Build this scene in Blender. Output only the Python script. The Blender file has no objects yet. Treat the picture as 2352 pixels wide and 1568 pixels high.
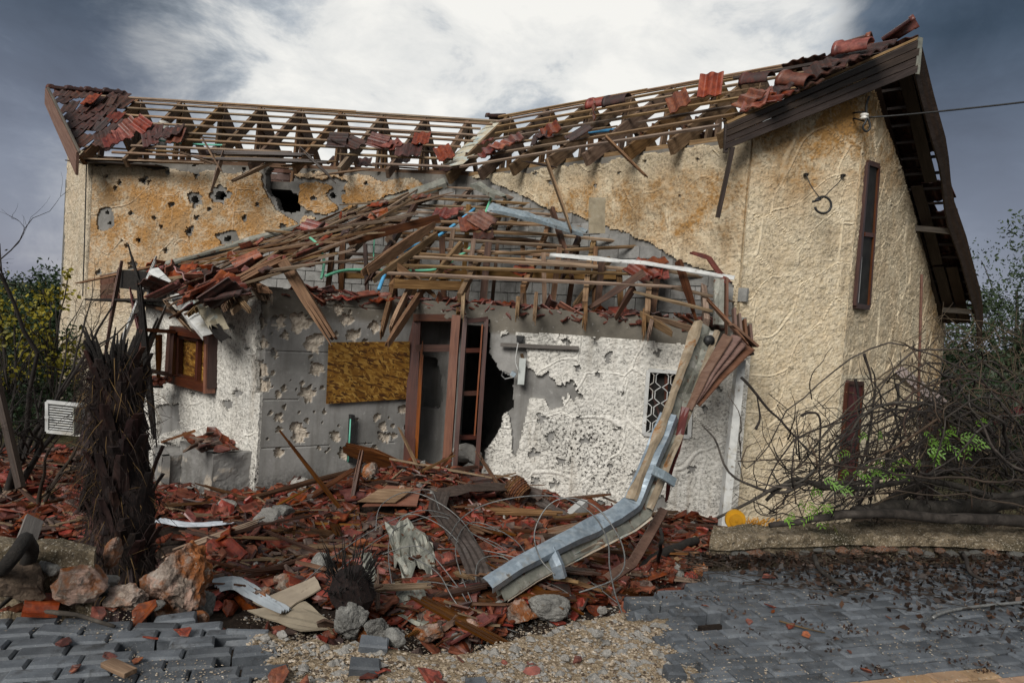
import bpy, bmesh, math, random
import numpy as np
from mathutils import Vector, Matrix, noise as mnoise
random.seed(7); RNG = np.random.default_rng(11)
S = bpy.context.scene; COL = S.collection
R = math.radians

# ---------------------------------------------------------------- camera
H = 1.6; PITCH = R(2.2); ROLL = R(4.1); FP = 1568.0; CX, CY = 1176.0, 784.0
fwd = np.array([0, math.cos(PITCH), -math.sin(PITCH)])
_r0 = np.array([1.0, 0, 0]); _u0 = np.cross(_r0, fwd)
rgt = math.cos(ROLL)*_r0 + math.sin(ROLL)*_u0
upv = -math.sin(ROLL)*_r0 + math.cos(ROLL)*_u0
EYE = np.array([0, 0, H])
cam = bpy.data.cameras.new('camera'); cam.lens = 24; cam.sensor_width = 36; cam.clip_end = 2000; cam.clip_start = .05
co = bpy.data.objects.new('camera', cam); COL.objects.link(co)
co.matrix_world = Matrix(((rgt[0], upv[0], -fwd[0], 0), (rgt[1], upv[1], -fwd[1], 0), (rgt[2], upv[2], -fwd[2], H), (0, 0, 0, 1)))
S.camera = co

# survey helpers: where a sight line meets a level, a depth or a plane
def ray(x, y): return fwd + (x-CX)/FP*rgt + (CY-y)/FP*upv
def pz(x, y, z):
    d = ray(x, y); return EYE + d*((z-H)/d[2])
def py(x, y, Y):
    d = ray(x, y); return EYE + d*(Y/d[1])
def pp(x, y, P, n):
    d = ray(x, y); return EYE + d*(np.dot(np.array(P)-EYE, n)/np.dot(d, n))
def proj(P):
    v = np.asarray(P, float) - EYE; w = np.maximum(v @ fwd, 1e-3)
    return CX + FP*(v @ rgt)/w, CY - FP*(v @ upv)/w

# ---------------------------------------------------------------- light
S.view_settings.view_transform = 'Standard'; S.view_settings.look = 'None'
S.view_settings.gamma = 1; S.view_settings.use_curve_mapping = False
S.view_settings.exposure = 1.3
SUN_EL, SUN_AZ = R(35), R(203)           # azimuth from +Y clockwise: behind the camera, to its left
sl = bpy.data.lights.new('sun', 'SUN'); sl.energy = 1.5; sl.angle = R(30); sl.color = (1, .97, .92)
so = bpy.data.objects.new('sun', sl); COL.objects.link(so)
sd = Vector((math.sin(SUN_AZ)*math.cos(SUN_EL), math.cos(SUN_AZ)*math.cos(SUN_EL), math.sin(SUN_EL)))
so.rotation_euler = sd.to_track_quat('Z', 'Y').to_euler()

# ---------------------------------------------------------------- node helper
class NT:
    def __init__(s, tree): s.t = tree; s.t.nodes.clear()
    def n(s, typ, ins=None, **props):
        nd = s.t.nodes.new(typ)
        for k, v in props.items(): setattr(nd, k, v)
        for k, v in (ins or {}).items():
            sock = nd.inputs[k]
            if isinstance(v, bpy.types.NodeSocket): s.t.links.new(v, sock)
            else:
                if sock.type == 'RGBA' and len(v) == 3: v = (*v, 1)
                sock.default_value = v
        return nd
    def noise(s, vec, scale, detail=4, rough=.55, dist=0):
        return s.n('ShaderNodeTexNoise', {'Vector': vec, 'Scale': scale, 'Detail': detail, 'Roughness': rough, 'Distortion': dist}).outputs['Fac']
    def ramp(s, fac, stops):
        nd = s.n('ShaderNodeValToRGB', {'Fac': fac}); cr = nd.color_ramp
        while len(cr.elements) < len(stops): cr.elements.new(.5)
        for e, (p, c) in zip(cr.elements, stops):
            e.position = p; e.color = (*c, 1) if len(c) == 3 else c
        return nd.outputs['Color']
    def step(s, fac, a, b): return s.n('ShaderNodeMapRange', {'Value': fac, 'From Min': a, 'From Max': b}).outputs[0]
    def mix(s, fac, a, b, blend='MIX'):
        return s.n('ShaderNodeMix', {0: fac, 6: a, 7: b}, data_type='RGBA', blend_type=blend).outputs[2]
    def m(s, op, a, b=0.0, c=0.0, clamp=False):
        return s.n('ShaderNodeMath', {0: a, 1: b, 2: c}, operation=op, use_clamp=clamp).outputs[0]
    def bump(s, h, st, dist, nrm=None):
        d = {'Height': h, 'Strength': st, 'Distance': dist}
        if nrm: d['Normal'] = nrm
        return s.n('ShaderNodeBump', d).outputs[0]
    def map(s, vec, sc): return s.n('ShaderNodeVectorMath', {0: vec, 1: sc}, operation='MULTIPLY').outputs[0]
    def attr(s, name): return s.n('ShaderNodeAttribute', attribute_name=name).outputs['Fac']

# ---------------------------------------------------------------- world: broken storm cloud
W = bpy.data.worlds.new('World'); S.world = W; W.use_nodes = True
k = NT(W.node_tree)
dirv = k.n('ShaderNodeTexCoord').outputs['Generated']
sep = k.n('ShaderNodeSeparateXYZ', {0: dirv})
dx, dy, dz = sep.outputs
sky = k.n('ShaderNodeTexSky', sky_type='NISHITA', sun_disc=False, sun_elevation=SUN_EL, sun_rotation=SUN_AZ)
nish = k.map(sky.outputs[0], (.055, .055, .055))
az = k.m('ARCTAN2', dx, dy)                              # radians, 0 straight ahead
# cloud sheet: directions spread on a flat layer so that clouds shrink to the horizon
zz = k.m('ADD', k.m('MAXIMUM', dz, 0.0), .22)
lay = k.n('ShaderNodeCombineXYZ', {0: k.m('DIVIDE', dx, zz), 1: k.m('DIVIDE', dy, zz), 2: 0.3}).outputs[0]
big = k.noise(lay, .9, 3, .5, .3)
mid = k.noise(lay, 2.2, 7, .58, .25)
fine = k.noise(k.map(dirv, (1, 1, 1.9)), 5.5, 9, .62, .3)
wob = k.m('MULTIPLY_ADD', k.m('SUBTRACT', fine, .5), 1.5, k.m('MULTIPLY', k.m('SUBTRACT', big, .5), .8))
azw = k.m('ADD', az, k.m('MULTIPLY', k.m('ADD', wob, k.m('MULTIPLY_ADD', dz, -.9, .25)), .17))
# the wide gap of thin bright cloud that stands before the camera, heavy banks either side
gap = k.m('MULTIPLY', k.step(azw, -.60, -.36), k.step(azw, .44, .35))
gap = k.n('ShaderNodeMapRange', {'Value': gap, 'From Min': 0, 'From Max': 1}, interpolation_type='SMOOTHSTEP').outputs[0]
away = k.step(k.m('ABSOLUTE', az), 1.0, 1.7)             # beyond the banks an even overcast again
soft = k.noise(k.map(dirv, (1, 1, 1.6)), 2.6, 6, .5, .15)
bank = k.ramp(k.m('ADD', k.m('MULTIPLY', soft, .62), k.m('MULTIPLY', fine, .38)),
              [(.34, (.012, .018, .026)), (.46, (.024, .034, .048)), (.56, (.062, .077, .098)), (.70, (.155, .165, .185))])
low = k.step(dz, .36, .05)
bank = k.mix(k.m('MULTIPLY', low, .62), bank, (.14, .142, .178))
puff = k.m('ADD', k.m('MULTIPLY', soft, .45), k.m('MULTIPLY', fine, .55))
thin = k.ramp(puff, [(.35, (.10, .115, .13)), (.425, (.195, .21, .225)), (.485, (.325, .325, .315)), (.57, (.39, .383, .362))])
even = k.ramp(soft, [(.3, (.075, .083, .09)), (.65, (.165, .17, .172))])
c = k.mix(gap, bank, thin)
c = k.mix(away, c, even)
c = k.mix(.06, c, nish)
bg = k.n('ShaderNodeBackground', {'Color': c, 'Strength': 1.0})
k.n('ShaderNodeOutputWorld', {'Surface': bg.outputs[0]})

# ---------------------------------------------------------------- numpy noise
def _h(ix, iy, s):
    a = (ix.astype(np.int64)*374761393 + iy.astype(np.int64)*668265263 + s*2147483647) & 0xffffffff
    a = ((a ^ (a >> 13))*1274126177) & 0xffffffff
    return ((a ^ (a >> 16)) & 0xffff)/65535.0
def vn(x, y, s=0):
    ix, iy = np.floor(x), np.floor(y); fx, fy = x-ix, y-iy
    fx = fx*fx*(3-2*fx); fy = fy*fy*(3-2*fy)
    a, b, c_, d = _h(ix, iy, s), _h(ix+1, iy, s), _h(ix, iy+1, s), _h(ix+1, iy+1, s)
    return (a*(1-fx)+b*fx)*(1-fy)+(c_*(1-fx)+d*fx)*fy
def fbm(x, y, s=0, o=4, g=.5):
    t = 0; a = 1; n = 0
    for i in range(o):
        t = t + a*vn(x*2**i+i*17.3, y*2**i-i*9.1, s+i); n += a; a *= g
    return t/n
def cells(x, y, s=0):
    ix, iy = np.floor(x), np.floor(y); f1 = np.full(x.shape, 9.0); f2 = f1.copy()
    for i in (-1, 0, 1):
        for j in (-1, 0, 1):
            cx, cy = ix+i, iy+j
            d = np.hypot(cx+.15+.7*_h(cx, cy, s)-x, cy+.15+.7*_h(cx, cy, s+5)-y)
            m_ = d < f1; f2 = np.where(m_, f1, np.minimum(f2, d)); f1 = np.where(m_, d, f1)
    return f1, f2
def sst(a, b, x):
    t = np.clip((x-a)/(b-a), 0, 1); return t*t*(3-2*t)
def inpoly(px, py_, poly):
    ins = np.zeros(np.shape(px), bool); n = len(poly)
    for i in range(n):
        (x1, y1), (x2, y2) = poly[i], poly[(i+1) % n]
        if y1 == y2: continue
        cr = ((y1 > py_) != (y2 > py_)) & (px < (x2-x1)*(py_-y1)/(y2-y1)+x1)
        ins ^= cr
    return ins

# ---------------------------------------------------------------- objects
def setp(o, label=None, cat=None, group=None, kind=None):
    if label: o['label'] = label
    if cat: o['category'] = cat; kind = kind or 'thing'
    if group: o['group'] = group
    if kind: o['kind'] = kind
    return o
def adopt(o, parent):
    if parent is not None:
        o.parent = parent
        o.matrix_parent_inverse = ABS[parent.name].inverted()
ABS = {}
def link(o, mw, parent=None):
    COL.objects.link(o)
    if parent is not None: o.parent = parent; o.matrix_parent_inverse = ABS[parent.name].inverted()
    o.matrix_basis = mw; ABS[o.name] = mw.copy(); return o
def empty(name, loc, label=None, cat=None, group=None, parent=None):
    o = bpy.data.objects.new(name, None); o.empty_display_size = .2
    link(o, Matrix.Translation(Vector(loc)), parent); return setp(o, label, cat, group)
def mesh_np(name, V, F, mat, smooth=False, attrs=None):
    me = bpy.data.meshes.new(name); V = np.asarray(V, np.float32); F = np.asarray(F, np.int32)
    me.vertices.add(len(V)); me.vertices.foreach_set('co', V.ravel())
    nf, kk = F.shape; me.loops.add(nf*kk); me.loops.foreach_set('vertex_index', F.ravel())
    me.polygons.add(nf); me.polygons.foreach_set('loop_start', np.arange(0, nf*kk, kk, dtype=np.int32))
    try: me.polygons.foreach_set('loop_total', np.full(nf, kk, np.int32))
    except Exception: pass
    me.polygons.foreach_set('use_smooth', np.full(nf, smooth, bool))
    for an, av in (attrs or {}).items():
        a = me.attributes.new(an, 'FLOAT', 'POINT'); a.data.foreach_set('value', np.asarray(av, np.float32))
    me.update(calc_edges=True); me.materials.append(mat); return me
def put(name, me, mw=None, parent=None, label=None, cat=None, group=None, kind=None):
    o = bpy.data.objects.new(name, me); link(o, mw if mw is not None else Matrix.Identity(4), parent)
    return setp(o, label, cat, group, kind)
def put_np(name, V, F, mat, parent=None, smooth=False, attrs=None, **kw):
    V = np.asarray(V, float); c0 = np.array([*(V.min(0)+V.max(0))[:2]/2, V[:, 2].min()])
    return put(name, mesh_np(name, V-c0, F, mat, smooth, attrs), Matrix.Translation(Vector(c0)), parent, **kw)

class MB:                                               # collects polygons for one mesh
    def __init__(s): s.v = []; s.f = []
    def add(s, vs, fs):
        b = len(s.v); s.v += [tuple(v) for v in vs]; s.f += [tuple(i+b for i in f) for f in fs]
    def box(s, c0, sz, M=None):
        x, y, z = (a/2 for a in sz); c0 = Vector(c0)
        vs = [Vector((i*x, j*y, k_*z)) for i in (-1, 1) for j in (-1, 1) for k_ in (-1, 1)]
        vs = [(M @ v if M else v)+c0 for v in vs]
        s.add(vs, [(0, 1, 3, 2), (4, 6, 7, 5), (0, 4, 5, 1), (2, 3, 7, 6), (0, 2, 6, 4), (1, 5, 7, 3)])
    def tube(s, pts, rad, n=6, cap=True):
        pts = [Vector(p) for p in pts]; L = len(pts)
        rad = rad if hasattr(rad, '__len__') else [rad]*L
        t0 = (pts[1]-pts[0]).normalized(); a = t0.orthogonal().normalized(); vs = []; fs = []
        for i, p in enumerate(pts):
            t = (pts[min(i+1, L-1)]-pts[max(i-1, 0)])
            t = t.normalized() if t.length > 1e-9 else t0
            a = (a-t*a.dot(t)); a = a.normalized() if a.length > 1e-6 else t.orthogonal().normalized()
            b = t.cross(a)
            for j in range(n):
                w = 2*math.pi*j/n; vs.append(p+(a*math.cos(w)+b*math.sin(w))*rad[i])
        for i in range(L-1):
            for j in range(n):
                fs.append((i*n+j, i*n+(j+1) % n, (i+1)*n+(j+1) % n, (i+1)*n+j))
        if cap: fs += [tuple(range(n-1, -1, -1)), tuple(range((L-1)*n, L*n))]
        s.add(vs, fs)
    def sheet(s, rows, th):                             # rows: grid of points -> solid sheet of thickness th
        nr, nc = len(rows), len(rows[0]); P = np.array([[list(p) for p in r] for r in rows], float)
        du = np.gradient(P, axis=0); dv = np.gradient(P, axis=1); nn = np.cross(du, dv)
        nn /= np.maximum(np.linalg.norm(nn, axis=2, keepdims=True), 1e-9)
        vs = list((P+nn*th/2).reshape(-1, 3))+list((P-nn*th/2).reshape(-1, 3)); N_ = nr*nc; fs = []
        for i in range(nr-1):
            for j in range(nc-1):
                a, b, c_, d = i*nc+j, i*nc+j+1, (i+1)*nc+j+1, (i+1)*nc+j
                fs += [(a, d, c_, b), (a+N_, b+N_, c_+N_, d+N_)]
        for i in range(nr-1):
            for j in (0, nc-1):
                a, b = i*nc+j, (i+1)*nc+j; fs.append((a, b, b+N_, a+N_) if j else (b, a, a+N_, b+N_))
        for j in range(nc-1):
            for i in (0, nr-1):
                a, b = i*nc+j, i*nc+j+1; fs.append((b, a, a+N_, b+N_) if i else (a, b, b+N_, a+N_))
        s.add(vs, fs)
    def mesh(s, name, mat, smooth=False, M=None):
        me = bpy.data.meshes.new(name); me.from_pydata([tuple(M @ Vector(v)) for v in s.v] if M else s.v, [], s.f)
        if smooth: me.polygons.foreach_set('use_smooth', [True]*len(me.polygons))
        me.update(); me.materials.append(mat); return me
    def build(s, name, mat, parent=None, smooth=False, **kw):
        V = np.array(s.v); c0 = Vector([*((V.min(0)+V.max(0))[:2]/2), V[:, 2].min()])
        return put(name, s.mesh(name, mat, smooth, Matrix.Translation(-c0)), Matrix.Translation(c0), parent, **kw)

def frame(p0, p1, up=(0, 0, 1), roll=0):
    p0, p1 = Vector(p0), Vector(p1); x = (p1-p0).normalized(); u = Vector(up)
    y = u.cross(x)
    if y.length < 1e-4: y = Vector((0, 1, 0)).cross(x)
    y.normalize(); z = x.cross(y)
    M = Matrix((x, y, z)).transposed().to_4x4() @ Matrix.Rotation(roll, 4, 'X')
    return Matrix.Translation(p0) @ M, (p1-p0).length
def plank_mb(L, w, h, broken=(0, 0), bend=0.0, rnd=random):
    m = MB(); n = 4 if bend or L > 1.2 else 2; ns = 3 if max(broken) > 0 else 1
    for q in range(ns):                                  # strips across, so broken ends splinter unevenly
        y0, y1 = -w/2+w*q/ns, -w/2+w*(q+1)/ns
        a = -broken[0]*rnd.random()*.28 if broken[0] else 0; b = L+(broken[1]*rnd.random()*.28 if broken[1] else 0)
        vs = []; fs = []
        for i in range(n+1):
            t = i/n; x = a+(b-a)*t; e = 1
            if (i == 0 and broken[0]) or (i == n and broken[1]): e = rnd.uniform(.25, .8)
            zc = bend*4*t*(1-t)+rnd.uniform(-1, 1)*.03*h; yc = rnd.uniform(-1, 1)*.03*w if ns == 1 else 0
            ym = (y0+y1)/2
            for (yy, z_) in ((y0, -h/2), (y1, -h/2), (y1, h/2), (y0, h/2)):
                vs.append((x, ym+(yy-ym)*e+yc, zc+z_*e))
        for i in range(n):
            for j in range(4): fs.append((i*4+j, i*4+(j+1) % 4, i*4+4+(j+1) % 4, i*4+4+j))
        fs += [(3, 2, 1, 0), tuple(n*4+j for j in range(4))]; m.add(vs, fs)
    return m
def beam(name, p0, p1, w, h, mat, parent=None, up=(0, 0, 1), broken=(0, 0), bend=0.0, roll=0, **kw):
    M, L = frame(p0, p1, up, roll)
    return put(name, plank_mb(L, w, h, broken, bend).mesh(name, mat), M, parent, **kw)

PLACES = [('beneath the strand board', 850, 1020), ('before the door frame', 1040, 1085), ('by the wicker basket', 1200, 1135), ('along the white wall below the grilled window', 1450, 1190), ('by the charred log', 1540, 1285), ('around the lower end of the fallen gutter', 1230, 1300), ('among the tangled steel cables', 1040, 1345), ('beside the crumpled grey sheet', 930, 1325), ('in the crater below the crumpled sheet', 950, 1430), ('right of the cable tangle', 1150, 1355), ('close behind the sandy lip', 1060, 1465), ('at the dark siding end', 1290, 1200), ('by the smooth brown stone', 1330, 1350), ('around the charred stump', 790, 1300), ('beside the tan boards', 650, 1395),
          ('right of the large boulder', 520, 1330), ('near the squared concrete block', 520, 1195), ('at the foot of the planter', 440, 1130), ('behind the broken left wall', 100, 1140), ('near the angular pale rock', 650, 1230), ('around the veneer panels', 890, 1185), ('beside the bent brown siding', 1090, 1225), ('near the crater rim rocks', 1230, 1400), ('on the heap around the upright plank', 800, 1125), ('between the wire hoops', 1340, 1240), ('below the pale wall flakes', 670, 1150), ('beside the white corrugated sheet', 570, 1395)]
def place(P):
    x, y = proj(P); return min(PLACES, key=lambda t: (t[1]-x)**2+(2*(t[2]-y))**2)[0]
ORD = 'first second third fourth fifth sixth seventh eighth ninth tenth eleventh twelfth thirteenth fourteenth fifteenth sixteenth seventeenth eighteenth nineteenth twentieth'.split()
ORD += ['twenty-'+o for o in ORD[:9]]+['thirtieth']+['thirty-'+o for o in ORD[:9]]
# ---------------------------------------------------------------- materials
MATS = {}
def begin(name):
    m = bpy.data.materials.new(name); m.use_nodes = True; k = NT(m.node_tree); MATS[name] = m
    oi = k.n('ShaderNodeObjectInfo'); k.rnd = oi.outputs['Random']
    off = k.m('MULTIPLY', k.rnd, 37.0)
    k.obj = k.n('ShaderNodeVectorMath', {0: k.n('ShaderNodeTexCoord').outputs['Object'], 1: off}, operation='ADD').outputs[0]
    return m, k
def finish(k, col, rough=.8, nrm=None, metal=0.0, spec=.35, **extra):
    d = {'Base Color': col, 'Roughness': rough, 'Metallic': metal, 'Specular IOR Level': spec, **extra}
    if nrm is not None: d['Normal'] = nrm
    b = k.n('ShaderNodeBsdfPrincipled', d); k.n('ShaderNodeOutputMaterial', {'Surface': b.outputs[0]})
def generic(name, stops, scale=8, detail=6, nr=.6, rough=.85, bscale=40, bst=.5, bdist=.01, stretch=(1, 1, 1), var=.25, spots=None, metal=0.0, spec=.35, cheap=False):
    m, k = begin(name); v = k.map(k.obj, stretch)
    f = k.noise(v, scale, detail, nr, .2); col = k.ramp(f, stops)
    if spots:
        for sc, lo, hi, c in spots: col = k.mix(k.step(k.noise(k.obj, sc, 5, .65), lo, hi), col, c)
    if var:
        h = k.m('FRACT', k.m('MULTIPLY', k.rnd, 7.31))
        col = k.n('ShaderNodeHueSaturation', {'Hue': k.m('MULTIPLY_ADD', h, .03, .485), 'Saturation': k.m('MULTIPLY_ADD', k.m('FRACT', k.m('MULTIPLY', k.rnd, 3.7)), var, 1-var/2),
                    'Value': k.m('MULTIPLY_ADD', k.rnd, 2*var, 1-var), 'Color': col}).outputs[0]
    nrm = k.bump(k.noise(v, bscale, 3, .6), bst, bdist) if bst else None
    finish(k, col, rough, nrm, metal, spec); return m

# rough trowelled render: ridges come from the mesh, the shader adds grit, ochre wash, soot and painted shade specks
def stucco(name, base, base2, ochre, ochre_amt, dirt_amt, scale=1.0):
    m, k = begin(name); o = k.obj
    ridge, och, dirt = k.attr('ridge'), k.attr('ochre'), k.attr('dirt')
    n1 = k.noise(o, 2.3, 6, .62, .4); n2 = k.noise(o, 16, 5, .65, .3); n3 = k.noise(o, 30, 5, .72)
    col = k.mix(k.step(n2, .38, .62), base2, base)
    of = k.m('MULTIPLY', k.m('ADD', k.m('MULTIPLY', k.step(n1, .36, .64), .75), k.m('MULTIPLY', k.step(n2, .4, .65), .55)), k.m('MULTIPLY', och, ochre_amt), clamp=True)
    col = k.mix(of, col, ochre)
    col = k.mix(k.m('MULTIPLY', k.step(k.noise(o, 1.1, 5, .6), .50, .68), .45), col, tuple(.55*a for a in base2))
    run = k.m('MULTIPLY', k.step(k.noise(k.map(o, (7, 7, .45)), 1.0, 5, .6), .52, .70), k.step(k.noise(o, .8, 4), .42, .6))
    col = k.mix(k.m('MULTIPLY', run, .5), col, (.20, .145, .085))
    pit = k.m('MULTIPLY', k.step(n3, .50, .63), k.m('SUBTRACT', 1.0, k.m('MULTIPLY', ridge, .9)))
    pit = k.m('MULTIPLY', pit, k.step(k.noise(o, 7, 3), .35, .55))
    col = k.mix(k.m('MULTIPLY', pit, .68), col, tuple(.16*a for a in base2))  # dark specks paint the shade of the rough grain between ridges
    sp = k.m('MULTIPLY', k.step(k.m('ADD', k.m('MULTIPLY', n3, .6), k.m('MULTIPLY', k.noise(o, 24, 5, .7), .4)), .5, .57), dirt, clamp=True)
    col = k.mix(k.m('MULTIPLY', sp, dirt_amt), col, (.022, .018, .015))
    col = k.mix(k.m('MULTIPLY', ridge, .32), col, k.mix(of, tuple(min(1, a*1.05) for a in base), tuple(.5*a+.5*b for a, b in zip(ochre, base))))
    hgt = k.m('ADD', k.m('MULTIPLY', n2, .7), k.m('MULTIPLY', n3, .5))
    nb = k.bump(hgt, k.m('MULTIPLY_ADD', ridge, -.55, .95), .028)
    finish(k, col, .93, nb, spec=.2); return m
M_STUC_L = stucco('ochre_render', (.66, .60, .49), (.52, .44, .315), (.37, .195, .066), 1.05, .6)
M_STUC_R = stucco('cream_render', (.70, .625, .475), (.57, .475, .325), (.34, .185, .062), 1.0, .6)
M_STUC_W = stucco('white_render', (.72, .70, .65), (.58, .56, .51), (.46, .33, .16), .35, 1.0)

m, k = begin('bare_concrete'); M_CONC = m
o = k.obj; spall, wet, dirt = k.attr('ridge'), k.attr('ochre'), k.attr('dirt')
n1 = k.noise(o, 1.7, 7, .6, .3); n2 = k.noise(o, 30, 5, .7)
col = k.ramp(n1, [(.3, (.155, .15, .14)), (.5, (.235, .228, .215)), (.7, (.30, .29, .275))])
col = k.mix(k.m('MULTIPLY', wet, .8), col, k.ramp(n1, [(.35, (.055, .046, .032)), (.65, (.13, .11, .08))]))
st = k.noise(k.map(o, (5, 5, .5)), 1.3, 5, .6)
col = k.mix(k.m('MULTIPLY', k.step(st, .5, .7), .55), col, (.11, .10, .085))
col = k.mix(k.m('MULTIPLY', k.step(k.noise(o, 9, 5, .7), .62, .7), .5), col, (.42, .41, .39))
col = k.mix(k.m('MULTIPLY', dirt, k.step(n2, .3, .6)), col, (.03, .027, .024))
col = k.mix(spall, col, k.ramp(n2, [(.3, (.27, .22, .17)), (.6, (.56, .49, .40))]))
h = k.m('ADD', k.m('MULTIPLY', n2, .4), k.m('MULTIPLY', k.noise(o, 9, 4), .6))
finish(k, col, .9, k.bump(h, k.m('MULTIPLY_ADD', spall, .8, .2), .02), spec=.25)

M_BLOCK = generic('grey_block', [(.3, (.16, .155, .145)), (.6, (.27, .265, .25)), (.8, (.33, .32, .30))], 6, 6, .65, .95, 70, .7, .01, var=.12, spots=[(3, .6, .7, (.36, .35, .33))])
M_MORTAR = generic('mortar', [(.3, (.10, .095, .085)), (.7, (.17, .16, .145))], 9, bst=.4, var=0)
M_DARK = generic('dark_room', [(.3, (.03, .027, .024)), (.7, (.05, .045, .04))], 3, var=0)
def wood(name, stops, rough=.75, var=.28, bst=.6, spec=.3):
    m, k = begin(name); v = k.map(k.obj, (1.2, 16, 16))
    g = k.noise(v, 2.6, 7, .65, .6); g2 = k.noise(k.map(k.obj, (1, 5, 5)), 2.2, 4, .6)
    col = k.ramp(k.m('ADD', k.m('MULTIPLY', g, .65), k.m('MULTIPLY', g2, .35)), stops)
    h = k.m('FRACT', k.m('MULTIPLY', k.rnd, 7.31))
    col = k.n('ShaderNodeHueSaturation', {'Hue': k.m('MULTIPLY_ADD', h, .02, .49), 'Saturation': k.m('MULTIPLY_ADD', k.m('FRACT', k.m('MULTIPLY', k.rnd, 3.7)), .5, .72),
               'Value': k.m('MULTIPLY_ADD', k.rnd, 2*var, 1-var), 'Color': col}).outputs[0]
    finish(k, col, rough, k.bump(g, bst, .006), spec=spec); return m
M_WOOD = wood('weathered_timber', [(.28, (.050, .030, .016)), (.45, (.105, .057, .027)), (.58, (.185, .109, .056)), (.75, (.30, .205, .125))])
M_BATTEN = wood('batten_timber', [(.28, (.050, .029, .016)), (.45, (.155, .097, .057)), (.6, (.27, .185, .115)), (.78, (.41, .32, .22))])
M_WOODR = wood('wet_timber', [(.28, (.010, .0045, .0025)), (.45, (.040, .015, .006)), (.6, (.085, .034, .012)), (.78, (.16, .078, .031))], .5)
M_FRESH = wood('split_timber', [(.28, (.055, .021, .007)), (.5, (.13, .055, .018)), (.75, (.25, .13, .055))], .7)
M_FASCIA = wood('dark_fascia', [(.28, (.012, .008, .0065)), (.5, (.034, .022, .017)), (.75, (.075, .052, .042))], .5, .12)
M_JOINERY = wood('red_brown_joinery', [(.28, (.018, .006, .004)), (.5, (.055, .017, .009)), (.75, (.105, .037, .017))], .42, .15, .3, .5)
M_JAMB = wood('orange_brown_jamb', [(.28, (.065, .018, .006)), (.5, (.17, .052, .015)), (.75, (.25, .10, .032))], .4, .1, .3, .5)
M_CLAD = wood('brown_cladding', [(.28, (.055, .024, .015)), (.5, (.13, .064, .042)), (.75, (.20, .115, .08))], .55, .18)
M_RIB = wood('ribbed_brown_siding', [(.28, (.020, .014, .011)), (.5, (.050, .036, .029)), (.75, (.10, .076, .062))], .55, .1)
M_GREYWOOD = wood('grey_timber', [(.28, (.05, .042, .035)), (.5, (.11, .095, .08)), (.75, (.2, .18, .155))], .85)
M_CHAR = generic('charred_timber', [(.3, (.005, .004, .0035)), (.7, (.022, .018, .015))], 12, bst=.9, stretch=(1, 4, 4))

def clay(name, stops, lich, rough, spec=.5):
    m, k = begin(name)
    f = k.noise(k.obj, 9, 6, .6, .3); col = k.ramp(f, stops)
    col = k.mix(k.m('MULTIPLY', k.step(k.noise(k.obj, 14, 6, .7), .5, .62), lich), col, (.030, .018, .013))
    h = k.m('FRACT', k.m('MULTIPLY', k.rnd, 7.31))
    col = k.n('ShaderNodeHueSaturation', {'Hue': k.m('MULTIPLY_ADD', h, .022, .489), 'Saturation': k.m('MULTIPLY_ADD', k.m('FRACT', k.m('MULTIPLY', k.rnd, 3.7)), .3, .8),
               'Value': k.m('MULTIPLY_ADD', k.rnd, .8, .6), 'Color': col}).outputs[0]
    rg = k.m('MULTIPLY_ADD', f, .5, rough-.2, clamp=True)
    finish(k, col, rg, k.bump(k.noise(k.obj, 45, 4, .6), .4, .006), spec=spec); return m
M_TILE = clay('red_clay', [(.3, (.080, .013, .005)), (.5, (.16, .028, .010)), (.7, (.25, .060, .022))], .45, .38)
M_TILED = clay('lichened_clay', [(.3, (.020, .009, .007)), (.5, (.045, .014, .009)), (.7, (.10, .027, .015))], .95, .6)
M_SHARD = clay('broken_clay', [(.3, (.050, .009, .003)), (.5, (.14, .027, .008)), (.7, (.25, .066, .021))], .5, .45)
M_DUSTY = clay('dusty_clay', [(.3, (.05, .034, .026)), (.5, (.115, .072, .052)), (.7, (.20, .15, .115))], .3, .85, .2)
M_SHARDO = clay('fresh_broken_clay', [(.3, (.085, .015, .006)), (.6, (.20, .046, .016))], .35, .7, .3)

M_GALV = generic('galvanised_steel', [(.3, (.19, .235, .27)), (.55, (.28, .335, .375)), (.75, (.38, .43, .46))], 18, 5, .6, .42, 60, .15, .004, var=.06, metal=.45, spec=.5, spots=[(9, .63, .68, (.10, .085, .07)), (4, .58, .75, (.30, .27, .22))])
M_GALVG = generic('dull_steel', [(.3, (.13, .135, .115)), (.55, (.22, .22, .185)), (.75, (.33, .31, .26))], 9, 6, .65, .55, 50, .3, .006, var=.1, metal=.3, spots=[(12, .58, .66, (.10, .05, .025)), (5, .6, .72, (.38, .36, .33))])
M_RUSTY = generic('rust_stained_steel', [(.3, (.15, .115, .08)), (.5, (.26, .205, .14)), (.7, (.34, .30, .24))], 5, 6, .65, .6, 50, .3, .006, var=.1, metal=.15, spots=[(5, .55, .68, (.22, .105, .035))])
M_SHEET = generic('pale_metal_sheet', [(.3, (.30, .26, .20)), (.5, (.42, .36, .27)), (.7, (.50, .47, .40))], 3, 6, .6, .5, 40, .2, .006, var=.05, spots=[(3.5, .52, .62, (.36, .43, .42)), (5, .6, .72, (.33, .19, .08))])
M_WHITE = generic('white_paint', [(.3, (.33, .33, .32)), (.6, (.52, .52, .50))], 5, 6, .6, .55, 40, .15, .004, var=.08, spots=[(14, .60, .68, (.15, .12, .09)), (3, .55, .7, (.30, .27, .22))])
M_WHITESHEET = generic('white_coated_steel', [(.3, (.27, .30, .33)), (.6, (.40, .43, .46))], 5, 5, .6, .4, 40, .15, .004, var=.05, spots=[(11, .64, .70, (.14, .11, .09))])
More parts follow.
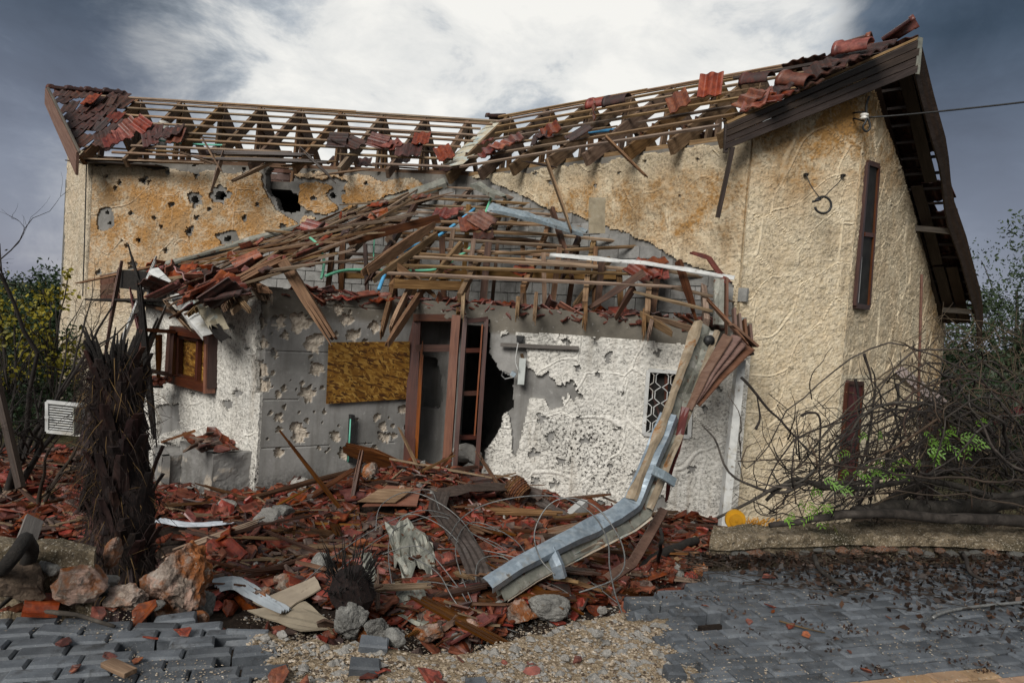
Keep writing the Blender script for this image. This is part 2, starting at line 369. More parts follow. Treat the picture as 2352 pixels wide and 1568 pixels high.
M_CARD = generic('tan_board', [(.3, (.24, .195, .14)), (.6, (.33, .275, .20))], 4, 6, .6, .8, 40, .2, .006, var=.1, spots=[(4, .58, .68, (.13, .095, .065))])
M_WIRE = generic('steel_cable', [(.3, (.09, .09, .087)), (.6, (.19, .19, .183))], 40, 3, .6, .5, 200, .4, .002, metal=.4, var=.15)
M_BLACK = generic('black_rubber', [(.3, (.010, .010, .010)), (.7, (.03, .03, .03))], 20, bst=.2, rough=.5, var=0)
M_GREEN = generic('green_conduit', [(.3, (.10, .36, .24)), (.7, (.17, .48, .34))], 9, rough=.45, bst=0, var=.1)
M_BLUE = generic('blue_conduit', [(.3, (.06, .22, .42)), (.7, (.11, .33, .56))], 9, rough=.45, bst=0, var=.1)
M_MAROON = generic('maroon_coated_steel', [(.3, (.055, .012, .012)), (.7, (.13, .035, .032))], 6, rough=.45, bst=.1, var=.1)
M_BARK = generic('grey_bark', [(.3, (.012, .010, .008)), (.5, (.034, .028, .023)), (.72, (.085, .073, .062))], 9, 6, .65, .9, 40, .8, .01, stretch=(1, 1, 1), var=.3)
M_TWIG = generic('brown_twig', [(.3, (.022, .014, .009)), (.7, (.07, .047, .031))], 9, bst=.3, var=.35)
M_DARKTWIG = generic('dark_twig', [(.3, (.010, .008, .007)), (.7, (.035, .028, .023))], 9, bst=.3, var=.2)
M_FIBRE = generic('palm_fibre', [(.3, (.004, .0025, .002)), (.5, (.011, .0055, .004)), (.7, (.034, .017, .010))], 30, 5, .7, .85, 60, .8, .01, stretch=(3, 3, .5), var=.2)
M_BOOT = generic('palm_leaf_base', [(.3, (.005, .003, .0025)), (.5, (.018, .0075, .0065)), (.75, (.065, .032, .024))], 6, 5, .6, .6, 60, .4, .006, stretch=(2, 2, .5), var=.5)
M_STRAW = generic('dry_straw', [(.3, (.04, .022, .011)), (.7, (.11, .066, .034))], 9, bst=0, var=.4)
M_OSB = None
m, k = begin('strand_board'); M_OSB = m
uv = k.obj; strands = []
col = (.20, .098, .014, 1)
for i, (ang, sc) in enumerate(((.3, 1), (1.2, 1.15), (2.2, .9), (2.9, 1.05))):
    rt = k.n('ShaderNodeVectorRotate', {'Vector': uv, 'Angle': ang}, rotation_type='Y_AXIS').outputs[0]
    vo = k.n('ShaderNodeTexVoronoi', {'Vector': k.map(rt, (13*sc, 1, 44*sc)), 'Scale': 1.0, 'Randomness': 1.0})
    cc = k.n('ShaderNodeSeparateColor', {0: vo.outputs['Color']})
    shade = k.ramp(cc.outputs[1], [(.1, (.055, .020, .004)), (.4, (.165, .072, .010)), (.7, (.25, .125, .020)), (.95, (.36, .21, .05))])
    col = k.mix(k.m('MULTIPLY', k.step(cc.outputs[0], .45, .5), 1.0), col, shade)
col = k.mix(k.m('MULTIPLY', k.step(k.noise(uv, 1.6, 5, .6), .52, .7), .5), col, (.09, .035, .006))
finish(k, col, .6, k.bump(k.noise(uv, 60, 3), .3, .004), spec=.3)

# ground: soil, pale sand, dry grass by zone
m, k = begin('ground_soil'); M_GROUND = m
o = k.obj; sand, grass = k.attr('sand'), k.attr('grass')
n2 = k.noise(o, 22, 6, .7); n3 = k.noise(o, 90, 3, .7)
soil = k.ramp(n2, [(.3, (.008, .0055, .004)), (.55, (.026, .017, .012)), (.75, (.07, .050, .036))])
sd_ = k.ramp(k.m('ADD', k.m('MULTIPLY', n3, .6), k.m('MULTIPLY', n2, .4)), [(.36, (.075, .052, .032)), (.46, (.23, .165, .10)), (.56, (.38, .295, .195)), (.68, (.55, .48, .37))])
gr = k.ramp(k.noise(o, 6, 8, .75), [(.3, (.035, .030, .014)), (.5, (.075, .070, .030)), (.7, (.14, .12, .065))])
col = k.mix(sand, soil, sd_); col = k.mix(grass, col, gr)
finish(k, col, .95, k.bump(k.m('ADD', n2, n3), .8, .02), spec=.2)

def rockmat(name, stops, spots, var=.2):
    m, k = begin(name); o = k.obj
    n = k.noise(o, 9, 8, .68, .6); n2 = k.noise(o, 60, 6, .7, .2)
    col = k.ramp(k.m('ADD', k.m('MULTIPLY', n, .6), k.m('MULTIPLY', n2, .4)), stops)
    for sc, lo, hi, c in spots: col = k.mix(k.step(k.noise(o, sc, 6, .65, .4), lo, hi), col, c)
    col = k.n('ShaderNodeHueSaturation', {'Value': k.m('MULTIPLY_ADD', k.rnd, 2*var, 1-var), 'Color': col}).outputs[0]
    finish(k, col, .9, k.bump(k.m('ADD', k.m('MULTIPLY', n, .8), n2), 1.0, .02), spec=.25); return m
M_ROCK = rockmat('orange_grey_rock', [(.36, (.055, .045, .038)), (.48, (.19, .145, .115)), (.58, (.34, .275, .23)), (.70, (.46, .41, .36))], [(5, .44, .56, (.27, .095, .030)), (7, .55, .63, (.42, .28, .22)), (6, .57, .66, (.055, .048, .043)), (19, .58, .66, (.40, .33, .27))])
M_ROCKG = rockmat('grey_rock', [(.34, (.06, .058, .054)), (.5, (.19, .185, .17)), (.7, (.37, .36, .33))], [(3, .6, .7, (.16, .12, .08))])
M_ROCKW = rockmat('pale_block', [(.34, (.20, .19, .17)), (.5, (.36, .34, .31)), (.7, (.48, .46, .42))], [(3, .62, .7, (.17, .14, .11))])
M_ROCKB = rockmat('brown_rock', [(.34, (.04, .028, .02)), (.5, (.12, .085, .06)), (.7, (.22, .165, .12))], [(4, .6, .7, (.06, .06, .055))])
M_KERB = rockmat('rough_cast_kerb', [(.36, (.045, .034, .022)), (.48, (.14, .108, .068)), (.60, (.27, .215, .145)), (.72, (.40, .34, .25))], [(2.2, .50, .64, (.045, .038, .02)), (75, .57, .63, (.46, .41, .33)), (30, .6, .66, (.05, .04, .03))])

m, k = begin('grey_paver'); M_PAVER = m
o = k.obj; n1 = k.noise(o, 7, 6, .65); n2 = k.noise(o, 120, 3, .7)
col = k.ramp(n1, [(.3, (.050, .056, .064)), (.5, (.083, .092, .103)), (.7, (.122, .131, .141))])
col = k.mix(k.m('MULTIPLY', k.step(n2, .62, .70), .6), col, (.30, .30, .29))
col = k.mix(k.m('MULTIPLY', k.step(k.noise(o, 11, 7, .72, .5), .54, .66), .8), col, (.022, .020, .018))
col = k.n('ShaderNodeHueSaturation', {'Value': k.m('MULTIPLY_ADD', k.rnd, .6, .68), 'Color': col}).outputs[0]
finish(k, col, k.m('MULTIPLY_ADD', n1, .4, .40), k.bump(k.m('ADD', n2, n1), .5, .006), spec=.45)
M_PAVERT = generic('tan_paver', [(.3, (.20, .115, .07)), (.6, (.31, .19, .12))], 9, 6, .65, .8, 90, .5, .006, var=.15)
def leafmat(name, stops, var=.4):
    m, k = begin(name); a = k.attr('tone')
    finish(k, k.ramp(a, stops), .55, None, spec=.3, **{'Subsurface Weight': 0.0}); return m
M_LEAFD = leafmat('dark_evergreen_leaf', [(0, (.008, .018, .006)), (.6, (.022, .045, .015)), (1, (.055, .085, .035))])
M_LEAFY = leafmat('yellow_green_leaf', [(0, (.035, .045, .008)), (.5, (.16, .14, .012)), (1, (.34, .27, .02))])
M_LEAFG = leafmat('fresh_green_leaf', [(0, (.05, .12, .013)), (.6, (.12, .23, .026)), (1, (.29, .25, .026))])
M_LITTER = leafmat('dead_leaf', [(0, (.010, .006, .004)), (.5, (.034, .016, .009)), (1, (.13, .066, .034))])
M_OLIVE = leafmat('grey_green_leaf', [(0, (.012, .022, .008)), (.5, (.035, .055, .022)), (1, (.09, .115, .06))])
M_BASKET = generic('wicker', [(.3, (.04, .016, .006)), (.7, (.15, .065, .022))], 30, bst=.4, var=.2)
M_YELLOW = generic('yellow_plastic', [(.3, (.34, .17, .012)), (.7, (.48, .27, .02))], 7, rough=.45, bst=.1, var=.1)
M_GLASS = generic('grey_translucent_plastic', [(.3, (.36, .38, .36)), (.7, (.5, .52, .5))], 7, rough=.3, bst=0, var=0)
M_CERAMIC = generic('white_ceramic', [(.3, (.6, .58, .52)), (.7, (.72, .70, .66))], 7, rough=.25, bst=0, var=0)
M_PEB = generic('pebbles', [(.3, (.11, .085, .065)), (.5, (.30, .235, .165)), (.7, (.50, .45, .38))], 45, 3, .7, .9, 90, .4, .005, var=0)
M_WINDOW = None
m, k = begin('dirty_pane'); M_WINDOW = m
finish(k, k.ramp(k.noise(k.obj, 5, 6, .65), [(.3, (.010, .010, .0095)), (.7, (.035, .033, .03))]), .6, None, spec=.15)
# ---------------------------------------------------------------- terrain
EDGE = [pz(-900, 1475, 0), pz(0, 1425, 0), pz(250, 1400, 0), pz(450, 1395, 0), pz(540, 1425, 0), pz(640, 1468, -.04), pz(800, 1490, -.06), pz(960, 1505, -.08), pz(1080, 1492, -.07), pz(1200, 1450, -.05),
        pz(1310, 1412, -.03), pz(1420, 1402, -.02), pz(1495, 1368, 0), pz(1600, 1312, 0), pz(1700, 1296, 0), pz(2000, 1262, 0), pz(2352, 1262, 0)]
EX = np.array([e[0] for e in EDGE]); EY = np.array([e[1] for e in EDGE])
EX = np.append(EX, 9.0); EY = np.append(EY, EY[-1]+(9-EX[-2])*.3)
def edge_y(x): return np.interp(x, EX, EY)
CRX, CRY = .15, 3.6
def sag(x, y):                                            # the road sinks a little round the crater
    d = np.hypot((x-CRX)*.75, y-edge_y(x)); return -.07*np.exp(-(d/.55)**2)
def gz(x, y):
    x = np.asarray(x, float); y = np.asarray(y, float)
    e = edge_y(x); d = y-e
    road = -.078+sag(x, y)
    # bare sand of the crater lip
    sandz = -.015+.9*sag(x, y)+.07*(fbm(x*3, y*3, 3)-.5)+.05*(fbm(x*12, y*12, 4)-.5)
    sm = sand_zone(x, y)
    top = road*(1-sm)+sandz*sm
    yard = -1.06+.34*(fbm(x*.9, y*.9, 8)-.5)+.14*(fbm(x*3.1, y*3.1, 9)-.5)
    yard = yard+(.52)*np.exp(-((x+.9)/1.15)**2-((y-8.9)/.9)**2)+.16*np.exp(-((x+2.2)/1.5)**2-((y-7.6)/1.0)**2)+.10*np.exp(-((x-.7)/1.2)**2-((y-8.3)/1.2)**2)
    yard = yard-.14*np.exp(-((x-.2)/.9)**2-((y-5.0)/.6)**2)+.32*sst(-2.2, -3.2, x)*sst(6.5, 4.6, y)+.30*sst(1.4, 2.3, x)*sst(7, 5.4, y)
    yard = yard-.55*sst(10.5, 15, y)
    w = sst(-.02, .62, d+.12*(fbm(x*4, y*4, 6)-.5))
    return top*(1-w)+yard*w
SANDPOLY = [(560, 1425), (600, 1440), (600, 1462), (565, 1472), (640, 1500), (655, 1520), (610, 1535), (560, 1640), (1660, 1640), (1600, 1530), (1540, 1508), (1590, 1500), (1525, 1468), (1550, 1440), (1445, 1428), (1425, 1400), (1480, 1372), (1430, 1300), (1000, 1330), (600, 1380)]
def sand_zone(x, y):
    px_, py_ = proj(np.stack([x, y, np.zeros_like(x)-.05], -1)); j = 40*(fbm(x*9, y*9, 21)-.5)
    return inpoly(px_+j, py_+j*.5, SANDPOLY).astype(float)
xs = np.unique(np.concatenate([np.linspace(-300, -14, 20), np.arange(-14, -4.6, .25), np.arange(-4.6, 5, .032), np.arange(5, 14, .25), np.linspace(14, 300, 20)]))
ys = np.unique(np.concatenate([np.linspace(-60, 0, 12), np.arange(0, 2.2, .1), np.arange(2.2, 6.2, .032), np.arange(6.2, 10.4, .06), np.arange(10.4, 24, .4), np.linspace(24, 600, 24)]))
GX, GY = np.meshgrid(xs, ys)
GZ = gz(GX, GY)
far = sst(18, 200, GY); GZ = GZ+far*1.5
ny_, nx_ = GX.shape; idx = np.arange(ny_*nx_).reshape(ny_, nx_)
F = np.stack([idx[:-1, :-1], idx[:-1, 1:], idx[1:, 1:], idx[1:, :-1]], -1).reshape(-1, 4)
dd = (GY-edge_y(GX))
sandA = np.clip(sand_zone(GX, GY)*sst(.42, .1, dd)+.5*sst(.3, .05, np.abs(dd))*(fbm(GX*6, GY*6, 2) > .5), 0, 1)
grassA = sst(10.5, 12.5, GY+.8*fbm(GX, GY, 5))*np.ones_like(GX)
put_np('ground', np.stack([GX, GY, GZ], -1).reshape(-1, 3), F, M_GROUND, smooth=True, attrs={'sand': sandA.ravel(), 'grass': grassA.ravel()}, kind='structure')

# ---------------------------------------------------------------- the house
EL0, EL1 = pz(178, 350, 4.3), pz(1050, 387, 4.3)          # eave of the left wing
RL0, RL1 = pz(112, 212, 5.9), pz(1118, 277, 5.9)          # its ridge
ER0, ER1 = EL1, pz(1662, 292, 4.3)                        # eave of the right wing
RR0, RR1 = pz(1150, 268, 5.9), pz(2103, 95, 5.9)
def V2(p): return np.array([p[0], p[1]], float)
def nout(a, b):
    t = (V2(b)-V2(a)); t /= np.linalg.norm(t); return np.array([t[1], -t[0]])
nL, nR = nout(EL0, EL1), nout(ER0, ER1)
def isect(p, u, q, v):
    s_ = np.linalg.solve(np.array([u, -v]).T, q-p); return p+u*s_[0]
tL = V2(EL1)-V2(EL0); tR = V2(ER1)-V2(ER0); tL /= np.linalg.norm(tL); tR /= np.linalg.norm(tR)
bL = V2(EL0)-nL*.42; bR = V2(ER0)-nR*.40
I2 = isect(bL, tL, bR, tR)                                # inner corner
def hit(px_, py_, p2, t2):                                # plan point where the sight line meets a wall line
    n = np.array([t2[1], -t2[0], 0]); P = pp(px_, py_, np.array([*p2, 0]), n); return P[:2]
L1 = hit(212, 500, bL, tL); R1 = hit(1700, 650, bR, tR)
L0 = L1+np.array([-.72, .69])*2.2
for s_ in np.arange(.3, 6, .05):
    q = L1+np.array([-.72, .69])*s_
    if proj([*q, 2.5])[0] < 152: break
L0 = q
C2 = R1+np.array([.985, .17])*1.0
for s_ in np.arange(.3, 6, .02):
    q = R1+np.array([.985, .17])*s_
    if proj([*q, 2.0])[0] > 1937: break
C2 = q
for s_ in np.arange(.3, 12, .05):
    q = C2+np.array([.70, .714])*s_
    if proj([*q, 1.6])[0] > 2160: break
R3 = q
B1 = V2(pz(590, 1150, -1.0)); B3 = hit(1690, 1195, bR, tR); B2 = np.array([-1.42, 9.75]); B0 = np.array([-5.75, 10.75])
B0b = hit(330, 800, bL, tL)
HOUSE = empty('ruined_house', (0, 12, -1), 'war damaged cream rendered house with stripped roof timbers and a caved in front bay', 'house')

def wallgrid(name, A, B, z0, z1, mat, res=.022, keep=None, disp=None, attrs=None, off=0.0, th=.04, parent=HOUSE, back=False, jit=.3, **kw):
    A = np.asarray(A, float); B = np.asarray(B, float); L = np.linalg.norm(B-A); t = (B-A)/L; n = np.array([t[1], -t[0]])
    nu = max(2, int(L/res)+1); nv_ = max(2, int((z1-z0)/res)+1)
    U, Z = np.meshgrid(np.linspace(0, L, nu), np.linspace(z0, z1, nv_))
    P = np.stack([A[0]+t[0]*U, A[1]+t[1]*U, Z], -1)
    P0 = P+np.array([n[0], n[1], 0])*off; px_, py_ = proj(P0)
    d = disp(U, Z, px_, py_) if disp else np.zeros_like(U)
    ins = np.zeros_like(U); ins[1:-1, 1:-1] = 1
    ju = jit*res*(RNG.random(U.shape)-.5)*ins; jz = jit*res*(RNG.random(U.shape)-.5)*ins
    Pf = P0+np.stack([n[0]*d+t[0]*ju, n[1]*d+t[1]*ju, jz], -1)
    Pb = P+np.array([n[0], n[1], 0])*(off-th)
    K = np.ones((nv_-1, nu-1), bool)
    if keep is not None:
        c_ = lambda a: (a[:-1, :-1]+a[1:, :-1]+a[:-1, 1:]+a[1:, 1:])/4
        K = keep(c_(U), c_(Z), c_(px_), c_(py_))
    id_ = np.arange(nu*nv_).reshape(nv_, nu); a, b, c3, d3 = id_[:-1, :-1], id_[:-1, 1:], id_[1:, 1:], id_[1:, :-1]; N_ = nu*nv_
    Fs = [np.stack([a, b, c3, d3], -1)[K]]
    if back: Fs.append(np.stack([a+N_, d3+N_, c3+N_, b+N_], -1)[K])
    Kp = np.pad(K, 1)
    for (sl_, e0, e1) in ((Kp[:-2, 1:-1], a, b), (Kp[2:, 1:-1], c3, d3), (Kp[1:-1, :-2], d3, a), (Kp[1:-1, 2:], b, c3)):
        e = K & ~sl_; Fs.append(np.stack([e1[e], e0[e], e0[e]+N_, e1[e]+N_], -1))
    F = np.concatenate(Fs); Vv = np.concatenate([Pf.reshape(-1, 3), Pb.reshape(-1, 3)])
    used = np.zeros(2*N_, bool); used[F.ravel()] = True; re = np.cumsum(used)-1
    at = {}
    for k_, fn in (attrs or {}).items():
        v = np.broadcast_to(fn(U, Z, px_, py_), U.shape).ravel(); at[k_] = np.concatenate([v, v])[used]
    return put_np(name, Vv[used], re[F], mat, parent, attrs=at, **kw)

# trowelled ridges that mimic crazy paving, with spattered grit between them
def ridges(U, Z, s=0, sc=1.9):
    w = lambda a, b, q: (vn(a*.85, b*.85, q)-.5)*1.5+(vn(a*1.9, b*1.9, q+2)-.5)*.55
    wx = U*sc+w(U, Z, s+31); wy = Z*sc*.95+w(U+9, Z, s+47)
    f1, f2 = cells(wx, wy, s); e = (f2-f1)/sc
    gaps = sst(.16, .30, fbm(U*1.1, Z*1.1, s+77))*(.55+.45*sst(.35, .6, vn(U*2.3, Z*2.3, s+5)))
    return np.exp(-(e/.027)**2)*gaps, np.exp(-((e-.034)/.012)**2)*gaps, e

def rend_disp(s, sc=1.9, amp=1.0):
    def f(U, Z, px_, py_):
        r, g, e = ridges(U, Z, s, sc)
        grit = (fbm(U*9, Z*12, s+3, 4, .65)-.5)*.034+(fbm(U*24, Z*30, s+8, 2, .7)-.5)*.020
        und = (fbm(U*.9, Z*.9, s+12)-.5)*.06
        return amp*(.0135*r-.010*g+grit*.80*(1-.85*r)+und)
    return f
def circ(px_, py_, lst, k_=1.0, wob=.35, seed=5):
    m_ = np.zeros(px_.shape, bool)
    for i, (x, y, r) in enumerate(lst):
        ang = np.arctan2(py_-y, px_-x); rr = r*k_*(1+wob*2*(vn(np.cos(ang)*1.7+i*3.1, np.sin(ang)*1.7+seed, seed)-.5)+wob*(vn(np.cos(ang)*4+i, np.sin(ang)*4, seed+3)-.5))
        m_ |= np.hypot(px_-x, py_-y) < rr
    return m_
def npoly(px_, py_, poly, amp=6, sc=.05, s=3):
    return inpoly(px_+amp*2*(fbm(px_*sc, py_*sc, s)-.5), py_+amp*2*(fbm(px_*sc, py_*sc, s+9)-.5), poly)

# -- left wing
DOME = [(508, 451, 14), (448, 460, 11), (448, 378, 7), (435, 530, 7), (450, 403, 5), (330, 415, 6), (342, 418, 3), (764, 450, 8), (560, 388, 6), (320, 553, 4), (280, 552, 3), (246, 488, 6), (252, 512, 5), (523, 548, 9), (592, 382, 5), (395, 340, 5)]
BREACH = [(613, 386), (640, 378), (684, 396), (674, 412), (664, 422), (668, 440), (692, 448), (692, 484), (662, 490), (642, 484), (634, 456), (616, 444), (609, 415)]
PITS = [(275, 419, 5), (243, 405, 4), (265, 432, 4), (380, 575, 5), (402, 610, 7), (306, 610, 9), (450, 500, 5), (500, 540, 5), (560, 500, 5), (570, 560, 6), (290, 565, 4), (225, 625, 5), (345, 645, 4), (470, 600, 5), (540, 615, 5), (590, 470, 4), (600, 560, 5), (705, 490, 5), (720, 455, 5), (745, 545, 5), (430, 640, 4), (395, 470, 5), (370, 520, 4), (790, 440, 4), (840, 420, 4), (870, 400, 5), (355, 500, 4), (300, 490, 4), (650, 520, 6), (610, 600, 5), (480, 480, 4), (385, 395, 5), (720, 395, 4)]
BARE_L = [(598, 385), (640, 370), (684, 384), (674, 404), (738, 412), (767, 404), (799, 420), (787, 437), (787, 460), (798, 470), (776, 488), (747, 500), (700, 494), (686, 512), (652, 498), (636, 486), (610, 444), (600, 408)]
ISLE = [(688, 423), (732, 417), (763, 428), (750, 451), (777, 474), (774, 481), (747, 492), (705, 482), (685, 465)]
AP_L = pz(1050, 415, 4.05)
def top_noise(U, a=.05): return a*(fbm(U*3, U*0+3, 5)-.5)
# the bay roof met the walls along these lines (pixels of the photograph give their height on the wall)
ABUT_L = [(150, 662), (232, 637), (380, 607), (560, 560), (700, 510), (850, 462), (1000, 418), (1060, 400)]
ABUT_R = [(1030, 400), (1120, 412), (1180, 440), (1250, 475), (1300, 488), (1380, 512), (1460, 545), (1500, 560), (1560, 600), (1640, 625), (1700, 660)]
def above(px_, py_, line, s, amp=12):
    lx, ly = zip(*line); j = amp*2*(fbm(px_*.045, py_*.045, s)-.5)+amp*.6*(fbm(px_*.2, py_*.2, s+4)-.5)
    return py_ < np.interp(px_, lx, ly)+j
def keepL(U, Z, px_, py_):
    k_ = ~circ(px_, py_, DOME, 1.5, .5)
    k_ &= ~circ(px_, py_, PITS, 1.35, .4, 9)
    k_ &= ~npoly(px_, py_, BARE_L, 6, .07) | npoly(px_, py_, ISLE, 4, .08)
    k_ &= ~npoly(px_, py_, [(225, 480), (258, 474), (265, 500), (262, 520), (240, 530), (222, 525)], 5)
    k_ &= ~npoly(px_, py_, [(495, 535), (540, 528), (550, 552), (510, 560)], 5)
    k_ &= above(px_, py_, ABUT_L, 40, 7) | (px_ < 340)
    k_ &= Z < 4.12+.12*(fbm(U*2.2, U*0, 15)-.5)*2
    return k_
def ochL(U, Z, px_, py_):
    a = sst(372, 440, py_+30*(fbm(U, Z, 4)-.5))*sst(820, 560, py_)*(1.05-.5*sst(500, 640, py_)); a = a*(1-.55*sst(760, 1000, px_)*sst(430, 380, py_))
    return np.clip(1.25*a+.14, 0, 1.3)
def dirtL(U, Z, px_, py_): return np.clip(.25+.5*sst(640, 1000, py_), 0, 1)
RA = {'ridge': lambda U, Z, x, y: ridges(U, Z, 100)[0]}
wallgrid('render_coat', L1, I2, -1.9, 4.28, M_STUC_L, .022, keepL, rend_disp(100), {**RA, 'ochre': ochL, 'dirt': dirtL}, off=.045, th=.06, parent=HOUSE)
def thru_L(U, Z, px_, py_): return ~(circ(px_, py_, DOME, .8, .3) | npoly(px_, py_, BREACH, 5, .07))
def pitd(lst, depth, k_=1.0):
    def f(U, Z, px_, py_):
        d = np.zeros_like(U)
        for i, (x, y, r) in enumerate(lst):
            q = np.hypot(px_-x, py_-y)/(r*k_); d = np.minimum(d, -depth*np.clip(1-q*q, 0, 1))
        return d+(fbm(U*14, Z*14, 2)-.5)*.012
    return f
one = lambda v: (lambda U, Z, x, y: np.full_like(U, v))
wallgrid('concrete_wall', L1, I2, -1.9, 4.26, M_CONC, .03, thru_L, pitd(PITS, .06), {'ridge': one(0), 'ochre': lambda U, Z, x, y: .25+.5*sst(4.0, 4.25, Z), 'dirt': one(.15)}, th=.2, back=True)
wallgrid('render_coat', L0, L1, -1.9, 4.6, M_STUC_L, .03, lambda U, Z, x, y: Z < 4.3+(2.2-U)*.2, rend_disp(140), {'ridge': lambda U, Z, x, y: ridges(U, Z, 140)[0], 'ochre': one(.28), 'dirt': one(.35)}, off=.045, th=.2, back=True)

# -- right wing and gable
def keepR(U, Z, px_, py_):
    k_ = above(px_, py_, ABUT_R, 60, 9) | (px_ > 1684)
    k_ &= Z < 4.18+.08*(fbm(U*3, U*0, 18)-.5)*2
    return k_ & ~circ(px_, py_, [(1230, 398, 5), (1262, 420, 6), (1290, 345, 5), (1480, 370, 4), (1600, 365, 4), (1420, 398, 4), (1365, 425, 4), (1180, 372, 4), (1560, 450, 3), (1340, 350, 4)], 1.1, .5)
def ochR(U, Z, px_, py_): return np.clip(.35+.75*sst(380, 450, py_+.12*(px_-1400))*sst(640, 480, py_)*sst(1150, 1300, px_), 0, 1)
def stainG(U, Z, px_, py_): return np.clip(.28+1.15*sst(520, 240, py_+140*(fbm(U*1.6, Z*.45, 6)-.5)), 0, 1.4)
wallgrid('render_coat', I2, R1, -1.3, 4.26, M_STUC_R, .022, keepR, rend_disp(200, 1.5), {'ridge': lambda U, Z, x, y: ridges(U, Z, 200, 1.5)[0], 'ochre': ochR, 'dirt': one(.18)}, off=.045, th=.06)
wallgrid('concrete_wall', I2, R1, -1.3, 4.24, M_CONC, .04, None, lambda U, Z, x, y: (fbm(U*9, Z*9, 2)-.5)*.02, {'ridge': one(0), 'ochre': lambda U, Z, x, y: .2+.5*sst(4.0, 4.2, Z), 'dirt': one(.1)}, th=.2, back=True)
def roof_r(x, y):                                          # height of the right roof over a plan point
    t = (V2(RR1)-V2(RR0)); L = np.linalg.norm(t); t /= L; n = np.array([-t[1], t[0]])
    if n[1] < 0: n = -n
    s_ = (x-RR0[0])*n[0]+(y-RR0[1])*n[1]
    return np.where(s_ < 0, 5.9+s_*1.02, 5.9-s_*.80)
t_ = C2-R1; Lg = np.linalg.norm(t_); t_ /= Lg
def keepG(U, Z, x, y): return (y > np.interp(x, [1640, 1690, 2103], [322, 310, 128])) & (Z < 5.75)
wallgrid('render_coat', R1, C2, -1.3, 5.8, M_STUC_R, .022, keepG, rend_disp(300, 1.5), {'ridge': lambda U, Z, x, y: ridges(U, Z, 300, 1.5)[0], 'ochre': stainG, 'dirt': one(.12)}, off=.045, th=.2, back=True)
u_ = R3-C2; Ls = np.linalg.norm(u_); u_ /= Ls; nS = np.array([u_[1], -u_[0]])
WIN_U = [(1992, 374), (2017, 382), (1994, 706), (1964, 702)]; WIN_L = [(1946, 878), (1980, 880), (1960, 1130), (1928, 1126)]
def sidewall(px_, py_): return pp(px_, py_, np.array([*C2, 0]), np.array([nS[0], nS[1], 0]))
def keepS(U, Z, px_, py_):
    k_ = (Z < roof_r(C2[0]+u_[0]*U, C2[1]+u_[1]*U)-.05) & (px_ < np.interp(py_, [150, 200, 330, 480, 620, 705, 760], [1996, 2006, 2050, 2098, 2142, 2166, 2400]))
    return k_ & ~inpoly(px_, py_, WIN_U) & ~inpoly(px_, py_, WIN_L)
wallgrid('render_coat', C2, R3, -1.3, 6.0, M_STUC_R, .026, keepS, rend_disp(400, 1.5), {'ridge': lambda U, Z, x, y: ridges(U, Z, 400, 1.5)[0],
    'ochre': lambda U, Z, x, y: np.clip(.4+.8*sst(520, 260, y)+.5*sst(2100, 2160, x), 0, 1)*(1-.9*inpoly(x, y, [(1915, 860), (2000, 860), (2000, 1140), (1890, 1140)])), 'dirt': one(.1)}, off=.045, th=.24, back=True)
# unseen backs, so rooms behind holes and windows stay closed and dark
mb = MB()
BK = [L0, L0+np.array([1.0, 5.0]), np.array([1.5, 20.0]), R3+np.array([-1.6, 3.2]), R3]
for a, b in zip(BK[:-1], BK[1:]): mb.sheet([[(*a, -1.9), (*a, 4.0)], [(*b, -1.9), (*b, 4.0)]], .2)
mb.build('back_wall', M_STUC_L.copy() if False else M_MORTAR, HOUSE)
slab = [L1-nL*.25, I2-nL*.1-nR*.25, R1-nR*.3, C2-nS*.3+np.array([0, .2]), R3-nS*.3, R3+np.array([-1.6, 3.0]), np.array([1.5, 19.8]), L0+np.array([1.1, 4.8]), L0+np.array([.3, .1])]
mb = MB(); n_ = len(slab)
mb.add([(*p, z_) for z_ in (3.86, 4.02) for p in slab], [tuple(range(n_-1, -1, -1)), tuple(range(n_, 2*n_))]+[(i, (i+1) % n_, n_+(i+1) % n_, n_+i) for i in range(n_)])
mb.build('ceiling_slab', M_MORTAR, HOUSE)
# brick courses dimly seen through the breach
e0 = pp(650, 430, np.array([*(L1-nL*2.4), 0]), np.array([nL[0], nL[1], 0]))
for i in range(7):
    for j in range(4):
        p = e0+np.array([tL[0]*((j-1.5)*.32+(i % 2)*.16), tL[1]*((j-1.5)*.32), (i-3)*.17-.1])
        mb = MB(); mb.box((0, 0, 0), (.30, .1, .15)); put('brick', mb.mesh('brick', M_CLAD), Matrix.Translation(Vector(p)), HOUSE)
# -- the bay in the corner of the two wings
ZB, ZT = -1.35, 1.74
# planter block and bay: left face
def keepB0(U, Z, px_, py_):
    k_ = px_ < np.interp(py_, [700, 760, 850, 900, 915, 960, 1000, 1040], [592, 590, 588, 586, 622, 628, 622, 600])+10*(fbm(py_*.06, py_*0, 3)-.5)
    k_ &= ~inpoly(px_, py_, [(403, 757), (488, 774), (484, 890), (396, 868)])
    k_ &= py_ > 690+10*(fbm(px_*.05, px_*0, 2)-.5)
    k_ &= ~circ(px_, py_, [(545, 905, 10), (520, 930, 11), (505, 1000, 7), (425, 1000, 7), (612, 940, 6), (600, 1000, 5), (440, 905, 6), (530, 750, 7), (570, 800, 5), (405, 945, 6)], 1, .5)
    k_ &= ~npoly(px_, py_, [(360, 930), (410, 925), (415, 985), (360, 1000)], 6)
    return k_
wW = {'ridge': lambda U, Z, x, y: ridges(U, Z, 500, 1.7)[0], 'ochre': one(.25)}
soot = lambda U, Z, x, y: np.clip(.25+.9*sst(960, 1050, y)*(fbm(U*2, Z*2, 5) > .45)+.6*np.exp(-((x-620)/25)**2-((y-965)/50)**2), 0, 1)
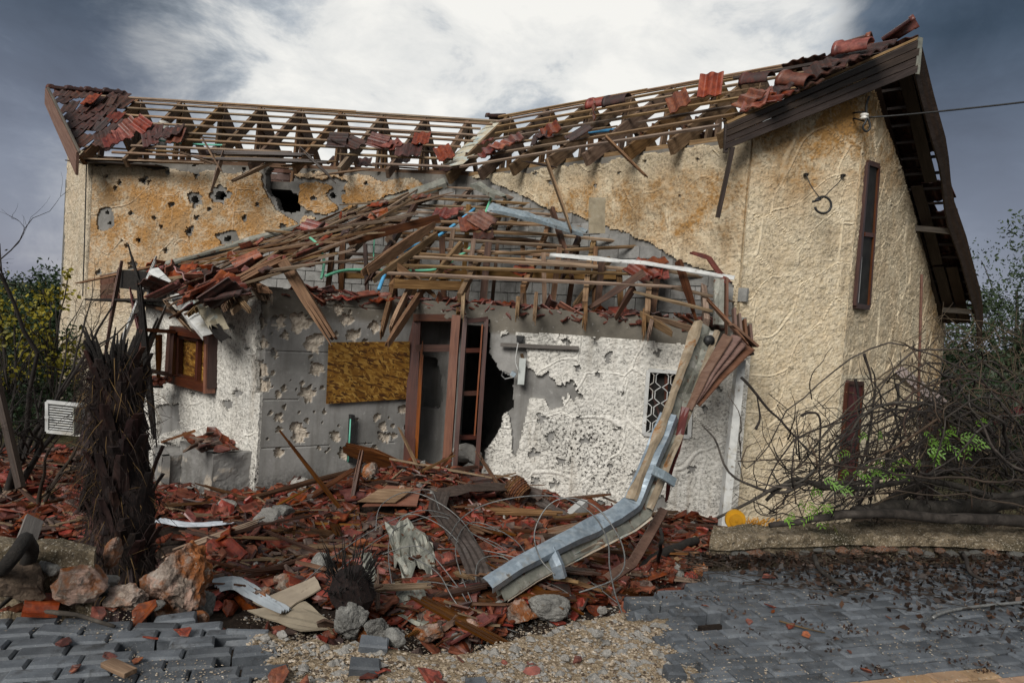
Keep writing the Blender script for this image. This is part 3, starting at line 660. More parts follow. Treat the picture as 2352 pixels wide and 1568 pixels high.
wallgrid('render_coat', B0, B1, ZB, ZT, M_STUC_W, .018, keepB0, rend_disp(500, 1.7, .9), {**wW, 'dirt': soot}, off=.04, th=.05)
SP = [(615, 690, 14), (640, 740, 16), (690, 740, 22), (655, 770, 9), (740, 690, 14), (770, 680, 16), (720, 790, 20), (795, 735, 14), (812, 770, 15), (860, 750, 12), (778, 710, 12), (600, 745, 12), (605, 790, 15), (600, 850, 15), (610, 885, 16), (632, 815, 9), (726, 850, 16), (710, 905, 17), (652, 892, 8), (640, 905, 8), (695, 880, 6), (640, 960, 10), (640, 985, 7), (680, 980, 12), (690, 1000, 16), (705, 965, 6), (880, 980, 10), (865, 960, 8), (885, 1005, 13), (770, 1000, 12), (640, 1040, 12), (790, 1040, 14), (905, 770, 9), (840, 785, 8), (905, 1000, 8), (735, 775, 10), (590, 720, 9), (925, 940, 9), (655, 935, 5), (745, 945, 6), (860, 1030, 10)]
SP += [(random.uniform(600, 935), random.uniform(690, 1060), random.choice([2, 3, 3, 4, 5])) for _ in range(70)]
def spd(U, Z, px_, py_):
    m_ = circ(px_+3*(fbm(U*22, Z*22, 41)-.5), py_+5*(fbm(U*22, Z*22, 43)-.5), SP, 1.0, .38, 11).astype(float)
    return -m_*(.022+.05*fbm(U*16, Z*16, 4))+(1-m_)*.006*(fbm(U*4, Z*4, 2)-.5)-.012*((np.abs((Z*1.0) % .62-.3) < .008)*(fbm(U*3, Z*3, 9) > .5))
def spm(U, Z, px_, py_): return circ(px_+3*(fbm(U*22, Z*22, 41)-.5), py_+5*(fbm(U*22, Z*22, 43)-.5), SP, 1.0, .38, 11)*1.0
wetc = lambda U, Z, x, y: np.clip(sst(1.28, 1.42, Z+.2*(fbm(U*3, Z*1, 3)-.5)), 0, 1)
grime = lambda U, Z, x, y: np.clip(.12+.7*sst(1060, 1120, y+40*(fbm(U*3, Z*3, 3)-.5)), 0, 1)
wallgrid('concrete_wall', B0, B1, ZB, ZT, M_CONC, .022, lambda U, Z, x, y: ~inpoly(x, y, [(403, 757), (488, 774), (484, 890), (396, 868)]), spd, {'ridge': spm, 'ochre': wetc, 'dirt': grime}, th=.2, back=True)
wallgrid('concrete_wall', B1, B2, ZB, ZT, M_CONC, .016, lambda U, Z, x, y: Z < ZT-.06+.10*(fbm(U*2.5, U*0, 3)), spd, {'ridge': spm, 'ochre': wetc, 'dirt': grime}, th=.2, back=True)
HOLE = [(930, 728), (1126, 732), (1125, 809), (1148, 850), (1179, 867), (1179, 940), (1157, 952), (1151, 984), (1131, 1014), (1116, 1034), (1102, 1120), (1102, 1300), (930, 1300)]
GRW = [(1490, 850), (1590, 857), (1583, 1001), (1478, 995)]
def keepC(U, Z, px_, py_): return ~(npoly(px_, py_, HOLE, 3, .09) | inpoly(px_, py_, GRW)) & (Z < ZT-.04+.05*fbm(U*2, U*0, 6))
FULL = [(1100, 700), (1183, 733), (1185, 774), (1213, 806), (1211, 841), (1236, 862), (1251, 862), (1257, 850), (1289, 897), (1295, 935), (1263, 941), (1248, 915), (1216, 912), (1207, 956), (1198, 1000), (1186, 1050), (1178, 1040), (1172, 960), (1140, 900), (1100, 850)]
HB = [(1312, 888, 9), (1310, 900, 6), (1246, 960, 10), (1262, 1003, 9), (1325, 845, 6), (1510, 812, 7), (1368, 780, 6), (1300, 785, 6), (1550, 1010, 6), (1375, 862, 6), (1430, 905, 5), (1650, 893, 6), (1205, 925, 7), (1370, 1165, 12), (1290, 1060, 7), (1615, 780, 5), (1440, 760, 5), (1500, 1160, 15), (1520, 1150, 12), (1228, 1105, 8), (1330, 960, 5), (1400, 1070, 5)]
def keepCp(U, Z, px_, py_):
    k_ = ~npoly(px_, py_, FULL, 4, .08, 5) & ~npoly(px_, py_, HOLE, 3, .09)
    k_ |= npoly(px_, py_, [(1130, 735), (1170, 738), (1172, 760), (1150, 770), (1148, 760), (1132, 756)], 3)
    k_ &= ~inpoly(px_, py_, GRW) & ~circ(px_, py_, HB+[(1300, 893, 16), (1322, 905, 10), (1225, 1040, 9), (1275, 1110, 8), (1345, 1010, 8), (1420, 985, 7), (1460, 1090, 9), (1395, 820, 8), (1590, 1080, 8), (1620, 940, 7)], 1.15, .7)
    return k_ & (Z < 1.38+.02*(fbm(U*4, U*0, 6)-.5))
sootC = lambda U, Z, x, y: np.clip(.22+1.1*np.exp(-((x-1375)/60)**2-((y-1050)/80)**2)+.8*np.exp(-((x-1290)/60)**2-((y-1010)/60)**2)+.9*sst(1120, 960, y)*sst(1190, 1130, x)+.5*np.exp(-((x-1270)/40)**2-((y-780)/40)**2)+.5*sst(1130, 1200, y), 0, 1)
wC = {'ridge': lambda U, Z, x, y: ridges(U, Z, 600, 1.7)[0], 'ochre': lambda U, Z, x, y: .2+.5*sst(1400, 1650, x)*sst(1100, 800, y), 'dirt': sootC}
wallgrid('render_coat', B2, B3, ZB, 1.44, M_STUC_W, .018, keepCp, rend_disp(600, 1.7, .95), wC, off=.045, th=.055)
wallgrid('concrete_wall', B2, B3, ZB, ZT, M_CONC, .02, keepC, lambda U, Z, x, y: (fbm(U*8, Z*8, 3)-.5)*.016, {'ridge': one(0), 'ochre': lambda U, Z, x, y: sst(1.30, 1.36, Z), 'dirt': one(.1)}, th=.2, back=True)
wallgrid('concrete_wall', B0b, B0, ZB, ZT, M_CONC, .05, None, None, {'ridge': one(0), 'ochre': one(.1), 'dirt': one(.3)}, th=.2, back=True)
# slab over the bay room carries the roof rubble
def inset(p, c, d):
    v = np.array(c)-np.array(p); return np.array(p)+v/np.linalg.norm(v)*d
cen = np.array([-1.2, 11.2]); ply = [inset(p, cen, .12) for p in (B0b, B0, B1, B2, B3)]+[I2-np.array([0, .15])]
mb = MB(); n_ = len(ply)
mb.add([(*p, z_) for z_ in (1.42, 1.58) for p in ply], [tuple(range(n_-1, -1, -1)), tuple(range(n_, 2*n_))]+[(i, (i+1) % n_, n_+(i+1) % n_, n_+i) for i in range(n_)])
mb.build('bay_slab', M_MORTAR, HOUSE)
# room floor and a broken partition seen through the door
mb = MB(); mb.add([(*p, -.86) for p in ply], [tuple(range(n_))]); mb.build('room_floor', M_MORTAR, HOUSE)
Pa, Pb = V2(py(938, 900, 10.5)), V2(py(1058, 900, 10.25))
BRK = [(1000, 800), (1020, 850), (1024, 905), (1018, 950), (960, 945), (957, 830), (980, 822)]
wallgrid('partition_wall', Pa, Pb, -.9, 1.45, M_CONC, .025, lambda U, Z, x, y: ~npoly(x, y, [(972, 815), (1003, 822), (1012, 850), (1018, 905), (1012, 935), (966, 935), (960, 880), (962, 822)], 4, .08), None, {'ridge': one(0), 'ochre': one(.1), 'dirt': one(.12)}, th=.15, back=True)
mb = MB(); a_, b_ = V2(py(940, 900, 10.85)), V2(py(1050, 900, 10.6)); mb.sheet([[(*a_, -.9), (*a_, 1.45)], [(*b_, -.9), (*b_, 1.45)]], .1); mb.build('partition_wall', M_CONC, HOUSE)

# grey blocks of the old wing walls laid bare inside the bay roof
def blocks(A, t, n, u0, u1, z0, z1, cond):
    bm_ = MB(); bm_.box((0, 0, 0), (.385, .05, .185)); base = bm_.mesh('block', M_BLOCK); cnt = 0
    zz_ = z0; r = 0
    while zz_ < z1:
        u = u0+(.2 if r % 2 else 0)
        while u < u1:
            P = A+t*u+n*.004; x, y = proj([*P, zz_+.1])
            if cond(x, y):
                Mx = Matrix(((t[0], -n[0], 0, P[0]+n[0]*random.uniform(-.004, .006)), (t[1], -n[1], 0, P[1]+n[1]*random.uniform(-.004, .006)), (0, 0, 1, zz_+.1), (0, 0, 0, 1)))
                put('block', base, Mx, HOUSE); cnt += 1
            u += .4
        zz_ += .2; r += 1
    return cnt
LR = np.linalg.norm(R1-I2); LL = np.linalg.norm(I2-L1)
c1 = blocks(I2, tR, nR, .2, LR, 1.6, 4.0, lambda x, y: y > np.interp(x, *zip(*ABUT_R))+12 and x < 1690)
c2 = blocks(L1, tL, nL, LL-4.6, LL-.1, 1.6, 4.0, lambda x, y: y > np.interp(x, *zip(*ABUT_L))+14)

# stepped planter block of the bay's foot
PL = [pz(352, 1062, -1.05), pz(418, 1085, -1.08), pz(490, 1150, -1.1), pz(592, 1118, -1.0)]
def planter(poly, z0, z1, nm):
    mb = MB(); n_ = len(poly); vs = []
    for z_, e in ((z0, .02), (z0+(z1-z0)*.5, .01), (z1-.04, 0), (z1, .04)):
        c_ = np.mean([p[:2] for p in poly], 0)
        for p in poly: q = inset(p[:2], c_, e); vs.append((*q, z_))
    fs = [(l*n_+i, l*n_+(i+1) % n_, (l+1)*n_+(i+1) % n_, (l+1)*n_+i) for l in range(3) for i in range(n_)]+[tuple(3*n_+i for i in range(n_))]
    mb.add(vs, fs); return mb
pa = [pz(418, 1012, -.42)[:2], pz(492, 1040, -.44)[:2], pz(598, 1040, -.44)[:2]]
top = [pz(415, 1012, -.38), pz(490, 1042, -.38), pz(592, 1036, -.38)]
blk = [top[0][:2], top[1][:2], top[2][:2], (top[2][:2]+np.array([-.2, .5])), (top[0][:2]+np.array([.3, .7]))]
def grid_face(a, b, z0, z1, nm, **k_):
    wallgrid(nm, a, b, z0, z1, M_CONC, .025, None, lambda U, Z, x, y: (fbm(U*5, Z*5, 7)-.5)*.05+(fbm(U*20, Z*20, 3)-.5)*.02, {'ridge': lambda U, Z, x, y: sst(.62, .7, fbm(U*5, Z*5, 33))*.8, 'ochre': one(.0), 'dirt': lambda U, Z, x, y: np.clip(.15+.8*sst(1090, 1140, y), 0, 1)}, th=.1, parent=PLT, back=True)
PLT = empty('concrete_planter', (*blk[1], -1.1), 'chipped grey concrete planter step with red tile bits on its ledge', 'planter')
grid_face(blk[0], blk[1], -1.35, -.38, 'side_face'); grid_face(blk[1], blk[2], -1.35, -.38, 'front_face')
mb = MB(); mb.add([(*p, -.40) for p in blk], [tuple(range(5))]); mb.build('ledge', M_CONC, PLT)
low = [pz(352, 1022, -.55)[:2], pz(372, 1048, -.55)[:2], top[0][:2]+np.array([.15, .1]), top[0][:2]+np.array([.2, .7])]
grid_face(low[0], low[1], -1.3, -.55, 'lower_face'); grid_face(low[1], low[2], -1.3, -.55, 'lower_face')
mb = MB(); mb.add([(*p, -.565) for p in low], [(0, 1, 2, 3)]); mb.build('lower_ledge', M_CONC, PLT)
# ---------------------------------------------------------------- tile shapes (shared meshes)
def wavez(y): return .017*math.cos(y/.30*2*math.pi*2)+.008*math.cos(y/.30*2*math.pi)
def tile_mesh(mat, L=.42, Wd=.33):
    m = MB(); ysn = 15; rows = []
    for i, x in enumerate((-L/2, L*.05, L/2)):
        rows.append([(x, -Wd/2+Wd*j/(ysn-1), wavez(-Wd/2+Wd*j/(ysn-1))+(.008 if i == 2 else 0)) for j in range(ysn)])
    m.sheet(rows, .017); return m.mesh('tile', mat, False)
def ridge_mesh(mat, L=.44, r=.125):
    m = MB(); rows = []
    for x, q in ((-L/2, 1.18), (-L/2+.06, 1.18), (-L/2+.062, 1.0), (L/2, .9)):
        rows.append([(x, math.sin(a)*r*q, math.cos(a)*r*q*.85) for a in np.linspace(-1.55, 1.55, 11)])
    m.sheet(rows, .016); return m.mesh('ridge_tile', mat, True)
def shard_mesh(mat, r0, seed, flat=False):
    rd = random.Random(seed); n = rd.randint(5, 7); m = MB()
    an = sorted(rd.uniform(0, 2*math.pi) for _ in range(n)); an = [2*math.pi*i/n+rd.uniform(-.35, .35) for i in range(n)]
    el = rd.uniform(1.0, 2.1); ph = rd.uniform(-.15, .15)
    pts = [(math.cos(a)*r0*rd.uniform(.65, 1.15)*el, math.sin(a)*r0*rd.uniform(.65, 1.15)) for a in an]
    z = lambda x, y: 0 if flat else wavez(y+ph)*1.1
    vs = [(0, 0, z(0, 0)+.008)]+[(x*.55, y*.55, z(x*.55, y*.55)+.008) for x, y in pts]+[(x, y, z(x, y)+.008) for x, y in pts]+[(x+rd.uniform(-.006, .006), y+rd.uniform(-.006, .006), z(x, y)-.009) for x, y in pts]
    fs = []
    for i in range(n):
        j = (i+1) % n; fs += [(0, 1+i, 1+j), (1+i, 1+n+i, 1+n+j, 1+j), (1+n+i, 1+2*n+i, 1+2*n+j, 1+n+j)]
    fs.append(tuple(1+2*n+i for i in range(n-1, -1, -1))); m.add(vs, fs); return m.mesh('tile_shard', mat)
TILE, TILED = tile_mesh(M_TILE), tile_mesh(M_TILED)
TSHORT = tile_mesh(M_TILE, .26, .30); RIDGE, RIDGED = ridge_mesh(M_TILE), ridge_mesh(M_TILED)
SHARDS = [shard_mesh([M_SHARD, M_TILE, M_DUSTY, M_SHARD, M_TILED, M_SHARDO, M_SHARD, M_TILE, M_DUSTY, M_SHARD, M_TILED, M_TILE, M_SHARDO, M_SHARD, M_DUSTY, M_SHARD][i], r, i) for i, r in enumerate([.05, .06, .07, .08, .09, .10, .11, .12, .07, .08, .09, .06, .05, .10, .08, .07])]

class Plane:
    def __init__(s, P, Q, T):                             # P->Q along the eave, T somewhere up slope
        s.P = np.array(P, float); a = np.array(Q, float)-s.P; s.a = a/np.linalg.norm(a)
        n = np.cross(s.a, np.array(T, float)-s.P); s.n = n/np.linalg.norm(n)
        if s.n[2] < 0: s.n = -s.n
        s.d = np.cross(s.a, s.n); s.d = s.d/np.linalg.norm(s.d)
        if s.d[2] > 0: s.d = -s.d                          # down the slope
    def at(s, x, y, off=0.0): return pp(x, y, s.P+s.n*off, s.n)
PLN_L, PLN_R = Plane(EL0, EL1, RL0), Plane(ER0, ER1, RR0)
def pose(P, pl, rot=0.0, tilt=(0, 0), off=0.0):
    d, a, n = Vector(pl.d), Vector(pl.a), Vector(pl.n)
    y = n.cross(d)
    M = Matrix((d, y, n)).transposed().to_4x4()
    return Matrix.Translation(Vector(np.asarray(P)+pl.n*off)) @ M @ Matrix.Rotation(rot, 4, 'Z') @ Matrix.Rotation(tilt[0], 4, 'X') @ Matrix.Rotation(tilt[1], 4, 'Y')

def truss(roof, foot, top, deep, wid=.055, drop=0.0, over=0.0, posts=2, back=True):
    foot, top = np.array(foot), np.array(top); v = (top-foot)/np.linalg.norm(top-foot)
    beam('rafter', foot-v*over+np.array([0, 0, -deep/2-.02]), top+np.array([0, 0, -deep/2-.01]), wid, deep, M_WOOD, roof)
    h = top-foot; hb = np.array([h[0], h[1], 0]); bk = top+np.array([h[0], h[1], -h[2]])
    if back: beam('rafter', top+hb*.02+np.array([0, 0, -deep/2-.02]), bk+np.array([0, 0, -deep/2]), wid, deep, M_WOOD, roof)
    for q in range(posts):
        f = .10+.26*q; b = foot+hb*(1+(-.12, .10, .3)[q]); b[2] = 4.04
        p1 = top+hb*(-.02+.05*q); p1[2] -= .18+.05*q; beam('strut', b, p1, .05, .14, M_WOOD, roof)
    # gusset board nailed under the ridge
    m = MB(); sd_ = np.cross(hb/np.linalg.norm(hb), [0, 0, 1])*.045; g = [top+np.array([0, 0, -.04]), top+hb*.30+np.array([0, 0, -.04-h[2]*.30]), top+hb*.16+np.array([0, 0, -.04-h[2]*.42]), top-hb*.05+np.array([0, 0, -.04-h[2]*.30])]
    m.add([tuple(p+sd_) for p in g]+[tuple(p+sd_*1.5) for p in g], [(0, 1, 2, 3), (7, 6, 5, 4), (0, 4, 5, 1), (1, 5, 6, 2), (2, 6, 7, 3), (3, 7, 4, 0)])
    m.build('gusset', M_WOOD, roof)
def lerp(a, b, t): return np.array(a)+(np.array(b)-np.array(a))*t
def s_at(a, b, x):                                        # parameter on line a-b whose picture column is x
    lo, hi = -.3, 1.3
    for _ in range(40):
        mid = (lo+hi)/2
        if proj(lerp(a, b, mid))[0] < x: lo = mid
        else: hi = mid
    return (lo+hi)/2

# ---------------------------------------------------------------- left wing roof
RFL = empty('roof', (*((V2(EL0)+V2(RL1))/2), 4.3), parent=HOUSE)
hL = (V2(RL0)+V2(RL1))/2-(V2(EL0)+V2(EL1))/2
for i, x in enumerate([248, 320, 418, 512, 602, 692, 786, 880, 978, 1076]):
    s_ = s_at(RL0, RL1, x); tp = lerp(RL0, RL1, s_); dv = (EL1-EL0)/np.linalg.norm(EL1-EL0); ft = EL0+dv*np.dot(tp-EL0, dv)
    truss(RFL, ft, tp, .19, .07, over=(.10 if i not in (0, 3, 4, 9) else -.6), posts=3 if 0 < i < 9 else 1)
def spanL(s0, s1, t, br=(0, 0), sz=(.05, .032), sagz=0.0, mat=M_BATTEN):
    a = lerp(lerp(EL0, EL1, s0), lerp(RL0, RL1, s0), t)+PLN_L.n*.03; b = lerp(lerp(EL0, EL1, s1), lerp(RL0, RL1, s1), t)+PLN_L.n*.03
    n_ = max(1, round(abs(s1-s0)*3)); 
    for i in range(n_):
        p, q = lerp(a, b, i/n_), lerp(a, b, (i+1)/n_); p[2] += sagz*random.uniform(-1, 1); q[2] += sagz*random.uniform(-1, 1)
        beam('batten', p, q, sz[0], sz[1], mat, RFL, up=PLN_L.n, broken=(br[0] if i == 0 else 0, br[1] if i == n_-1 else 0))
for t, sp in ((.0, [(.10, .62), (.80, 1.0)]), (.13, [(.16, .55), (.72, .98)]), (.26, [(.28, .97)]), (.38, [(.12, .25), (.31, .98)]), (.51, [(.14, .36), (.38, 1.0)]), (.64, [(.10, .40), (.41, 1.0)]), (.77, [(.10, .57), (.60, 1.0)]), (.885, [(.08, 1.02)]), (.975, [(.06, 1.03)])):
    for a, b in sp: spanL(a, b, t, (1 if a > .2 else 0, 1 if b < .9 else 0), sagz=.012)
bkL = np.array([hL[0], hL[1], 0])
for t in (.03, .2, .4, .6, .8):                            # battens on the far slope
    for a, b in ((.05, .5), (.5, 1.02)):
        p, q = [lerp(RL0, RL1, s_)+bkL*t+np.array([0, 0, -1.6*t+.03]) for s_ in (a, b)]
        beam('batten', p, q, .05, .035, M_BATTEN, RFL)
beam('wall_plate', [*(L1-nL*.10), 4.30], [*(I2-nL*.10), 4.30], .12, .08, M_WOOD, RFL)
# verge board at the left end
vb = [pz(112, 205, 6.0), pz(180, 345, 4.42)]
def board(name, p, q, hgt, th, mat, parent, planks=1, hgt2=None, jig=0.0):
    p, q = np.array(p), np.array(q); hgt2 = hgt2 or hgt; hd = np.array([q[0]-p[0], q[1]-p[1], 0]); hd /= np.linalg.norm(hd); sd_ = np.array([hd[1], -hd[0], 0]); objs = []
    for i in range(planks):
        m = MB(); vs = []; N_ = 6
        for j in range(N_+1):
            t = j/N_; c_ = p+(q-p)*t; hh = hgt+(hgt2-hgt)*t
            z0, z1 = -hh*i/planks, -hh*(i+1)/planks+.004
            w = sd_*(jig*math.sin(j*2.1+i)+.008*(i % 2)); 
            for z_, o_ in ((z0, 0), (z0-.012, .018), (z1+.006, .014), (z1, 0)): vs.append(c_+w+sd_*(o_+th*.5)+np.array([0, 0, z_]))
            for z_ in (z1, z0): vs.append(c_+w-sd_*th*.5+np.array([0, 0, z_]))
        for j in range(N_):
            for q_ in range(6): m.add([], []); 
        fs = [(j*6+q_, j*6+(q_+1) % 6, j*6+6+(q_+1) % 6, j*6+6+q_) for j in range(N_) for q_ in range(6)]+[(5, 4, 3, 2, 1, 0), tuple(N_*6+q_ for q_ in range(6))]
        M, L = frame(p, q); m.add([M.inverted() @ Vector(v) for v in vs], fs)
        objs.append(put(name, m.mesh(name, mat), M, parent))
    return objs
vb = [py(108, 203, 14.6), py(180, 350, 13.75)]; board('verge_board', vb[0], vb[1], .34, .04, M_CLAD, RFL, 1, .46)
board('verge_board', vb[0]+np.array([.05, -.03, .02]), vb[1]+np.array([.05, -.03, .02]), .05, .03, M_GREYWOOD, RFL, 1)
beam('soffit_board', PLN_L.at(185, 352)+np.array([0, 0, -.12]), PLN_L.at(462, 362)+np.array([0, .06, -.10]), .16, .025, M_BATTEN, RFL, broken=(0, 1))
m = MB(); m.sheet([[(*(L1+nL*.42-np.array([.3, 0])), 4.12), (*(L1-nL*.1-np.array([.3, 0])), 4.16)], [(*(L1+tL*1.7+nL*.42), 4.12), (*(L1+tL*1.7-nL*.1), 4.16)]], .02); m.build('soffit_board', M_FASCIA, RFL)
# far slope tiles at the corner and scattered pieces, near slope rows still lying
for r in range(7):
    tt = .04+r*.145
    for c_ in range((5, 5, 4, 4, 4, 3, 3)[r]):
        s_ = .030+c_*.034+random.uniform(-.006, .006)
        if random.random() < .22 and c_ > 0: continue
        P = lerp(lerp(EL0, EL1, s_), lerp(RL0, RL1, s_+.004), 1-tt*.95)
        M = pose(P, PLN_L, random.gauss(0, .13)+.03, (random.gauss(0, .13), -.06+random.gauss(0, .09)), .085)
        put('tile', TILED if random.random() < .9 else TILE, M, RFL)
for c_ in range(4):                                       # ridge tiles left at the end
    P = lerp(RL0, RL1, .025+c_*.043); put('ridge_tile', RIDGED, frame(P+np.array([0, 0, .04]), P+np.array([1, 0, .0]))[0], RFL)
for i in range(46):
    s_ = random.uniform(.02, 1.0); t = random.uniform(.1, .9) if s_ < .2 else random.uniform(.45, .95)
    P = lerp(RL0, RL1, s_)+bkL*t+np.array([0, 0, -1.6*t+.06]); put('tile', TILED, Matrix.Translation(Vector(P)) @ Matrix.Rotation(random.gauss(1.57, .1), 4, 'Z') @ Matrix.Rotation(R(-38), 4, 'Y') @ Matrix.Rotation(random.gauss(0, .1), 4, 'X'), RFL)

def loose(lst, pl, label, group, cat='roof tile', name='roof_tile'):
    plain = sorted([t for t in lst if len(t) < 7], key=lambda t: t[0])
    for i, it in enumerate(lst):
        x, y, rot, kind = it[:4]; off = it[4] if len(it) > 4 else .09; til = it[5] if len(it) > 5 else (random.gauss(0, .12), random.gauss(0, .12))
        P_ = pl.at(x, y, off)
        if P_[2] > 5.93+off: P_ = pz(x, y, 5.98) if abs(pz(x, y, 5.98)[1]-12) < 4.5 else P_
        P_ = np.array(P_); lim = RR1 if pl is PLN_R else None
        if lim is not None and (P_[1] > RR0[1] or P_[2] > 6.3): P_ = lerp(RR0, RR1, min(.97, s_at(RR0, RR1, x)))+np.array([0, 0, .08])
        me = {'t': TILE, 'd': TILED, 's': TSHORT, 'r': RIDGE, 'k': RIDGED}[kind]; own = it[6] if len(it) > 6 else {'t': 'red', 'd': 'lichened', 's': 'short red', 'r': 'curved red', 'k': 'curved lichened'}[kind]+' '+label+', '+ORD[plain.index(it)]+' from the left'
        o = put(name if kind not in 'rk' else 'ridge_tile', me, pose(P_, pl, rot, til), None, label=own or label, cat=cat, group=group)
loose([(210, 228, .1, 't', .12, (.1, -.1), 'bright red roof tile lying askew on the darkened tile rows at the left verge'), (300, 290, .9, 't', .14, (.2, .3)), (282, 308, .8, 't', .1), (325, 286, 1.0, 't', .18, (.3, .2), 'clean red tile propped on the battens right of the left verge rows'), (355, 302, .3, 'd'), (378, 306, .2, 'd'), (402, 300, .25, 'd'), (255, 322, .7, 't', .12), (235, 318, .6, 'd', .1), (345, 318, .5, 'd', .08), (405, 312, .1, 't', .06),
       (790, 326, 1.3, 'd', .1), (812, 328, 1.1, 'd', .12), (775, 322, 1.5, 'd', .16), (868, 324, 1.3, 't', .12), (885, 330, 1.0, 't', .1), (928, 346, .15, 'd', .1), (950, 344, .1, 'd', .12), (968, 318, .1, 't', .16, (.0, -.1), 'single red tile resting high on the left roof battens near the valley'), (1020, 351, .5, 't', .1), (905, 332, .7, 's', .1)],
      PLN_L, 'tile loose on the left wing battens', 'loose tiles on the left wing roof')
# splintered dark boards hanging under the eave of the left wing
def hang(name, pts, depth, w, h, mat, label, cat='timber', group=None, broken=(1, 1), roll=0):
    (x0, y0), (x1, y1) = pts; d0, d1 = depth if hasattr(depth, '__len__') else (depth, depth)
    return beam(name, py(x0, y0, d0), py(x1, y1, d1), w, h, mat, None, up=(0, -1, .2), broken=broken, roll=roll, label=label, cat=cat, group=group)
hang('broken_board', [(500, 352), (690, 356)], 13.35, .07, .11, M_FASCIA, 'long dark fascia board snapped loose below the left eave', 'board')
hang('broken_board', [(498, 365), (735, 372)], 13.30, .06, .09, M_FASCIA, 'lower of two dark fascia boards dangling below the left eave', 'board')
hang('broken_board', [(712, 362), (748, 396)], 13.25, .05, .11, M_FASCIA, 'short dark board end tilted down right of the hanging fascia', 'board')
hang('broken_board', [(470, 326), (500, 378)], 13.3, .03, .10, M_WOOD, 'thin brown board hanging steeply beside the dark fascia boards', 'board')
hang('broken_board', [(507, 372), (494, 410)], 13.35, .03, .16, M_BATTEN, 'pale board stub hanging on the ochre wall under the left eave', 'board')
hang('broken_board', [(662, 381), (752, 372)], 13.4, .03, .08, M_BATTEN, 'pale splintered batten jutting right under the left eave', 'board')
hang('broken_board', [(560, 404), (620, 375)], 13.4, .03, .14, M_BATTEN, 'pale split board leaning at the ragged shell breach', 'board')
hang('broken_board', [(752, 400), (835, 390)], 13.3, .03, .06, M_BATTEN, 'thin pale batten lying along the wall right of the breach', 'board')
hang('broken_board', [(420, 352), (480, 372)], 13.5, .03, .07, M_WOOD, 'loose brown batten slanting under the left eave rafters', 'board')
hang('broken_board', [(355, 346), (415, 350)], 13.6, .03, .08, M_BATTEN, 'short pale board wedged between two left rafter feet', 'board')

# ---------------------------------------------------------------- right wing roof
RFR = empty('roof', (*((V2(ER0)+V2(RR1))/2), 4.3), parent=HOUSE)
for i, (xf, xt) in enumerate(zip([1040, 1108, 1176, 1258, 1340, 1432, 1535, 1650], [1170, 1262, 1356, 1446, 1545, 1650, 1745, 1850])):
    tp = lerp(RR0, RR1, s_at(RR0, RR1, xt)); ft = lerp(ER0, ER1, s_at(ER0, ER1, xf))
    perp = np.array([-nR[0], -nR[1]])*1.55; ft2 = np.array([*(V2(tp)-perp*(np.linalg.norm(V2(tp)-V2(ft))/1.9)), 4.3])
    truss(RFR, lerp(ft, ft2, .25), tp, .21, .07, over=.08, posts=2)
    f = lerp(ft, ft2, .25); v = (tp-f)/np.linalg.norm(tp-f)
    for q in (.42, .75): beam('cleat', f+v*q+np.array([-.05, -.04, -.02]), f+v*q+np.array([-.05, -.04, -.26]), .03, .09, M_WOODR, RFR, up=v)
def spanR(s0, s1, t, br=(0, 0), sagz=.01):
    a = lerp(lerp(ER0, ER1, s0), lerp(RR0, RR1, s0), t)+PLN_R.n*.03; b = lerp(lerp(ER0, ER1, s1), lerp(RR0, RR1, s1), t)+PLN_R.n*.03
    n_ = max(1, round((s1-s0)*2.5))
    for i in range(n_):
        p, q = lerp(a, b, i/n_), lerp(a, b, (i+1)/n_); p[2] += sagz*random.uniform(-1, 1); q[2] += sagz*random.uniform(-1, 1)
        beam('batten', p, q, .05, .035, M_BATTEN, RFR, up=PLN_R.n, broken=(br[0] if i == 0 else 0, br[1] if i == n_-1 else 0))
for t, sp in ((.0, [(.02, .99)]), (.15, [(.02, 1.0)]), (.30, [(.1, .52), (.66, 1)]), (.44, [(.06, 1)]), (.58, [(.05, .82)]), (.72, [(.03, .97)]), (.85, [(.01, .9)]), (.96, [(0, .93)])):
    for a, b in sp: spanR(a, b, t, (1 if a > .08 else 0, 1 if b < .95 else 0))
tr = V2(RR1)-V2(RR0); tr /= np.linalg.norm(tr); bkR = np.array([-tr[1], tr[0], 0]); bkR = bkR if bkR[1] > 0 else -bkR
for t in (.05, .35, .7, 1.1, 1.5):
    p, q = [lerp(RR0, RR1, s_)+bkR*t+np.array([0, 0, -.8*t+.03]) for s_ in (.02, .78)]; beam('batten', p, q, .05, .035, M_BATTEN, RFR)
beam('wall_plate', [*(I2-nR*.10), 4.28], [*(R1-nR*.10), 4.28], .12, .08, M_WOOD, RFR)
for i in range(26):
    s_ = random.uniform(.05, .8); t = random.uniform(.5, 1.7)
    P = lerp(RR0, RR1, s_)+bkR*t+np.array([0, 0, -.8*t+.07]); put('tile', TILED, Matrix.Translation(Vector(P)) @ Matrix.Rotation(math.atan2(bkR[1], bkR[0])+random.gauss(0, .1), 4, 'Z') @ Matrix.Rotation(R(38), 4, 'Y'), RFR)
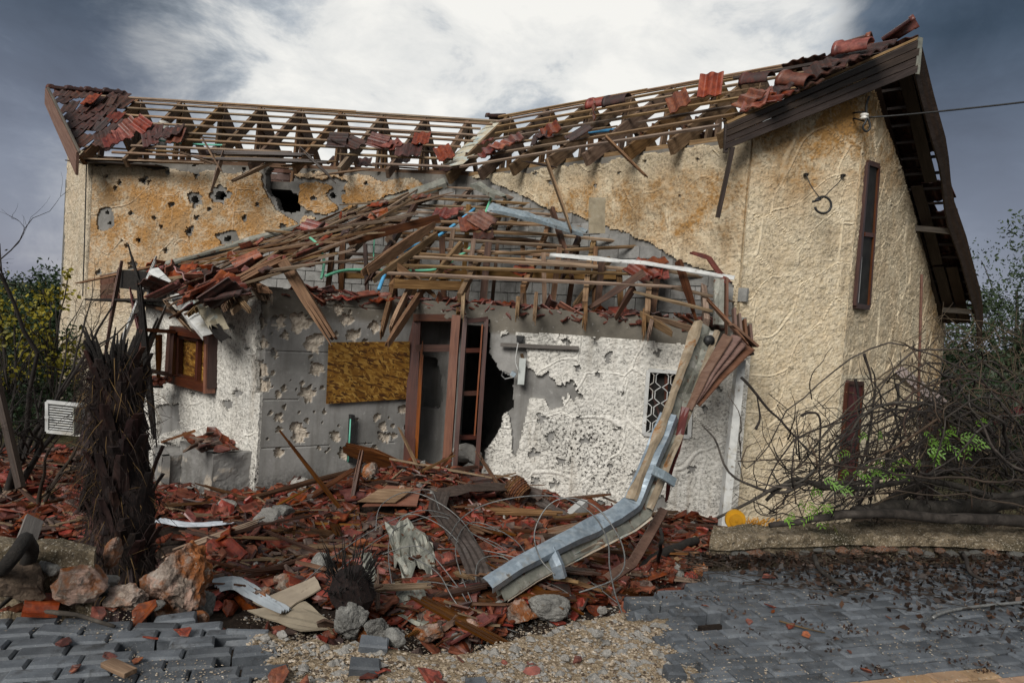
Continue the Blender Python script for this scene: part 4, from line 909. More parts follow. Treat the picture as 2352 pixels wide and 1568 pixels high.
loose([(1265, 298, .8, 't', .13, (.1, .2), 'red tile lying slantwise on dark tiles low on the right roof'), (1250, 312, .6, 'd', .1), (1240, 314, .5, 'd', .09), (1330, 306, -.5, 'd', .12), (1378, 240, 1.5, 'r', .2, (0, 0), 'weathered ridge tile lying near the ridge beside an upright tile'), (1418, 234, 1.6, 'k', .22, (0, 0)), (1365, 252, .5, 's', .22, (1.2, .2), 'narrow red tile standing upright against the right roof battens'),
       (1558, 232, .55, 't', .2, (.2, .3), 'broad glossy red tile tilted on the middle battens of the right roof'), (1632, 195, .3, 't', .34, (-.2, .5), 'glossy curved red tile standing up against the sky'), (1720, 228, .9, 't', .18, (.3, 0)), (1735, 232, .2, 't', .16), (1760, 215, .8, 't', .12), (1775, 225, 1.2, 't', .14), (1790, 205, .6, 'd', .14), (1828, 188, 1.2, 'r', .14, (0, .1), 'terracotta ridge tile lying across broken tiles by the gable fascia'), (1800, 215, .9, 'd', .06), (1850, 185, .7, 'd', .1), (1870, 170, .9, 'd', .1),
       (1150, 333, 1.2, 't', .13), (1130, 341, .9, 't', .11), (1115, 326, 1.1, 's', .11), (1118, 352, 1.0, 's', .08), (1180, 320, .9, 't', .1), (1740, 185, 1.4, 'k', .05), (1905, 150, .9, 'd', .14), (1880, 160, .5, 'd', .16), (1925, 142, 1.0, 'd', .16), (1950, 132, .8, 'd', .14), (1985, 122, 1.0, 'd', .12), (2010, 112, 1.2, 'd', .10), (1960, 112, 1.45, 'r', .22, (0, 0), 'long terracotta ridge tile resting on rubble below the gable peak')],
      PLN_R, 'tile loose on the right wing battens', 'loose tiles on the right wing roof')
# gable fascia: four planks up to the peak, then down the far side
G0 = py(1668, 287, 8.98); G1 = py(2108, 92, 9.42)
board('fascia_plank', G0, G1, .33, .05, M_FASCIA, RFR, 4, .46)
pk = RR1+np.array([-.25, 0, .10]); put('ridge_tile', RIDGE, frame(G1+np.array([-.16, .14, .13]), G1+np.array([-.4, .34, -.04]))[0], None, label='red ridge tile tipped up at the very peak of the right gable', cat='roof tile')
pk2 = lerp(RR0, RR1, .90)+np.array([0, 0, .1]); put('ridge_tile', RIDGE, frame(pk2, pk2+np.array([-.4, .31, -.06]))[0], RFR)
mb = MB(); mb.tube([G0+np.array([0, 0, .0]), G0+np.array([.02, 0, -.36])], .035, 4); mb.build('fascia_end', M_FASCIA, RFR)
beam('verge_batten', G0+np.array([0, .03, .03]), G1+np.array([0, .03, .03]), .06, .03, M_BATTEN, RFR)
G2 = py(2252, 735, 12.9)
def barge(x0, lat, hgt, th, nm):
    m = MB(); rows = []
    for j, t in enumerate(np.linspace(0, 1, 15)):
        c_ = lerp(G1, G2, t)+np.array([.09*math.sin(t*9.5)*t+lat, .02*math.sin(t*17), .10*math.sin(t*math.pi)+.03*math.sin(t*23)])
        rows.append([c_+np.array([0, 0, x0]), c_+np.array([.025, -.02, x0-hgt*.5]), c_+np.array([0, 0, x0-hgt])])
    m.sheet(rows, th); m.build(nm, M_FASCIA, RFR)
for i in range(4): barge(-.115*i, -.012*(i % 2), .112, .035, 'fascia_plank')
mb = MB(); mb.sheet([[G1+np.array([-.02, -.04, .02]), G1+np.array([-.02, -.04, -.47])], [G1+np.array([.05, -.02, .02]), G1+np.array([.05, -.02, -.47])]], .02); mb.build('corner_strip', M_GALVG, RFR)
# far slope over the gable wall: battens, lookouts and the tiles whose underside shows
nrm = np.cross(np.array([*tr, 0]), bkR+np.array([0, 0, -.8])); nrm /= np.linalg.norm(nrm); nrm = nrm if nrm[2] > 0 else -nrm
Ltot = np.linalg.norm(V2(G2)-V2(G1)); dirb = np.array([*((V2(G2)-V2(G1))/Ltot), (G2[2]-G1[2])/Ltot])
class PS: pass
PB = PS(); PB.d = dirb/np.linalg.norm(dirb); PB.a = np.array([*tr, 0.]); PB.n = np.cross(PB.a, PB.d); PB.n = PB.n/np.linalg.norm(PB.n); PB.n = PB.n if PB.n[2] > 0 else -PB.n
rows_ = int(np.linalg.norm(G2-G1)/.33)
for r in range(rows_+1):
    for c_ in range(6):
        if c_ < 3 and random.random() < (.13 if c_ < 2 else .06) and r > 1: continue
        P = G1+PB.d*(.2+r*.33)-PB.a*(.16+c_*.30)+np.array([0, 0, .02])
        put('tile', TILED, pose(P, PB, random.gauss(0, .07), (random.gauss(0, .06), -.05+random.gauss(0, .05)), .03), RFR)
    P = G1+PB.d*(.05+r*.33); beam('batten', P-PB.a*2.6+np.array([0, 0, -.03]), P-PB.a*.05+np.array([0, 0, -.03]), .05, .04, M_FASCIA, RFR)
for c_ in (0, 1, 2, 3, 4):
    P = G1-PB.a*(.22+c_*.21)+np.array([0, 0, -.10]); 
    for f0, f1 in ((.02, .40), (.41, .72), (.73, .99)):
        if (c_, f0) in ((0, .41), (1, .02)): continue
        beam('soffit_plank', P+(G2-G1)*f0, P+(G2-G1)*f1, .17, .02, M_FASCIA, RFR, up=PB.n, roll=random.gauss(0, .06))
for (x0, y0, x1, y1, d) in ((2100, 524, 2188, 532, 11.7), (2168, 712, 2235, 716, 12.9)):
    beam('lookout', py(x0, y0, d), py(x1, y1, d-.4), .09, .09, M_GREYWOOD, RFR)
beam('prop', py(2165, 705, 13.1), py(2178, 645, 12.6), .05, .05, M_WOOD, RFR)
# valley sheet where the wings meet
vs_ = [(1131, 276), (1178, 281), (1058, 378), (1010, 384)]
def nz(px_, py_, t): return pz(px_, py_, 5.95-1.6*t)
m = MB(); rows = []
for t in np.linspace(0, 1, 9):
    l, r_ = (1131+(1010-1131)*t, 276+(384-276)*t), (1178+(1062-1178)*t, 281+(378-281)*t); row = []
    for q in np.linspace(0, 1, 6):
        zz_ = 5.95-1.55*t-.05*math.sin(q*math.pi)+.02*math.sin(t*9+q*3)*(.3+t); row.append(pz(l[0]+(r_[0]-l[0])*q, l[1]+(r_[1]-l[1])*q, zz_))
    rows.append(row)
m.sheet(rows, .008); m.build('valley_sheet', M_SHEET, None, label='pale stained metal sheet lying in the valley between the two roofs', cat='metal sheet')
mb = MB(); mb.box((0, 0, 0), (.4, .34, .22)); put('ridge_tile', RIDGED, frame(pz(1140, 273, 5.97), pz(1200, 270, 5.99))[0], None, label='dark broken ridge tile perched atop the valley sheet', cat='roof tile')
hang('hanging_batten', [(1683, 338), (1648, 500)], (8.9, 9.05), .05, .06, M_FASCIA, 'dark batten hanging straight down from the gable fascia end', 'batten', broken=(0, 0))
hang('hanging_plank', [(1256, 372), (1302, 500)], (10.9, 10.4), .03, .16, M_WOOD, 'brown plank dangling from a right rafter foot against the wall', 'plank', broken=(0, 1))
hang('hanging_batten', [(1392, 315), (1470, 392)], (9.9, 9.5), .03, .06, M_WOOD, 'thin splintered batten slanting across the right wall below the rafters', 'batten', broken=(0, 1))
hang('hanging_batten', [(1220, 374), (1256, 380)], (11.2, 10.9), .03, .04, M_FASCIA, 'short dark stick poking out below a right rafter', 'batten')
hang('metal_post_stub', [(1371, 536), (1371, 454)], (10.0, 10.0), .03, .24, M_RUSTY, 'upright rusty metal channel stub above the bay rafters', 'metal post', broken=(0, 0), roll=1.57)
# ---------------------------------------------------------------- bay roof: what is left of the timbers
AP = np.array([*(I2+np.array([.05, -.15])), 4.10])
FE0, FE1 = py(1000, 694, 9.3), py(1625, 732, 8.85)
FPL = Plane(FE0, FE1, AP)
HF = py(566, 676, 8.45); LEV = py(330, 668, 10.7)
LPL = Plane(HF, LEV, AP)
RFB = empty('bay_roof', (.2, 10.5, 1.6), parent=HOUSE)
def bm(x0, y0, x1, y1, w, h, mat=M_WOOD, pl=FPL, o0=0.0, o1=None, br=(0, 0), name='rafter', bend=0.0, roll=0):
    o1 = o0 if o1 is None else o1
    return beam(name, pl.at(x0, y0, o0), pl.at(x1, y1, o1), w, h, mat, RFB, up=pl.n, broken=br, bend=bend, roll=roll)
B_ = lambda x0, y0, x1, y1, br=(1, 1), o=.035, bend=0.0, mat=M_BATTEN: bm(x0, y0, x1, y1, .05, .034, mat, FPL, o, None, br, 'batten', bend)
B_(1044, 431, 1182, 438); B_(1018, 449, 1210, 455); B_(993, 456, 1258, 470); B_(958, 477, 1296, 494); B_(930, 486, 1210, 498); B_(1206, 497, 1425, 517)
B_(986, 506, 1210, 514); B_(1200, 512, 1330, 521); B_(1380, 536, 1470, 549); B_(863, 515, 1206, 536); B_(1198, 533, 1500, 561)
B_(757, 581, 1326, 601, (0, 1)); B_(751, 604, 955, 584, (1, 0), .06); B_(953, 583, 1206, 597, (0, 0), .06); B_(1204, 596, 1480, 622, (0, 0), .05); B_(1475, 612, 1642, 641, (0, 1), .05)
B_(1148, 582, 1514, 563, (1, 1), .07); B_(1491, 649, 1642, 682); B_(1484, 677, 1638, 715); B_(1120, 441, 1230, 462)
bm(876, 536, 1206, 556, .09, .10, M_WOOD, FPL, -.14, name='purlin', br=(1, 0)); bm(1204, 555, 1266, 564, .09, .10, M_WOOD, FPL, -.14, name='purlin', br=(0, 1))
for (a, b, c_, d) in ((869, 516, 782, 600), (1014, 522, 899, 661), (1128, 541, 1056, 682), (1251, 545, 1201, 665), (1365, 551, 1350, 622), (1353, 598, 1343, 700), (1497, 569, 1486, 722), (1614, 642, 1623, 740)):
    bm(a, b, c_, d, .075, .11, M_BATTEN if random.random() < .6 else M_WOOD, FPL, -.07, br=(1, 0))
    bm(c_+2, d-26, c_-3, d+26, .05, .10, M_WOOD, FPL, -.20, -.28, (0, 1), 'tail_board')
for (a, b, c_, d) in ((1165, 452, 1128, 541), (1270, 478, 1251, 545), (1118, 470, 1018, 520), (1385, 520, 1366, 551), (1215, 452, 1170, 520), (1080, 436, 1030, 492)):
    bm(a, b, c_, d, .065, .11, M_WOOD, FPL, -.08, br=(1, 1))
for (a, b, c_, d) in ((910, 640, 880, 750), (968, 672, 900, 775), (945, 655, 905, 738), (1066, 668, 1062, 724), (1190, 690, 1188, 722), (1232, 680, 1228, 725), (1345, 690, 1345, 735), (1480, 718, 1478, 762), (1498, 735, 1492, 762)):
    bm(a, b, c_, d, .05, .13, random.choice([M_WOOD, M_BATTEN]), FPL, -.16, -.05, (0, 1), 'tail_board')
bm(1500, 738, 1522, 752, .04, .12, M_WOOD, FPL, -.1, br=(1, 1), name='tail_board'); bm(1545, 742, 1592, 757, .04, .09, M_WOOD, FPL, -.02, br=(1, 1), name='tail_board')
for i in range(9):
    y = 470+i*19+random.uniform(-4, 4); l = np.interp(y, [440, 640], [985, 745]); r_ = np.interp(y, [440, 560, 640], [1180, 1460, 1630]); a, b = sorted((random.uniform(l, l+70), random.uniform(r_-160, r_-20))); B_(a, y+random.uniform(-5, 3), b, y+(b-a)*.045+random.uniform(-5, 6), (1, 1), random.uniform(.03, .08), random.uniform(-.02, .02))
# ceiling joists and struts standing on the slab
def bi(x0, y0, d0, x1, y1, d1, w, h, mat=M_WOOD, nm='strut', br=(0, 0)): return beam(nm, py(x0, y0, d0), py(x1, y1, d1), w, h, mat, RFB, broken=br)
bi(785, 630, 10.4, 1418, 632, 10.8, .12, .13, M_WOOD, 'tie_beam'); bi(905, 652, 9.6, 1058, 656, 9.9, .10, .13, M_WOOD, 'tie_beam')
for i, (x, y0, d) in enumerate(((790, 545, 10.3), (768, 560, 9.8), (965, 500, 11.4), (1010, 545, 10.6), (1046, 525, 10.9), (1088, 548, 10.5), (1118, 556, 10.4), (1145, 550, 11), (1250, 580, 10.2), (1283, 568, 10.4), (1365, 566, 10.1), (1386, 590, 9.9), (1322, 560, 10.8), (905, 575, 10.2), (840, 560, 10), (1196, 560, 10.8), (1075, 470, 12), (1140, 462, 12), (1512, 640, 9.6), (1425, 620, 9.9))):
    p = py(x+random.uniform(-6, 6), y0, d); q = p.copy(); q[2] = 1.56; q[0] += random.uniform(-.12, .12)
    beam('strut', q, p, .06, random.uniform(.05, .10), random.choice([M_WOOD, M_WOOD, M_WOODR]), RFB)
for (a, b, d0, c_, d, d1) in ((955, 470, 11.5, 850, 640, 9.8), (1003, 540, 10.8, 870, 635, 9.8), (890, 545, 10.6, 965, 645, 10.2), (1060, 560, 10.6, 985, 650, 10), (880, 585, 10.2, 975, 660, 9.9), (1268, 480, 11.4, 1310, 620, 10.2), (1480, 625, 9.5, 1380, 690, 9.6), (1455, 660, 9.6, 1430, 700, 9.4), (1330, 545, 10.8, 1295, 630, 10.3), (1558, 600, 9.5, 1590, 700, 9.2), (1400, 595, 10.3, 1330, 690, 9.8)):
    bi(a, b, d0, c_, d, d1, .06, .10, random.choice([M_WOOD, M_WOODR]), 'brace', (0, 1))
# hip beam and the crushed left facet
bm(1030, 430, 949, 465, .09, .16, M_WOOD, LPL, -.05); bm(952, 463, 760, 545, .09, .17, M_WOOD, LPL, -.05); bm(762, 543, 574, 628, .09, .17, M_WOODR, LPL, -.05, br=(0, 1))
bm(860, 516, 588, 640, .09, .15, M_WOOD, LPL, .02, br=(1, 1)); bm(935, 500, 640, 588, .07, .15, M_WOODR, LPL, -.1); bm(990, 520, 860, 610, .07, .12, M_WOOD, LPL, .05, br=(1, 1)); bm(1010, 500, 800, 555, .06, .12, M_WOODR, LPL, 0)
lo = [(330, 660), (420, 690), (560, 668), (620, 640), (760, 575), (860, 520), (960, 470), (1010, 440)]
for i in range(135):
    x = random.triangular(335, 985, 640); yt = np.interp(x, *zip(*ABUT_L))+8; yb = np.interp(x, *zip(*lo))-4
    if yb < yt+6: yb = yt+6
    y = random.uniform(yt, yb); l_ = random.uniform(70, 260)*(.55 if x < 480 else 1); sl = -.30+random.gauss(0, .17)
    x1 = min(1010, x+l_*.5); x0 = max(300, x-l_*.5); q = random.random(); off = random.uniform(.02, .20)
    if y+(x0-x)*sl > np.interp(x0, *zip(*lo))+26: continue
    if q < .62: bm(x0, y+(x0-x)*sl, x1, y+(x1-x)*sl, random.choice([.04, .045, .05, .08]), random.uniform(.022, .034), random.choice([M_BATTEN, M_BATTEN, M_BATTEN, M_WOOD, M_WOODR]), LPL, off, off+random.gauss(0, .05), (1, 1), 'batten')
    elif q < .82: put('tile', random.choice([TILE, TILED, TSHORT, TILED]), pose(LPL.at(x, y, off), LPL, random.uniform(0, 6.3), (random.gauss(0, .35), random.gauss(0, .35))), RFB)
    else: put('tile_shard', random.choice(SHARDS), pose(LPL.at(x, y, off+.05), LPL, random.uniform(0, 6.3), (random.gauss(0, .5), random.gauss(0, .5))), RFB)
for i in range(46):                                       # red pieces heaped at the facet's low end
    x = random.uniform(352, 540); y = np.interp(x, [350, 560], [628, 640])+random.uniform(-18, 40); P = LPL.at(x, y, random.uniform(.02, .22))
    put('tile', random.choice([TILE, TSHORT, TSHORT, TILED]), pose(P, LPL, random.uniform(0, 6.3), (random.gauss(0, .4), random.gauss(0, .4))), RFB)
# roof flashing along the wing wall and bent strips
def strip(pts, deps, wid, mat, label, cat='metal strip', up=(0, -.6, .8), th=.006, fold=.35, name='metal_strip', twist=0, seg=4, w2=None, parent=None, wob=.012, **kw):
    P = [Vector(py(x, y, d)) for (x, y), d in zip(pts, deps)]; Q = []
    for i in range(len(P)-1):
        for j in range(seg): Q.append(P[i].lerp(P[i+1], j/seg))
    Q.append(P[-1]); rows = []; n = len(Q)
    for i, p in enumerate(Q):
        t = (Q[min(i+1, n-1)]-Q[max(i-1, 0)]).normalized(); u = Vector(up); s_ = t.cross(u).normalized(); u = s_.cross(t)
        a = twist*i/n; s2 = s_*math.cos(a)+u*math.sin(a); u2 = u*math.cos(a)-s_*math.sin(a)
        w = wid+((w2 or wid)-wid)*i/n; k_ = mnoise.noise(p*3)*wob*2
        rows.append([p-s2*w*.5-u2*w*fold+u2*k_, p-s2*w*.44+u2*k_, p+u2*(k_+mnoise.noise(p*6)*wob), p+s2*w*.44-u2*k_, p+s2*w*.5-u2*w*fold*.6])
    m = MB(); m.sheet([[tuple(v) for v in r] for r in rows], th); return m.build(name, mat, parent, label=label, cat=cat, **kw)
def onL(x, y, o=.12): return pp(x, y, np.array([*(L1+nL*o), 0]), np.array([nL[0], nL[1], 0]))
def dl(x, y): return onL(x, y)[1]
fl = [(1024, 414), (905, 452), (785, 490), (690, 516), (574, 548), (450, 585), (350, 612), (238, 634)]
strip(fl, [dl(*p) for p in fl], .12, M_GALVG, 'long grey flashing strip running down the left wing wall above the crushed bay roof', wob=.02)
strip([(1022, 414), (985, 428), (940, 444)], [12.9, 12.9, 12.9], .26, M_GALVG, 'dark bent sheet metal at the peak of the bay roof')
strip([(1092, 420), (1118, 432), (1150, 448)], [12.2, 11.9, 11.5], .24, M_GALVG, 'short grey bent flashing piece below the inner corner of the walls', wob=.04)
strip([(1125, 474), (1190, 488), (1260, 506), (1345, 532)], [11.0, 10.8, 10.6, 10.4], .20, M_GALV, 'pale galvanised strip lying across the upper bay battens', wob=.03)
strip([(1263, 584), (1370, 594), (1480, 603), (1600, 622), (1687, 638)], [9.75, 9.6, 9.4, 9.15, 8.95], .07, M_WHITE, 'long whitish metal flashing lying level across the right bay rafters', wob=.012)
strip([(1588, 578), (1629, 592), (1650, 622), (1674, 650)], [9.5, 9.3, 9.1, 8.9], .08, M_MAROON, 'thin maroon edge trim bent over the right end of the bay roof', wob=.02)
loose([(1505, 600, .1, 't', .16, (.1, -.25), 'glossy red tile topmost of the clutch near the bay roof right end'), (1497, 630, -.2, 's', .06, (.2, .2), 'red tile slipped beneath the topmost tile near the bay roof right end'), (1473, 622, .8, 't', .1, (.3, .2), 'red tile leaning left of the clutch near the bay roof right end'), (1512, 628, 0, 's', .08),
       (968, 452, .2, 't', .2, (0, -.2), 'glossy pink red tile on the hip just below the inner corner'), (1018, 490, .05, 't', .1, (0, 0), 'upright lichen striped tile on the upper bay battens'), (1042, 487, 1.2, 's', .12), (1078, 513, .3, 't', .14, (.1, .2), 'pale red tile left of the pair in the middle of the bay roof'), (1108, 506, .9, 't', .2, (.3, .2), 'red tile right of the pair in the middle of the bay roof'), (1110, 538, .2, 'd', .06), (1030, 616, 1.0, 's', -.2), (1198, 620, 1.0, 's', .0), (868, 470, 1.2, 's', .12), (720, 522, 1.4, 't', .1), (700, 600, 1.4, 't', .1)],
      FPL, 'tile stranded on the bay roof timbers', 'tiles on the bay roof')
# rubble on the bay slab
mb = MB()
def scatter_into(mb, me, M):
    b = [v.co for v in me.vertices]; mb.add([M @ v for v in b], [tuple(p.vertices) for p in me.polygons])
for i in range(520):
    t = random.random(); u = random.random()**1.6
    e = lerp(B1, B2, t*1.0) if i % 3 == 0 else lerp(B2, B3, t)
    p = e+(cen-e)*(.035+.42*u); z_ = 1.60+random.uniform(0, .10)*(1.5-u)
    M = Matrix.Translation((*p, z_)) @ Matrix.Rotation(random.uniform(0, 6.3), 4, 'Z') @ Matrix.Rotation(random.gauss(0, .35), 4, 'X') @ Matrix.Rotation(random.gauss(0, .35), 4, 'Y')
    scatter_into(mb, random.choice(SHARDS), M)
mb.build('tile_rubble', M_SHARD, None, label='broken red tiles heaped along the top of the bay wall', cat='rubble', kind='stuff')
bay_t = []
for i in range(34):
    t = random.random(); e = lerp(B1, B2, t) if i % 3 == 0 else lerp(B2, B3, t); p = e+(cen-e)*random.uniform(.05, .25)
    me = random.choice([TILE, TILED, TSHORT, TSHORT]); put('roof_tile', me, Matrix.Translation((*p, 1.66+random.uniform(0, .08))) @ Matrix.Rotation(random.uniform(0, 6.3), 4, 'Z') @ Matrix.Rotation(random.gauss(0, .4), 4, 'X') @ Matrix.Rotation(random.gauss(0, .4), 4, 'Y'), None, label={TILE: 'whole red', TILED: 'lichened', TSHORT: 'half red'}[me]+' tile in rubble on the bay wall top '+('above the strand board' if proj([*p, 1.66])[0] < 930 else 'above the door' if proj([*p, 1.66])[0] < 1150 else 'above the wall batten' if proj([*p, 1.66])[0] < 1340 else 'left of the grilled window' if proj([*p, 1.66])[0] < 1490 else 'above the grilled window'), cat='roof tile', group='tiles fallen onto the bay slab')
# conduits
def pipe(name, pts, r, mat, label, cat='pipe', n=7, parent=None, **kw):
    P = [py(x, y, d) for x, y, d in pts]; Q = smooth(P); m = MB(); m.tube(Q, r, n); return m.build(name, mat, parent, True, label=label, cat=cat, **kw)
def smooth(P, k_=5):                                      # Catmull-Rom
    P = [np.array(p, float) for p in P]; Q = []; n = len(P)
    for i in range(n-1):
        p0, p1, p2, p3 = P[max(i-1, 0)], P[i], P[i+1], P[min(i+2, n-1)]
        for j in range(k_):
            t = j/k_; Q.append(.5*(2*p1+(p2-p0)*t+(2*p0-5*p1+4*p2-p3)*t*t+(3*p1-p0-3*p2+p3)*t**3))
    Q.append(P[-1]); return Q
pipe('conduit', [(1128, 455, 12), (1085, 560, 11), (1050, 590, 10.8), (1005, 618, 10.4), (905, 622, 10.2), (800, 620, 9.8), (748, 634, 9.4)], .022, M_GREEN, 'long green conduit curving through the bay roof timbers')
pipe('conduit', [(712, 546, 10), (732, 565, 9.8), (744, 600, 9.6), (738, 640, 9.4)], .02, M_GREEN, 'short green conduit loop at the left end of the bay roof')
pipe('conduit', [(860, 545, 10.8), (858, 600, 10.3), (862, 640, 10)], .012, M_GREEN, 'thin green conduit hanging straight down in the bay roof')
pipe('conduit', [(975, 525, 11), (930, 590, 10.6), (920, 620, 10.4)], .014, M_GREEN, 'green conduit slanting beside the blue conduit in the bay roof')
pipe('conduit', [(1090, 480, 12), (1010, 540, 11.2), (930, 575, 10.6), (890, 620, 10), (870, 665, 9.6)], .028, M_BLUE, 'blue conduit descending through the bay roof timbers')
pipe('conduit', [(1340, 305, 12.2), (1395, 300, 11.9), (1440, 294, 11.6)], .03, M_BLUE, 'blue pipe lying along the right wing wall plate', 'pipe')
pipe('conduit', [(1640, 248, 11.2), (1665, 228, 11.2), (1690, 224, 11.3)], .028, M_GREEN, 'green pipe arching between right wing rafters', 'pipe')
pipe('conduit', [(360, 322, 14.7), (420, 330, 14.6), (520, 334, 14.4)], .02, M_GREEN, 'thin green pipe lying among the left wing rafters', 'pipe')
mb = MB(); mb.tube([lerp(EL0, EL1, .16)+np.array([.0, 1.0, .1]), lerp(EL0, EL1, .16)+np.array([.05, 1.0, .95])], .10, 12); mb.build('vent_pipe', M_WHITE, None, True, label='short pale vent pipe standing among the left roof timbers', cat='vent pipe')
# fallen timbers on the bay front
hang('fallen_beam', [(655, 606), (752, 762)], (8.5, 8.2), .13, .17, M_WOOD, 'thick splintered beam slanting down the bare concrete face', 'beam', broken=(0, 1))
hang('fallen_plank', [(640, 600), (560, 640)], (8.6, 8.3), .10, .15, M_WOOD, 'brown beam end lying at the bay corner above the stucco', 'beam')
for i, (a, b, c_, d, w, h, mt, lb) in enumerate(((245, 685, 232, 636, .05, .05, M_CLAD, ''), )): pass
strip([(352, 619), (400, 670), (440, 720), (480, 768)], [10.2, 9.4, 8.8, 8.4], .16, M_WHITE, 'weathered white metal gutter strip sloping down above the left window', 'gutter', fold=.5, w2=.17)
strip([(463, 686), (480, 712), (506, 750)], [8.7, 8.5, 8.3], .22, M_SHEET, 'crumpled pale sheet hanging beside the white gutter strip', 'metal sheet', wob=.05)
strip([(492, 745), (505, 765), (520, 778)], [8.3, 8.25, 8.2], .13, M_CHAR, 'dark torn gutter end with red fragments at the white strip tip', 'gutter')
hang('hanging_strip', [(272, 636), (246, 790)], (10.9, 10.8), .03, .10, M_CLAD, 'brown cladding strip hanging left of the palm trunk top', 'cladding strip')
hang('hanging_strip', [(346, 625), (278, 790)], (10.2, 9.9), .03, .09, M_WHITE, 'whitish strip hanging diagonally above the palm trunk', 'metal strip')
hang('hanging_strip', [(305, 690), (316, 742)], (10.2, 10.0), .03, .09, M_MAROON, 'short maroon strip hanging under the left soffit', 'metal strip')
hang('leaning_pole', [(322, 676), (352, 985)], (9.4, 9.2), .07, .07, M_CHAR, 'charred dark pole hanging down before the open window shutter', 'pole')
hang('leaning_board', [(365, 735), (296, 900)], (9.6, 9.2), .05, .13, M_GREYWOOD, 'grey board leaning right of the palm trunk head', 'board')
hang('hanging_strip', [(302, 588), (320, 650)], (10.6, 10.4), .03, .05, M_CHAR, 'dark rod standing up from the crushed roof left end', 'rod')
hang('hanging_strip', [(190, 648), (350, 612)], (11.4, 11.2), .03, .045, M_WOOD, 'thin batten jutting out left past the crushed bay roof', 'batten')
hang('broken_board', [(388, 700), (425, 745)], (9.3, 9.0), .04, .14, M_WOOD, 'splintered board dangling under the crushed roof above the window', 'board')
hang('broken_board', [(430, 712), (482, 680)], (8.9, 8.7), .03, .17, M_MAROON, 'dark red board lying across the white gutter strip', 'board')
hang('broken_board', [(545, 665), (470, 668)], (8.5, 8.6), .06, .10, M_BATTEN, 'light plank pointing right from the crushed roof corner', 'plank')
hang('broken_board', [(500, 705), (555, 690)], (8.6, 8.4), .05, .12, M_WOOD, 'short dark plank hanging at the roof corner above the stucco', 'plank')
for i in range(14):
    x = random.uniform(470, 590); y = random.uniform(640, 690); bm(x, y, x+random.uniform(-60, 60), y+random.uniform(-10, 40), .06, random.uniform(.08, .15), random.choice([M_WOOD, M_WOODR, M_BATTEN]), LPL, random.uniform(-.1, .1), None, (1, 1), 'rafter')
# slatted soffit box hanging at the left end
t0 = onL(232, 640, .5); t1 = py(276, 632, t0[1]-1.1)
for i in range(5):
    a, b = py(231, 638+i*11, 12.2), py(274, 630+i*12.5, 11.2); beam('soffit_slat', a, b, .02, .085, M_CLAD, RFB, up=(0, -.3, 1))
beam('soffit_board', py(232, 690, 12.2), py(360, 690, 10.2), .5, .03, M_CHAR, RFB); beam('soffit_board', py(276, 640, 11.2), py(360, 650, 10.2), .12, .3, M_CHAR, RFB)
beam('soffit_board', py(300, 690, 11.4), py(430, 720, 9.8), .3, .04, M_WOODR, RFB)
# right corner of the bay eave: grey trim, brown cladding and the twisted fascia bundle
strip([(1652, 640), (1652, 745)], [8.95, 8.8], .14, M_GALVG, 'grey metal trim standing at the right corner of the bay roof', up=(0, -1, 0))
hang('corner_board', [(1668, 640), (1668, 740)], (8.95, 8.8), .03, .10, M_CLAD, 'upright pinkish brown board at the right corner of the bay roof', 'board', broken=(0, 1))
hang('corner_board', [(1636, 700), (1690, 760)], (8.7, 8.4), .03, .09, M_CLAD, 'brown board slanting over the torn eave corner', 'board')
hang('corner_board', [(1680, 745), (1737, 795)], (8.4, 8.5), .03, .10, M_CLAD, 'brown eave board end sticking out right over the white post', 'board', broken=(0, 0))
for i in range(4): hang('cladding_strip', [(1685+i*12, 708+i*13), (1690+i*12, 772+i*6)], (8.6, 8.5), .03, .085, M_CLAD, ['leftmost', 'second', 'third', 'rightmost'][i]+' of the four brown cladding slats curling at the eave corner', 'cladding strip', group='curling cladding slats at the eave corner', broken=(0, 0))
for i, (x0, y0, x1, y1, d0, d1) in enumerate(((1672, 770, 1582, 940, 8.3, 7.7), (1692, 772, 1586, 935, 8.35, 7.75), (1708, 782, 1592, 925, 8.4, 7.8), (1724, 796, 1600, 930, 8.45, 7.85))):
    strip([(x0, y0), ((x0+x1)/2-6, (y0+y1)/2), (x1, y1)], [d0, (d0+d1)/2, d1], .125, M_CLAD, ['brown fascia plank on the near side', 'second brown fascia plank', 'third brown fascia plank', 'brown fascia plank on the far side'][i]+' of the bundle folded down from the eave corner', 'fascia plank', name='fascia_plank', w2=.07, group='fascia planks folded down at the eave corner', up=(-.4, -.8, .3), fold=.1)
beam('dark_bracket', py(1690, 800, 8.6), py(1722, 790, 8.6), .12, .26, M_CHAR, RFB)
# the long channel gutter that fell from the corner
ch = [(1608, 742), (1570, 850), (1535, 950), (1490, 1060), (1452, 1150), (1415, 1178), (1290, 1240), (1190, 1292), (1120, 1338)]
dp = [8.5, 8.0, 7.6, 7.2, 6.9, 6.75, 6.3, 6.0, 5.8]
GUT = empty('fallen_gutter', py(1290, 1260, 6.3), 'long bent galvanised gutter hanging from the eave corner down into the rubble', 'gutter')
def chan(nm, sh, mat, w, i0, i1, up, fold, w2=None, d_=0.0, wob=.01): strip([(x+sh[0], y+sh[1]) for x, y in ch[i0:i1]], [d+d_ for d in dp[i0:i1]], w, mat, None, None, up, .007, fold, nm, 0, 7, w2, GUT, wob*2.4)
chan('upper_flange', (-6, -6), M_RUSTY, .10, 0, 5, (-.75, -.65, .1), .4); chan('lower_flange', (0, 0), M_GALV, .21, 2, 9, (-.35, -.75, .55), .40, .15)
